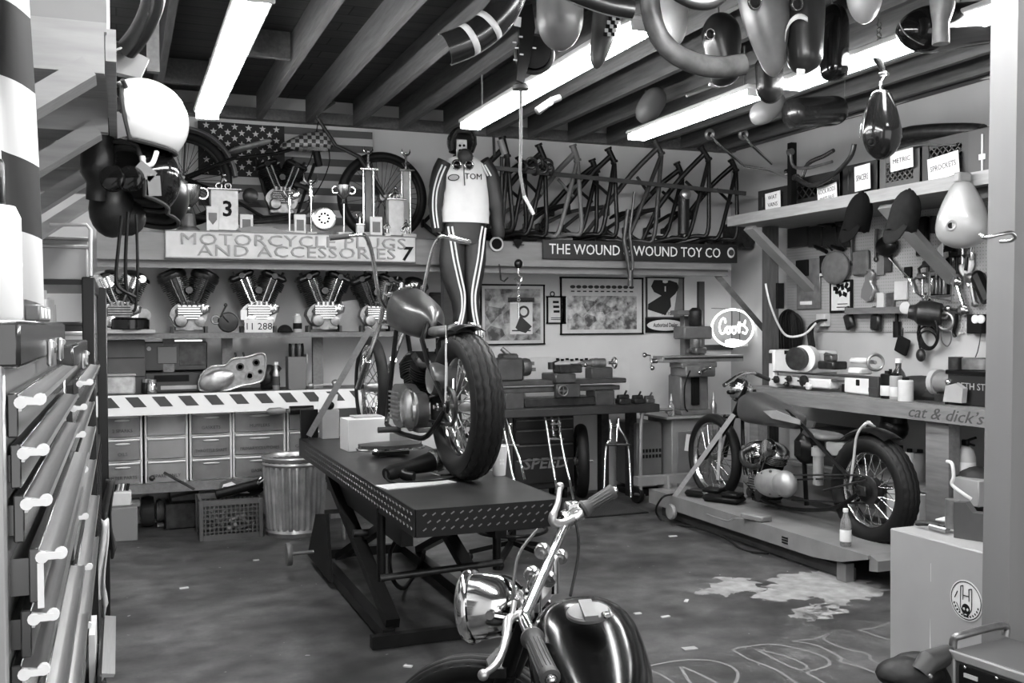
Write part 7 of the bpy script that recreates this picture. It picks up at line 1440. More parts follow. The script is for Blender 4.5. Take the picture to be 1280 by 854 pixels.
for i, (x, y, lb) in enumerate(spots):
    q = W_(x, y, .06); m = MB(); m.box(q, (.05, .09, .05), None, .012); m.cyl(q + V((0, 0, .02)), q - V((0, 0, .14)), .012)
    for s in (-1, 1): m.tube([q + V((0, s*.03, 0)), q + V((0, s*.09, -.03)), q + V((0, s*.08, -.12))], .012, 6)
    hung('gear_puller', lb, 'puller', m, [black, black, dsteel, chrome_d, chrome][i], 'pullers on the right wall')
t = Thing('white_pliers', 'open pliers with white handles hanging under the grey tank', 'pliers', W_(1209, 330), world=True); t('jaws', slug(MB(), [(1202, 316), (1207, 320), (1209, 323)], .016).tube([W_(1216, 316, .03), W_(1211, 321, .03)], .016, 8), steel); t('handle', slug(MB(), [(1208, 323), (1203, 333), (1205, 340), (1208, 342)], .024), white); t('handle', slug(MB(), [(1210, 323), (1214, 330), (1210, 342)], .022), white)
t = Thing('strip_rack', 'wire framed rack of upright strips in the middle right of the wall', 'rack', W_(1178, 358), world=True)
f = MB(); 
for (a, b) in (((1162, 340), (1192, 337)), ((1192, 337), (1190, 376)), ((1190, 376), (1162, 371)), ((1162, 371), (1162, 340)), ((1162, 371), (1192, 369))): f.tube([W_(*a, .08), W_(*b, .08)], .008, 6)
t('wire_frame', f, steel); t('back', wbox(1164, 345, 1189, 370, .02, .01), ink)
for k in range(5): t('strip', wbox(1167+4.6*k, 347, 1169.5+4.6*k, 368, .03, .03), alu if k % 2 == 0 else steel)
for i, (x0, y0, x1, y1, lb, mm) in enumerate(((1195, 352, 1205, 384, 'long bright ratchet hanging below the white pliers', chrome), (1213, 348, 1219, 380, 'bright wrench hanging right of the ratchet', steel), (1222, 345, 1236, 376, 'dark drill body hanging near the door post', satin), (1203, 388, 1185, 386, 'bright crank lying across the wall below the strip rack', chrome_d))):
    m = slug(MB(), [(x0, y0), ((x0+x1)/2, (y0+y1)/2), (x1, y1)], [.016, .018, .05, .012][i], .05); m.ell(W_(x0, y0, .05), (.03, .05, .04), None, 12, 8); m.ell(W_(x1, y1, .05), (.02, .03, .025), None, 12, 8); hung('hanging_tool', lb, 'tool', m, mm, TWG)
m = MB(); m.torus(W_(1216, 352, .05), (1, 0, 0), .04, .014, 18, 8); hung('ring_spanner', 'bright ring clamp hanging above the wrench near the door post', 'tool', m, chrome, TWG)
t = Thing('corded_drill', 'dark round motor tool with its cord coiled below it on the right wall', 'power tool', W_(1158, 390), world=True); q = W_(1160, 392, .1); t('housing', MB().lathe([(.02, -.1), (.08, -.09), (.095, -.02), (.09, .06), (.06, .09), (.05, .13), (.03, .13)], q, (-.6, .8, .1), 24), dsteel); t('bright_ring', MB().torus(q + V((-.07, .1, .01)), (-.6, .8, .1), .04, .012, 20, 8), grey1)
m = MB(); c0 = W_(1163, 412, .06)
for k in range(5): m.torus(c0 + V((.008*k-.02, .01*k, -.02*k)), (1, .15*k-.3, .1), .13-.015*k, .007, 28, 6, 1, 0, 2*PI)
m.tube([W_(1150, 400, .05), W_(1149, 430, .05), W_(1151, 440, .05)], .007, 6); t('coiled_cord', m, rubber); t('plug', MB().ell(W_(1151, 444, .05), (.03, .04, .05), None, 12, 8), dsteel)
m = MB(); m.torus(W_(1182, 402, .05), (1, .2, 0), .06, .013, 20, 8); m.torus(W_(1180, 392, .05), (1, .2, 0), .035, .012, 18, 8); hung('hose_clamps', 'pale round clamp rings hanging right of the coiled cord', 'clamp', m, alu_d)
m = slug(MB(), [(1196, 392), (1195, 405), (1192, 415), (1194, 421)], .013); hung('bent_lever', 'dark bent lever hanging right of the clamp rings', 'tool', m, black)
m = MB(); m.tube([W_(1178, 405, .04), W_(1177, 425, .04), W_(1184, 433, .04), W_(1189, 425, .04), W_(1189, 412, .04)], .005, 6, smooth=4); hung('wire_loop', 'thin wire loop hanging below the clamp rings', 'wire', m, steel)
t = Thing('wall_outlet', 'black outlet box with two round pale sockets near the door post', 'outlet', W_(1225, 404), world=True); t('box', wbox(1216, 393, 1235, 417, .06), ink)
for x in (1220, 1227): t('socket', MB().lathe([(.03, 0), (.03, .012), (.02, .015)], W_(x, 399, .06), (-1, 0, 0), 18), white)
p = Thing('stencil_number', 'faint stencilled number beside the black outlet box', 'stencil', W_(1209, 411, .002), 0, None, FACE_LEFT); p.text('lettering', '255', .12, (0, 0, 0), M.Identity(3), mt('stencil_pale', 178, .8), ext=.0008)
hung('file_handle', 'black file hanging from the ledge in the middle', 'file', slug(MB(), [(1121, 388), (1121, 402), (1121, 422)], .014).tube([W_(1121, 402, .03), W_(1121, 422, .03)], .03, 10), black)
hung('square_weight', 'small black square block hanging on a wire below the ledge', 'weight', MB().box(W_(1128, 432, .03), (.03, .13, .13), M.Rotation(R2(20), 3, 'X'), .01).tube([W_(1129, 410, .03), W_(1128, 426, .03)], .004, 5), ink)
for i, (x, y) in enumerate(((1062, 402), (1095, 403))):
    m = MB(); q = W_(x, y, .04); m.box(q, (.05, .1, .13), M.Rotation(R2(-20+25*i), 3, 'X'), .015); m.cyl(q + V((0, 0, .05)), q + V((0, .03, .12)), .02); hung('pipe_fitting', ['patterned dark fitting hanging under the ledge, far one', 'twisted dark fitting hanging under the ledge, near the file'][i], 'fitting', m, dsteel, 'fittings under the ledge')
hung('small_dial', 'small pale dial at the middle of the ledge', 'dial', MB().lathe([(.045, 0), (.045, .02), (.03, .026)], W_(1133, 385, .1), (-1, -.3, 0), 20), offw)
t = Thing('wiring_box', 'pale electrical box with dark cables at the far lower end of the pegboard', 'electrical box', W_(1030, 402), world=True); t('box', wbox(1027, 393, 1038, 408, .06), offw); m = MB()
for k in range(4): m.tube([W_(1028+2*k, 400, .06), W_(1020+k, 402, .1), W_(1010+2*k, 412, .1), W_(1012+2*k, 434, .08)], .009, 6, smooth=5)
t('cables', m, rubber)
m = MB()
for k in range(7): m.tube([W_(975+4*k*.9, 436, .05+.01*(k % 3)), W_(974+3.5*k, 410, .08+.01*(k % 3)), W_(978+2.5*k, 390+abs(k-3), .09+.01*(k % 2)), W_(990+2*k, 392+2*k, .06), W_(994+k, 436, .04)], .016, 8, smooth=5)
hung('coiled_hose', 'dark hose bundle hanging on the right wall beside the corner post', 'hose', m, rubber)
m = MB(); m.tube([AX(957, 355, PX-.7), AX(962, 378, PX-.7), AX(972, 404, PX-.6), AX(984, 420, PX-.5), AX(1005, 418, PX-.4), AX(1020, 404, PX-.3)], .009, 6, smooth=5); single('pale_cable', 'pale cable sagging from the corner post to the electrical box', 'cable', m, offw)
hung('wall_card', 'black-framed narrow card on the corner post', 'card', MB().box(AY(975, 370, 7.12), (.07, .02, .22)), ink); hung('tall_card', 'pale narrow card below the framed card beside the corner post', 'card', MB().box(AX(975, 370, PX-.005), (.006, .1, .2)), offw)
m = MB(); m.tube([AX(1228, 402, PX-.02), AX(1222, 440, PX-.02), AX(1210, 462, PX-.02), AX(1200, 480, PX-.1)], .004, 5, smooth=4); single('thin_cable', 'thin cable running down the wall from the outlet to the bench', 'cable', m, grey3)
# ------------------------------------------------------------------ on the right bench
BT = 1.025; RBX = lambda px, X=5.05: AX(px, 480, X).y
ml = mt('mini_lathe_cream', 212, .4, 0, .06, 10); 
ya, yb = RBX(972), RBX(1100); yc = (ya+yb)/2; Lm = ya-yb
t = Thing('bench_lathe', 'cream bench lathe with a large round chuck guard on the right workbench', 'lathe', (5.05, yc, BT), -PI/2)
lx2 = lambda px: yc - RBX(px)          # local x grows towards the camera
lz2 = lambda px, py: AX(px, py, 5.05).z - BT
def b3(x0, y0, x1, y1, y=0, d=.14, bev=.01): a, b = lx2(x0), lx2(x1); return MB().box(((a+b)/2, y, (lz2(x0, y0)+lz2(x1, y1))/2), (abs(b-a), d, abs(lz2(x0, y0)-lz2(x1, y1))), None, bev)
t('headstock', b3(973, 437, 1026, 468, .04, .26, .015), ml); t('gear_cover', b3(973, 437, 980, 484, -.08, .04), ml); t('name_plate', b3(993, 438, 1004, 443, -.095, .006, 0), ink); t('dark_panel', b3(974, 441, 978, 454, -.103, .004, 0), grey3)
gx, gz = lx2(1020), lz2(1020, 448); t('chuck_guard', MB().lathe([(.06, 0), (.1, .01), (.105, .09), (.06, .1)], (gx, -.06, gz), (.35, -1, 0), 28), ml); t('chuck', MB().lathe([(.04, 0), (.09, .005), (.09, .05), (.04, .055)], (gx, -.16, gz), (.35, -1, 0), 24), dsteel)
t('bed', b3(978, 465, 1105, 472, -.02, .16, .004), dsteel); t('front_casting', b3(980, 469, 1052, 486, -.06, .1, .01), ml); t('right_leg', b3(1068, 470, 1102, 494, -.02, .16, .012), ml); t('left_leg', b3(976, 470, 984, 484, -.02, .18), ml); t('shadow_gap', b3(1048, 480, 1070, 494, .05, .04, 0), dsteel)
for px, py, r in ((987, 474, .03), (1003, 473, .025), (1022, 476, .045), (1028, 482, .03), (1000, 480, .02)): t('control_knob', MB().lathe([(r*.5, 0), (r, .01), (r, .03), (r*.4, .04)], (lx2(px), -.11, lz2(px, py)), (0, -1, 0), 18).cyl((lx2(px)-r*1.4, -.14, lz2(px, py)), (lx2(px)+r*1.4, -.14, lz2(px, py)), .006), dsteel if px != 1028 else ml)
t('lead_screw', MB().cyl((lx2(1052), -.09, lz2(1070, 477)), (lx2(1086), -.09, lz2(1080, 477)), .01), steel); t('stop_block', b3(1083, 473, 1089, 483, -.09, .03), ink)
t('tool_slide', b3(1036, 451, 1056, 462, -.04, .14), dsteel); t('tool_post', b3(1040, 442, 1050, 452, -.05, .07), steel); t('slide_handle', MB().tube([(lx2(1044), -.1, lz2(1044, 443)), (lx2(1050), -.13, lz2(1050, 441)), (lx2(1060), -.13, lz2(1055, 444))], .008, 6), steel)
t('tailstock', b3(1070, 459, 1086, 468, -.02, .12), ml); t('tailstock_barrel', b3(1069, 447, 1090, 455, -.02, .09, .015), ml); tx, tzz = lx2(1097), lz2(1097, 453); t('tail_wheel', MB().torus((tx, -.02, tzz), (1, -.4, 0), .055, .012, 26, 8).cyl((tx-.06, -.02, tzz), (tx, -.02, tzz), .014), alu)
def rb_can(name, label, px, pyb, r, h, mm, X=4.92, cat='can', **k):
    p = AX(px, pyb, X); return can(name, label, px, pyb, p.y, r, h, mm, BT, cat, **k) if False else _rb(name, label, p, r, h, mm, cat, **k)
def _rb(name, label, p, r, h, mm, cat, neck=0, lid=None, band=None, z=BT, group=None):
    t = Thing(name, label, cat, (p.x, p.y, z), 0, group)
    pr = [(r*.95, 0), (r, .006), (r, h*.6), (r*.85, h*.7), (r*neck, h*.84), (r*neck, h)] if neck else [(r*.97, 0), (r, .004), (r, h-.006), (r*.94, h-.004), (r*.9, h)]
    t('body', MB().lathe(pr, n=22), mm); t('cap', MB().cyl((0, 0, h-.002), (0, 0, h+max(.012, h*.12)), r*(neck*1.15 if neck else .45), n=16), lid or ink)
    if band: t('band', MB().lathe([(r, h*.12), (r*1.02, h*.13), (r*1.02, h*.52), (r, h*.53)], n=22, caps=False), band)
    return t
rb_can('paint_can', 'black can with a pale band at the bench front beside the cream lathe', 1110, 500, .05, .17, satin, band=offw)
rb_can('oil_can', 'pale grey can right of the black striped can on the bench', 1120, 500, .042, .16, grey1, band=offw)
rb_can('square_tin', 'white low tin at the bench edge right of the cans', 1132, 501, .05, .14, offw, X=4.86)
rb_can('spray_bottle', 'dark bottle with white cap behind the cans on the right bench', 1123, 485, .05, .24, glassm, X=5.1, cat='bottle', neck=.4, lid=white)
rb_can('oiler', 'small dark oiler with a thin spout behind the black can', 1113, 485, .04, .17, dsteel, X=5.12, cat='oil can', neck=.25)
m = MB(); q = AX(1100, 488, 4.98); m.box((q.x, q.y, BT+.07), (.12, .1, .14), None, .004); m.box((q.x-.062, q.y, BT+.05), (.004, .09, .03)); single('small_carton', 'small dark carton between the cream lathe and the black can', 'box', m, grey3)
q = AX(1152, 484, 5.1); m = MB(); m.ell((q.x, q.y, BT+.06), (.16, .28, .1), None, 20, 10); m.box((q.x, q.y-.05, BT+.05), (.26, .5, .1), None, .03); single('dark_tool_bag', 'long dark soft tool bag lying on the right bench', 'bag', m, mt('toolbag', 26, .8, 0, .2, 18, .4))
t = Thing('bench_grinder', 'grey bench grinder with bright bolt on the right bench', 'grinder', (AX(1190, 480, 5.0).x, AX(1190, 480, 5.0).y, BT)); t('base', MB().box((0, 0, .03), (.16, .16, .06), None, .01), dsteel); t('body', MB().cyl((0, -.1, .13), (0, .1, .13), .07, n=22), grey2); t('wheel_guard', MB().lathe([(.03, -.02), (.085, -.02), (.085, .02), (.03, .02)], (0, .12, .13), (0, 1, 0), 22), grey1); t('canister', MB().cyl((.0, -.03, .17), (.0, -.03, .3), .045, n=18), dsteel); t('bolt', MB().ell((-.08, -.05, .14), (.022,)*3, None, 12, 8), chrome)
q = AX(1197, 490, 4.9); single('grinder_shield', 'grey metal guard lying before the bench grinder', 'guard', MB().prism([(-.08, 0), (.07, 0), (.08, .09), (.02, .12), (-.06, .1)], (q.x, q.y, BT+.02), (0, -1, 0), (0, 0, 1), .04), grey1)
q = AX(1165, 497, 4.84); single('bright_bar', 'bright flat bar lying at the front of the right bench', 'bar', MB().bar((q.x, q.y+.12, BT+.012), (q.x, q.y-.12, BT+.014), .03, .014), chrome)
q0 = AX(1218, 498, 4.95); t = Thing('lettered_box', 'black metal box with pale lettering at the near end of the right bench', 'box', (q0.x+.12, q0.y-.12, BT)); t('box', MB().box((0, 0, .1), (.3, .62, .2), None, .008), mt('metalbox', 26, .4)); t('lid', MB().box((0, 0, .205), (.32, .64, .03), None, .005), black); t.text('lettering', 'BETH ST', .06, (-.1515, .12, .12), FACE_LEFT, grey1, ext=.0008)
q = AX(1215, 472, 5.05); t = Thing('round_tin', 'round shiny tin standing on the black lettered box', 'tin', (q0.x+.08, q0.y+.05, BT+.222)); t('tin', MB().lathe([(.09, 0), (.095, .004), (.095, .07), (.09, .075), (.01, .073)], n=28), steel)
# ------------------------------------------------------------------ under the right bench
LS = .445
def at_shelf(px, X=4.95): return V((X, AX(px, 560, X).y, LS))
for (px, r, h, mm, lb, kw) in ((1192, .045, .3, glassm, 'dark glass long-necked bottle under the near end of the right bench', dict(neck=.35, cat='bottle', lid=grey3)),):
    p = AX(1192, 590, 4.95); _rb('beer_bottle', lb, V((4.95, p.y, 0)), r, .34, mm, 'bottle', neck=.33, lid=grey3, z=LS+.06)
p = AX(1204, 590, 4.95); t = Thing('fire_extinguisher', 'pale fire extinguisher with a dark valve under the right bench', 'fire extinguisher', (4.97, p.y, LS+.05)); t('cylinder', MB().lathe([(.05, 0), (.06, .01), (.06, .2), (.045, .25), (.018, .27)], n=24), mt('ext_pale', 170, .35)); t('valve', MB().box((0, 0, .29), (.03, .05, .04), None, .006).tube([(0, 0, .3), (0, -.08, .33)], .009, 6).tube([(0, 0, .29), (0, -.07, .28)], .008, 6), black); t('label_patch', MB().lathe([(.0605, .06), (.0608, .061), (.0608, .17), (.0605, .171)], n=24, caps=False), paper)
m = MB(); p = AX(1208, 600, 4.9); m.ell((4.98, p.y, LS+.06), (.13, .16, .14), None, 18, 10); single('dark_sack', 'dark crumpled sack on the shelf under the right bench', 'sack', m, mt('sack', 40, .8, 0, .2, 14, .5)); p = AX(1216, 600, 4.88); single('pale_carton', 'pale carton beside the dark sack under the right bench', 'box', MB().box((4.88, p.y, LS+.06), (.12, .2, .16), None, .006), grey1)
m = MB(); m.tube([AX(1184, 577, 4.72), AX(1190, 580, 4.7), AX(1192, 596, 4.7), AX(1190, 606, 4.7), AX(1205, 618, 4.72), AX(1214, 624, 4.75)], .011, 8, smooth=5); single('pale_hose', 'pale bent hose hanging beside the near leg of the right bench', 'hose', m, white)
for i, (px, py, r, h, mm, nk, lb) in enumerate(((1126, 556, .05, .17, grey3, 0, 'dark can on the upper row under the bench by the leg'), (1150, 556, .045, .2, grey2, 0, 'grey can beside the bench leg'), (1126, 580, .035, .2, white, .4, 'white pointed bottle behind the bobber rear tire'), (1137, 590, .04, .2, offw, 0, 'pale labelled can behind the bobber rear tire'), (1148, 588, .035, .18, alu, .5, 'bright bottle right of the pale labelled can'), (1151, 612, .05, .14, grey1, 0, 'wide grey can on the lower row beside the leg'))):
    p = AX(px, py, 5.1+.04*(i % 3)); _rb('shop_bottle' if nk else 'shop_can', lb, p, r, h, mm, 'bottle' if nk else 'can', neck=nk, z=p.z-h*.5 if False else LS, band=paper if i == 3 else None)
single('white_carton', 'white carton below the cans beside the bench leg', 'box', MB().box((5.05, AX(1150, 600, 5.05).y, LS+.0-.15), (.3, .3, .22), None, .004), offw)
m = MB(); p = AX(1117, 548, 4.95); m.cyl((4.95, p.y, .80), (4.95, p.y, .925), .09, n=20); m.ell((4.95, p.y, .82), (.1, .1, .1), None, 16, 8); single('hanging_motor', 'black round motor hung under the right bench top behind the tire', 'motor', m, black)
for i, (px, w1, lb, mm) in enumerate(((1020, .3, 'open carton of papers on the bench shelf behind the grey tank', card), (1045, .26, 'dark carton on the bench shelf left of the fender', grey3), (1062, .22, 'pale crumpled paper beside the dark carton', offw))):
    p = AX(px, 530, 5.2); m = MB(); m.box((5.2, p.y, LS+.14), (.3, w1, .28 if i < 2 else .1), M.Rotation(.15*i, 3, 'Z'), .006); 
    if i == 0: m.box((5.06, p.y, LS+.3), (.02, w1, .06), M.Rotation(.4, 3, 'Y'))
    single('stored_carton', lb, 'box' if i < 2 else 'paper', m, mm)
# ------------------------------------------------------------------ grey cabinet, charger and gloves at the lower right
gc = mt('cabinet_grey', 150, .5, 0, .05, 4); t = Thing('steel_cabinet', 'plain grey steel cabinet in the lower right corner with a round skull sticker', 'cabinet', (3.55, 3.0, 0), world=True); CT = .607
t('body', MB().box((3.6, 3.0, CT/2), (.66, 1.16, CT), None, .006), gc)
t('scratch', MB().prism([(-.004, 0), (.01, .0), (.006, .14), (.002, .26)], (3.2695, 3.335, .0), (0, -1, 0), (0, 0, 1), .0008).prism([(-.001, .42), (.001, .42), (.001, .5), (-.001, .5)], (3.2695, 3.33, .0), (0, -1, 0), (0, 0, 1), .0008), mt('scratch_pale', 205, .7))
sp_ = AX(1208, 751, 3.268); st_ = t('sticker', MB().lathe([(.085, 0), (.085, .0015)], sp_, (-1, 0, 0), 40), paper); m = MB()
S = lambda u, v: sp_ + V((-.003, -u, v))
m.torus(S(0, 0), (1, 0, 0), .078, .002, 40, 4, .3); sk = MB(); sk.ell(S(0, -.035), (.001, .022, .022), None, 16, 8); sk.box(S(0, -.058), (.002, .022, .02))
t('skull', sk, ink, under=st_); ey = MB(); ey.ell(S(-.009, -.036), (.0022, .006, .007), None, 10, 6); ey.ell(S(.009, -.036), (.0022, .006, .007), None, 10, 6); ey.box(S(0, -.058), (.003, .012, .004)); t('skull_eyes', ey, paper, under=st_)
for u0, v0, u1, v1 in ((-.03, -.03, -.028, .055), (-.016, .0, -.015, .06), (.016, 0, .015, .05), (.03, -.03, .03, .055), (-.03, -.03, -.012, -.06), (.03, -.03, .012, -.06), (-.028, .055, -.016, .06), (.015, .05, .03, .055), (-.015, .02, .015, .02), (-.05, -.02, -.03, -.05), (-.06, .0, -.045, .03)): m.tube([S(u0, v0), S(u1, v1)], .002, 4)
for k in range(12): q = R2(200+k*13); m.box(S(.066*math.cos(q), .066*math.sin(q)), (.001, .006, .009), M.Rotation(q, 3, 'X'))
t('sticker_drawing', m, ink, under=st_)
t = Thing('machined_plate', 'grey notched metal plate standing on the steel cabinet', 'machine part', (3.55, 3.1, CT), world=True); a_ = AZ(1197, 670, CT); m = MB(); m.prism([(-.05, 0), (.2, 0), (.2, .15), (.14, .16), (.11, .12), (.03, .12), (.0, .16), (-.05, .155)], (a_.x+.02, a_.y-.05, CT), (.35, -.93, 0), (0, 0, 1), .05); t('plate', m, mt('plate_grey', 92, .45, .5, .1, 10)); m = MB()
for u, v in ((-.03, .135), (-.03, .02), (.155, .135), (.155, .02)): q = V((a_.x+.02, a_.y-.05, CT)) + V((.35, -.93, 0))*u + V((-.004, -.002, v)); m.cyl(q, q + V((-.012, -.004, 0)), .007, n=10)
t('bolts', m, chrome); t('white_tab', MB().box(V((a_.x+.06, a_.y-.2, CT+.06)), (.01, .03, .04)), white); t('cylinder', MB().cyl((a_.x+.03, a_.y+.06, CT+.02), (a_.x+.03, a_.y+.06, CT+.15), .03, n=16).cyl((a_.x-.03, a_.y+.03, CT+.02), (a_.x-.03, a_.y+.13, CT+.02), .012), alu)
p = AZ(1165, 662, CT); m = MB(); m.tube([p + V((-.03, .06, .02)), p + V((-.02, 0, .03)), p + V((.03, -.06, .02))], .014, 8, smooth=3); m.box(p + V((.02, -.05, .02)), (.05, .04, .03), None, .006); single('bent_fitting', 'small dark bent fitting lying on the steel cabinet', 'fitting', m, dsteel); p = AZ(1185, 650, CT); single('white_rag', 'white paper lying at the back of the steel cabinet', 'paper', MB().box((p.x+.03, p.y-.02, CT+.004), (.16, .12, .006), M.Rotation(.3, 3, 'Z')), white)
p = AZ(1150, 637, .75); m = MB(); m.lathe([(.05, 0), (.15, .01), (.17, .03), (.165, .035), (.05, .02)], (3.75, 3.72, .48), (0, 0, 1), 26); single('dark_pan', 'dark shallow pan lying behind the steel cabinet near the bench leg', 'pan', m, dsteel)
# battery charger
cx0 = AY(1190, 800, 2.45)
t = Thing('battery_charger', 'grey battery charger box with a handle and dark panel at the bottom right corner', 'battery charger', (2.3, 2.3, .38), world=True)
A0 = AY(1188, 812, 2.3); tz_ = A0.z; B0 = AZ(1279, 842, tz_); D0 = AZ(1260, 782, tz_)
u = (B0-A0); u.z = 0; Lu = u.length*1.5; u.normalize(); v = V((-u.y, u.x, 0)); 
if v.x < 0: v = v
Rm = rot_axes(u, v, (0, 0, 1)); c = A0 + u*(Lu/2) + v*.13
t('case', MB().box(c - V((0, 0, .16)), (Lu, .26, .32), Rm, .008), mt('charger_grey', 72, .45, 0, .08, 8)); t('rim', MB().box(A0 + u*(Lu/2) - V((0, 0, .012)) - v*.004, (Lu+.006, .012, .026), Rm, .003).box(A0 + u*.006 - V((0, 0, .16)) - v*.004, (.03, .012, .31), Rm, .003), mt('charger_rim', 128, .4))
fp_ = t('front_panel', MB().box(A0 + u*(Lu/2+.012) - V((0, 0, .155)) - v*.001, (Lu-.04, .008, .24), Rm, .002), ink)
t('switch_mark', MB().box(A0 + u*.075 - V((0, 0, .06)) - v*.007, (.045, .004, .012), Rm), offw, under=fp_)
for k in range(3): t('dial', MB().lathe([(.022, 0), (.022, .008), (.014, .016), (.004, .016)], A0 + u*(.08+.07*k) - V((0, 0, .13)) - v*.006, -v, 20), grey3, under=fp_)
for k in (0.055, .16): t('screw', MB().ell(A0 + u*k - V((0, 0, .036)) - v*.006, (.006,)*3, None, 8, 6), chrome, under=fp_)
t.text('lettering', 'CHARGER', .022, A0 + u*.16 - V((0, 0, .075)) - v*.0065, rot_axes(u, (0, 0, 1), -v), grey1, under=fp_, ext=.0005)
hq = AZ(1190, 790, tz_+.03); t('carry_handle', MB().tube([A0 + v*.03 + u*.0 - V((0, 0, .04)) - u*.012, A0 + v*.03 - u*.012 + V((0, 0, .02)), A0 + v*.06 + V((0, 0, .035)), A0 + v*.25 + V((0, 0, .035)), A0 + v*.26 + V((0, 0, .0))], .012, 10, smooth=4), steel)
c = AZ(1140, 836, .42); c = AY(1138, 842, 2.35); m = MB(); m.ell(c, (.11, .09, .045), None, 20, 10); m.ell(c + V((.05, .02, -.03)), (.1, .1, .08), None, 18, 10); t2 = Thing('work_glove', 'black leather glove draped at the left of the battery charger', 'glove', c, world=True); t2('glove', m, mt('glove_leather', 15, .5, 0, .2, 15, .3, spec=.2)); t2('cuff', MB().tube([AY(1150, 842, 2.3), AY(1160, 828, 2.3), AY(1185, 818, 2.32)], [.03, .035, .03], 12), mt('glove_cuff', 44, .5)); t2('snap', MB().ell(AY(1163, 846, 2.24), (.008,)*3, None, 10, 6), steel)
st2 = Thing('charger_stand', 'dark block the battery charger and the glove rest on', 'stand', (A0.x, A0.y, 0), world=True); st2('block', MB().box((c.x+.25, c.y+.12, (tz_-.32)/2), (.95, .5, tz_-.322), None, .01), grey3)
# hook on the door post
q = AY(1245, 296, 2.39); t = Thing('utility_hook', 'bent steel hook screwed into the door post beside the grey tank', 'hook', q, world=True); t('hook', MB().tube([AY(1226, 294, 2.4), AY(1232, 297, 2.36), AY(1250, 293, 2.34), AY(1264, 291, 2.34), AY(1269, 296, 2.34), AY(1263, 301, 2.36), AY(1250, 302, 2.39)], .0065, 10, smooth=5), chrome_d)
# ================================================================== things hung under the joists
HT = 'fuel tanks hung under the joists'
def ang_tank(label, tail, nose, Y, W, H, mm, wf=tear_w, hf=tear_h, up=(0, -1, -.25), dY=0, filler=None, p=2.4, flat=.3, cat='fuel tank', wire=True, extra=None):
    a, b = AY(*tail, Y), AY(*nose, Y+dY); t = Thing('fuel_tank', label, cat, b, 0, HT, world=True)
    m = MB(); loft_tank(m, a, b, V(up), W, H, wf, hf, p, 28, 22, flat); body_ = t('body', m, mm)
    if filler: fx, fy, r = filler; q = AY(fx, fy, Y-H*.52); t('filler_neck', MB().torus(q, (0, -1, -.15), r, r*.28, 22, 8).cyl(q + V((0, .02, 0)), q + V((0, .004, 0)), r*.9), mt('neck_dark', 20, .5)); t('filler_rim', MB().torus(q - V((0, .006, 0)), (0, -1, -.15), r*1.1, r*.13, 22, 6), chrome)
    if wire:
        top = a if a.z > b.z else b; t('hanging_wire', MB().cyl(top - V((0, 0, .05)), V((top.x, top.y, 3.21)), .004), steel)
    return t, body_
g95, g60, g30, g120 = mt('tank_dull_grey', 100, .4, .3, .18, 9), mt('tank_dusty_dark', 62, .42, .2, .25, 9), mt('tank_black_dusty', 22, .3, 0, .25, 8, spec=.35), mt('tank_pale', 150, .45, .1, .12, 7)
rnd_w = lambda t: cap_f(t, .5, .5)**.6; rnd_h = lambda t: cap_f(t, .45, .5)**.7
ang_tank('dull grey round-ended tank hanging left of the checkered-striped dark tank', (699, -70), (699, 64), 4.0, .205, .2, g95, lambda t: cap_f(t, .2, .32), lambda t: cap_f(t, .2, .3))
t, b_ = ang_tank('dusty dark tank with a checkered patch hanging point down before the long light', (772, -40), (744, 86), 4.1, .2, .15, g60, lambda t: (1.0-.72*t**1.3)*cap_f(t, .2, .12), lambda t: (1-.6*t)*cap_f(t, .2, .12))
m = MB(); 
for i in range(3):
    for k in range(6):
        q = AY(764-1.5*k+5*i, 18+5*k, 4.01+.0*k); m.mi = (i+k) % 2; m.box(q, (.015, .004, .016))
t('checker_patch', m, [offw, ink], under=b_)
ang_tank('pale dull tank hanging behind the big curved fender', (838, -50), (842, 60), 4.35, .15, .15, g120, lambda t: cap_f(t, .2, .4), lambda t: cap_f(t, .2, .4))
ang_tank('dusty black tank with a bright filler ring hanging inside the curved fender', (906, 108), (898, 16), 4.25, .195, .19, g30, lambda t: (.5+.5*min(1, t*1.6))*cap_f(t, .1, .35), lambda t: cap_f(t, .1, .3), filler=(887, 43, .022))
ang_tank('dull grey teardrop tank tapering down, hanging right of the black one', (968, 96), (946, -45), 4.0, .245, .22, g95, lambda t: (.22+.78*math.sin(min(1, t/.75)*PI/2))*cap_f(t, .1, .25), tear_h, filler=(943, 2, .03))
t, b_ = ang_tank('dark tank with a pale crescent stripe hanging at the top', (1004, 93), (1004, -50), 3.95, .2, .2, mt('tank_dark_brown', 38, .28, 0, .25, 8, spec=.35), lambda t: (.7+.3*min(1, t*1.5))*cap_f(t, .14, .3), lambda t: cap_f(t, .14, .3), filler=(996, 5, .026))
cr = MB(); 
for sgn in (1,):
    L_, R_ = [], []
    for i in range(19):
        u = i/18; ang = R2(185-200*u); x = 1000+19*math.cos(ang); y = 48-31*math.sin(ang) if math.sin(ang) > 0 else 48-20*math.sin(ang); w = 5.5*math.sin(PI*min(1, .1+u*.9))
        L_.append(cr.bm.verts.new(AY(x, y, 3.845+.05*abs(math.cos(ang))**2))); R_.append(cr.bm.verts.new(AY(x, y+w+1, 3.845+.05*abs(math.cos(ang))**2)))
    for i in range(18): cr.face([L_[i], L_[i+1], R_[i+1], R_[i]])
o = t('crescent', cr, offw, under=b_); md = o.modifiers.new('thickness', 'SOLIDIFY'); md.thickness = .004
t('label_tag', MB().box(AY(1001, 90, 3.88), (.045, .01, .03), None, .003), offw)
ang_tank('gloss black tank seen from its side, beside the crescent-striped one', (1042, 102), (1040, 5), 4.1, .13, .2, blackg, lambda t: cap_f(t, .12, .4), lambda t: (.75+.25*t)*cap_f(t, .12, .3), wire=True)
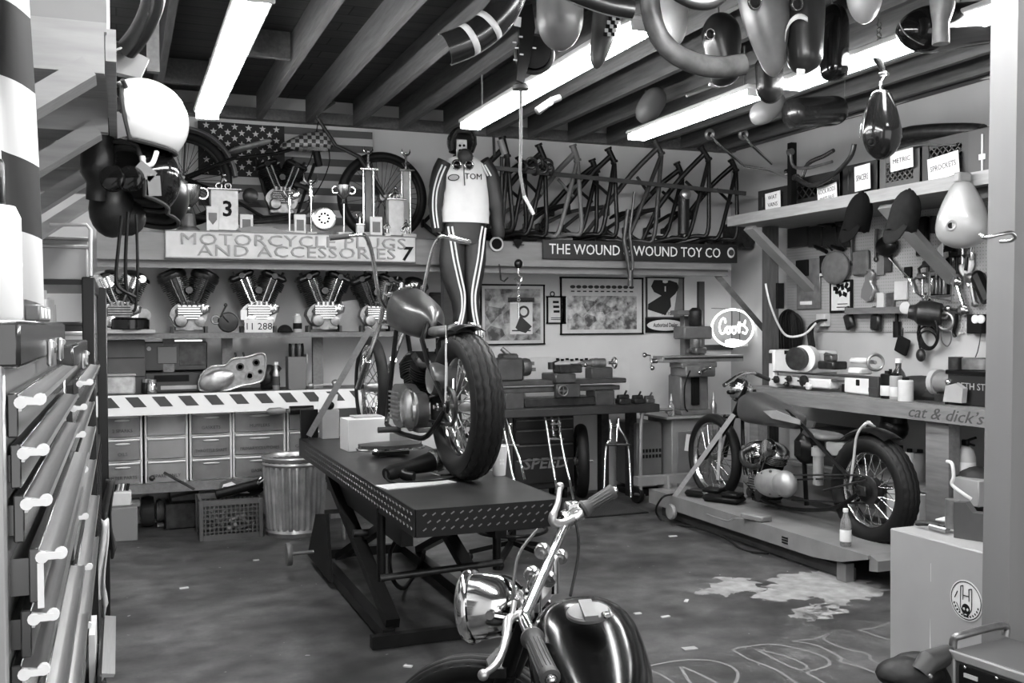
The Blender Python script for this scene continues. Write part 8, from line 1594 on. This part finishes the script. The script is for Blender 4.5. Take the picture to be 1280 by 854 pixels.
ang_tank('small dark tank hanging low below the grey teardrop tank', (960, 70), (963, 130), 4.6, .16, .13, mt('tank_small_dark', 30, .25, 0, .2, 9, spec=.3), lambda t: cap_f(t, .2, .35), lambda t: cap_f(t, .2, .35))
ang_tank('pale round-bottomed tank cut by the top edge, left of the hanging chain', (1078, -60), (1080, 30), 3.7, .17, .15, g120, lambda t: cap_f(t, .2, .45), lambda t: cap_f(t, .2, .4))
t, b_ = ang_tank('large gloss black tank lying sideways at the upper right by the door post', (1262, 22), (1124, 38), 3.5, .21, .25, blackg, lambda t: (.8+.2*t)*cap_f(t, .12, .3), lambda t: (.85+.15*t)*cap_f(t, .1, .28), up=(0, -.5, -.85), wire=False)
t('rim_line', MB().tube([AY(1124, 28, 3.40), AY(1130, 40, 3.4), AY(1142, 50, 3.4), AY(1155, 56, 3.4)], .003, 5, smooth=4), chrome); t('hanging_wire', MB().cyl(AY(1200, 5, 3.5), V((AY(1200, 5, 3.5).x, 3.5, 3.21)), .004), steel)
m = MB(); m.tube([AY(1178, -20, 3.3), AY(1178, 10, 3.3), AY(1176, 30, 3.3), AY(1176, 55, 3.3)], [.055, .05, .034, .036], 16); single('wrapped_bundle', 'dull grey wrapped bundle hanging before the large black tank', 'bundle', m, mt('wrap_grey', 92, .4, 0, .3, 12, .5))
ang_tank('long dark tank hanging far back under the joists left of the chain-hung tank', (980, 142), (1056, 138), 5.5, .2, .22, mt('tank_far_dark', 34, .22, 0, .2, 6), lambda t: cap_f(t, .15, .2), lambda t: cap_f(t, .15, .25), up=(0, -1, 0))
ang_tank('pale rounded tank hanging far back left of the long dark one', (940, 150), (978, 122), 5.6, .15, .17, mt('tank_far_grey', 108, .4), lambda t: cap_f(t, .3, .4), lambda t: cap_f(t, .3, .4), wire=True)
ang_tank('round dusty canister hanging far back above the rail', (800, 152), (826, 112), 6.2, .17, .18, mt('tank_far_dust', 88, .5), lambda t: cap_f(t, .4, .4), lambda t: cap_f(t, .4, .4), wire=True)
# chain-hung tank
YC = 4.0; t, b_ = ang_tank('gloss dark egg-shaped tank hanging from a hook on a chain at the right', (1101, 112), (1101, 200), YC, .2, .2, mt('egg_tank', 24, .14, 0, .1, 6, spec=.5), lambda t: (.42+.58*math.sin(min(1, t/.62)*PI/2))*cap_f(t, .06, .38), lambda t: (.45+.55*min(1, t/.6))*cap_f(t, .06, .4), filler=None, wire=False, p=2.1)
for s in (-1, 1): t('seam', MB().tube([AY(1101+s*9, 116, YC-.06), AY(1101+s*17, 132, YC-.06), AY(1101+s*23, 152, YC-.05), AY(1101+s*26, 172, YC-.03)], .0045, 6, smooth=4), chrome)
q = AY(1089, 178, YC-.1); t('filler_ring', MB().torus(q, (.3, 1, .1), .019, .004, 20, 6), ink)
t = Thing('chain_hook', 'steel hook on a short chain carrying the egg-shaped tank', 'hook', AY(1100, 100, YC), world=True); m = MB(); top = AY(1099, 28, YC)
for k in range(4): m.torus(top - V((0, 0, .012+.026*k)), (1, 0, 0) if k % 2 else (0, 1, 0), .012, .0035, 14, 6, 1.3)
m.cyl(top, V((top.x, top.y, 3.21)), .004); t('chain', m, chrome_d); m = MB(); m.tube([AY(1098, 58, YC), AY(1096, 70, YC), AY(1101, 82, YC), AY(1106, 92, YC)], [.012, .022, .016, .01], 10, smooth=4); t('hook_body', m, dsteel); t('shackle', MB().torus(AY(1105, 93, YC), (.2, .2, 1), .02, .006, 18, 8).tube([AY(1105, 95, YC), AY(1101, 103, YC), AY(1102, 114, YC)], .006, 8), chrome)
# pale tank hanging from the right shelf
p0, p1 = AX(1203, 226, 4.8), AX(1203, 311, 4.8); t = Thing('fuel_tank', 'pale grey teardrop tank hanging nose up from the edge of the right shelf', 'fuel tank', p1, 0, None, world=True)
pm = mt('pale_tank', 132, .28, 0, .07, 6, coat=.3); m = MB(); dv = V((-.8, -.55, .0)).normalized(); loft_tank(m, p0, p1, dv, .31, .2, lambda t: (.3+.7*math.sin(min(1, t/.72)*PI/2))*cap_f(t, .06, .3), lambda t: (.5+.5*min(1, t/.6))*cap_f(t, .06, .3), 2.3, 30, 24, .3)
b_ = t('body', m, pm); q = AX(1191, 283, 4.74) + dv*.055; t('filler_neck', MB().torus(q, dv, .026, .009, 22, 8), pm, under=b_); t('filler_hole', MB().cyl(q - dv*.01, q + dv*.002, .022, n=20), ink, under=b_); t('hanging_tab', MB().box(p0 + V((.0, 0, .02)), (.1, .05, .06), None, .008), pm)
# ------------------------------------------------------------------ fenders and hoist
def half_tube(label, name, pts, r, mm, th=.004, n=6, face=(0, -1, 0), cat='fender', edge=None, arc=(0, PI)):
    P_ = spline([V(p) for p in pts], n); mb = MB(); rings = []; e0, e1 = [], []; face = V(face)
    for i, p in enumerate(P_):
        d = (P_[min(i+1, len(P_)-1)]-P_[max(i-1, 0)]).normalized(); s = d.cross(face).normalized(); f_ = s.cross(d).normalized(); ring = []
        if f_.dot(face) < 0: f_ = -f_
        taper = 1 - .0*i
        for rr, rng in ((r, range(13)), (r-th, range(12, -1, -1))):
            for k in rng: q = arc[0] + (arc[1]-arc[0])*k/12; ring.append(mb.bm.verts.new(p + s*(rr*math.cos(q)) + f_*(rr*math.sin(q)*.75)))
        rings.append(ring); e0.append(p + s*(r*math.cos(arc[0]))); e1.append(p - s*(r*math.cos(arc[0])))
    mb.loft(rings); t = Thing(name, label, cat, P_[0], 0, None, world=True); g = t('guard', mb, mm); q = max(P_, key=lambda v: v.z); t('hanging_wire', MB().cyl(q - V((0, 0, .02)), V((q.x, q.y, 3.21)), .003), steel)
    if edge: t('edge', MB().tube(e0, .0035, 6), edge); t('edge', MB().tube(e1, .0035, 6), edge)
    return t, P_
Yf = 3.7
t, P_ = half_tube('black fender with two pale tape bands curving along the top edge', 'curved_fender', [AY(556, 62, Yf), AY(582, 52, Yf), AY(607, 36, Yf), AY(628, 14, Yf), AY(642, -16, Yf)], .062, mt('fender_gloss', 20, .2, 0, .2, 10, spec=.3), edge=steel)
for i in (7, 13):
    m = MB(); a, b = P_[i], P_[i+1]; d = (b-a).normalized(); s = d.cross(V((0, -1, 0))).normalized(); rings = []
    for e in (-.014, .014): rings.append([m.bm.verts.new(a + d*e + s*(.0635*math.cos(q)) + V((0, -1, 0))*(.0635*.75*math.sin(q))) for q in [PI*k/12 for k in range(13)]])
    for k in range(12): m.face([rings[0][k], rings[0][k+1], rings[1][k+1], rings[1][k]])
    o = t('tape_band', m, grey1); md = o.modifiers.new('thickness', 'SOLIDIFY'); md.thickness = .002
scf = mt('fender_scuffed', 78, .45, .2, .35, 16)
half_tube('scuffed dull fender bent in a big arc in the middle of the hanging tanks', 'curved_fender', [AY(812, -25, 3.75), AY(813, 10, 3.75), AY(822, 42, 3.75), AY(842, 66, 3.75), AY(872, 80, 3.75), AY(902, 84, 3.75), AY(930, 80, 3.75)], .046, scf, edge=dsteel)
half_tube('dark fender with a pointed bright tip running along the top edge', 'curved_fender', [AY(690, -22, 3.6), AY(725, -6, 3.6), AY(760, 6, 3.6), AY(790, 12, 3.6)], .04, g30, edge=steel)
half_tube('short dark fender end above the curved fender at the top edge', 'curved_fender', [AY(838, -12, 3.5), AY(865, 2, 3.5), AY(890, 2, 3.5), AY(910, -14, 3.5)], .03, g30, edge=None)
m = MB(); m.tube([AY(858, 120, 4.4), AY(880, 112, 4.4), AY(900, 104, 4.4), AY(914, 96, 4.4)], .008, 8); m.box(AY(893, 107, 4.4), (.06, .02, .02)); single('hanging_bracket', 'thin bright-tabbed bracket bar hanging below the curved fender', 'bracket', m, steel)
t = Thing('chain_hoist', 'black hoist with a pale label and a ribbed reel hanging from the joists', 'hoist', AY(662, 60, 4.4), world=True); Yh = 4.4
t('side_plate', MB().prism([(v.x, v.z) for v in (AY(x, y, Yh) for x, y in ((641, 14), (658, 10), (662, 40), (656, 78), (648, 108), (639, 104), (643, 60)))], (0, Yh-.05, 0), (1, 0, 0), (0, 0, 1), .02), black); m = MB()
for k in range(5): m.torus(AY(668, 68, Yh-.04+.025*k), (.35, .9, .1), .085, .012, 28, 8)
t('reel', m, dsteel); t('reel_core', MB().lathe([(.02, -.07), (.075, -.06), (.075, .06), (.02, .07)], AY(668, 68, Yh), (.35, .9, .1), 24), satin); t('label_patch', MB().box(AY(647, 27, Yh-.075), (.034, .004, .045), M.Rotation(.1, 3, 'Y')), offw); m = MB()
for x, y in ((651, 46), (643, 53), (646, 60), (652, 68), (644, 75), (668, 60)): m.box(AY(x, y, Yh-.078), (.018, .004, .007))
t('rivet_marks', m, offw); t('hanging_chain', MB().cyl(AY(652, 8, Yh), V((AY(652, 8, Yh).x, Yh, 3.21)), .008), steel)
t = Thing('lift_rod', 'thin steel rod with a round collar hanging down from the hoist to the frames', 'rod', AY(652, 108, Yh), world=True); t('rod', MB().tube([AY(651, 104, Yh), AY(651, 180, Yh), AY(650, 215, Yh), AY(655, 245, Yh)], .0085, 8), grey2); t('collar', MB().lathe([(.012, 0), (.04, .004), (.04, .022), (.03, .03), (.012, .034)], AY(651, 113, Yh), (0, 0, 1), 20), grey3); t('end_strap', MB().tube([AY(655, 245, Yh), AY(661, 256, Yh), AY(667, 268, Yh)], .009, 8), offw)
m = MB(); m.tube([AY(672, 140, 5.2), AY(690, 126, 5.2), AY(700, 122, 5.2)], .02, 10); m.box(AY(680, 133, 5.15), (.12, .03, .04), M.Rotation(-.6, 3, 'Y'), .008); single('bright_bracket', 'bright metal bracket hanging under the joist right of the lift rod', 'bracket', m, alu_d)
# ================================================================== lettering becomes mesh
bpy.context.view_layer.update()
_dg = bpy.context.evaluated_depsgraph_get()
for o in [o for o in bpy.data.objects if o.type == 'FONT']:
    me = bpy.data.meshes.new_from_object(o.evaluated_get(_dg)); me.name = o.name
    n = bpy.data.objects.new('lettering', me); C.objects.link(n); n.parent = o.parent; n.matrix_basis = o.matrix_basis.copy()
    for k in o.keys():
        if k in ('label', 'category', 'group', 'kind'): n[k] = o[k]
    bpy.data.objects.remove(o)
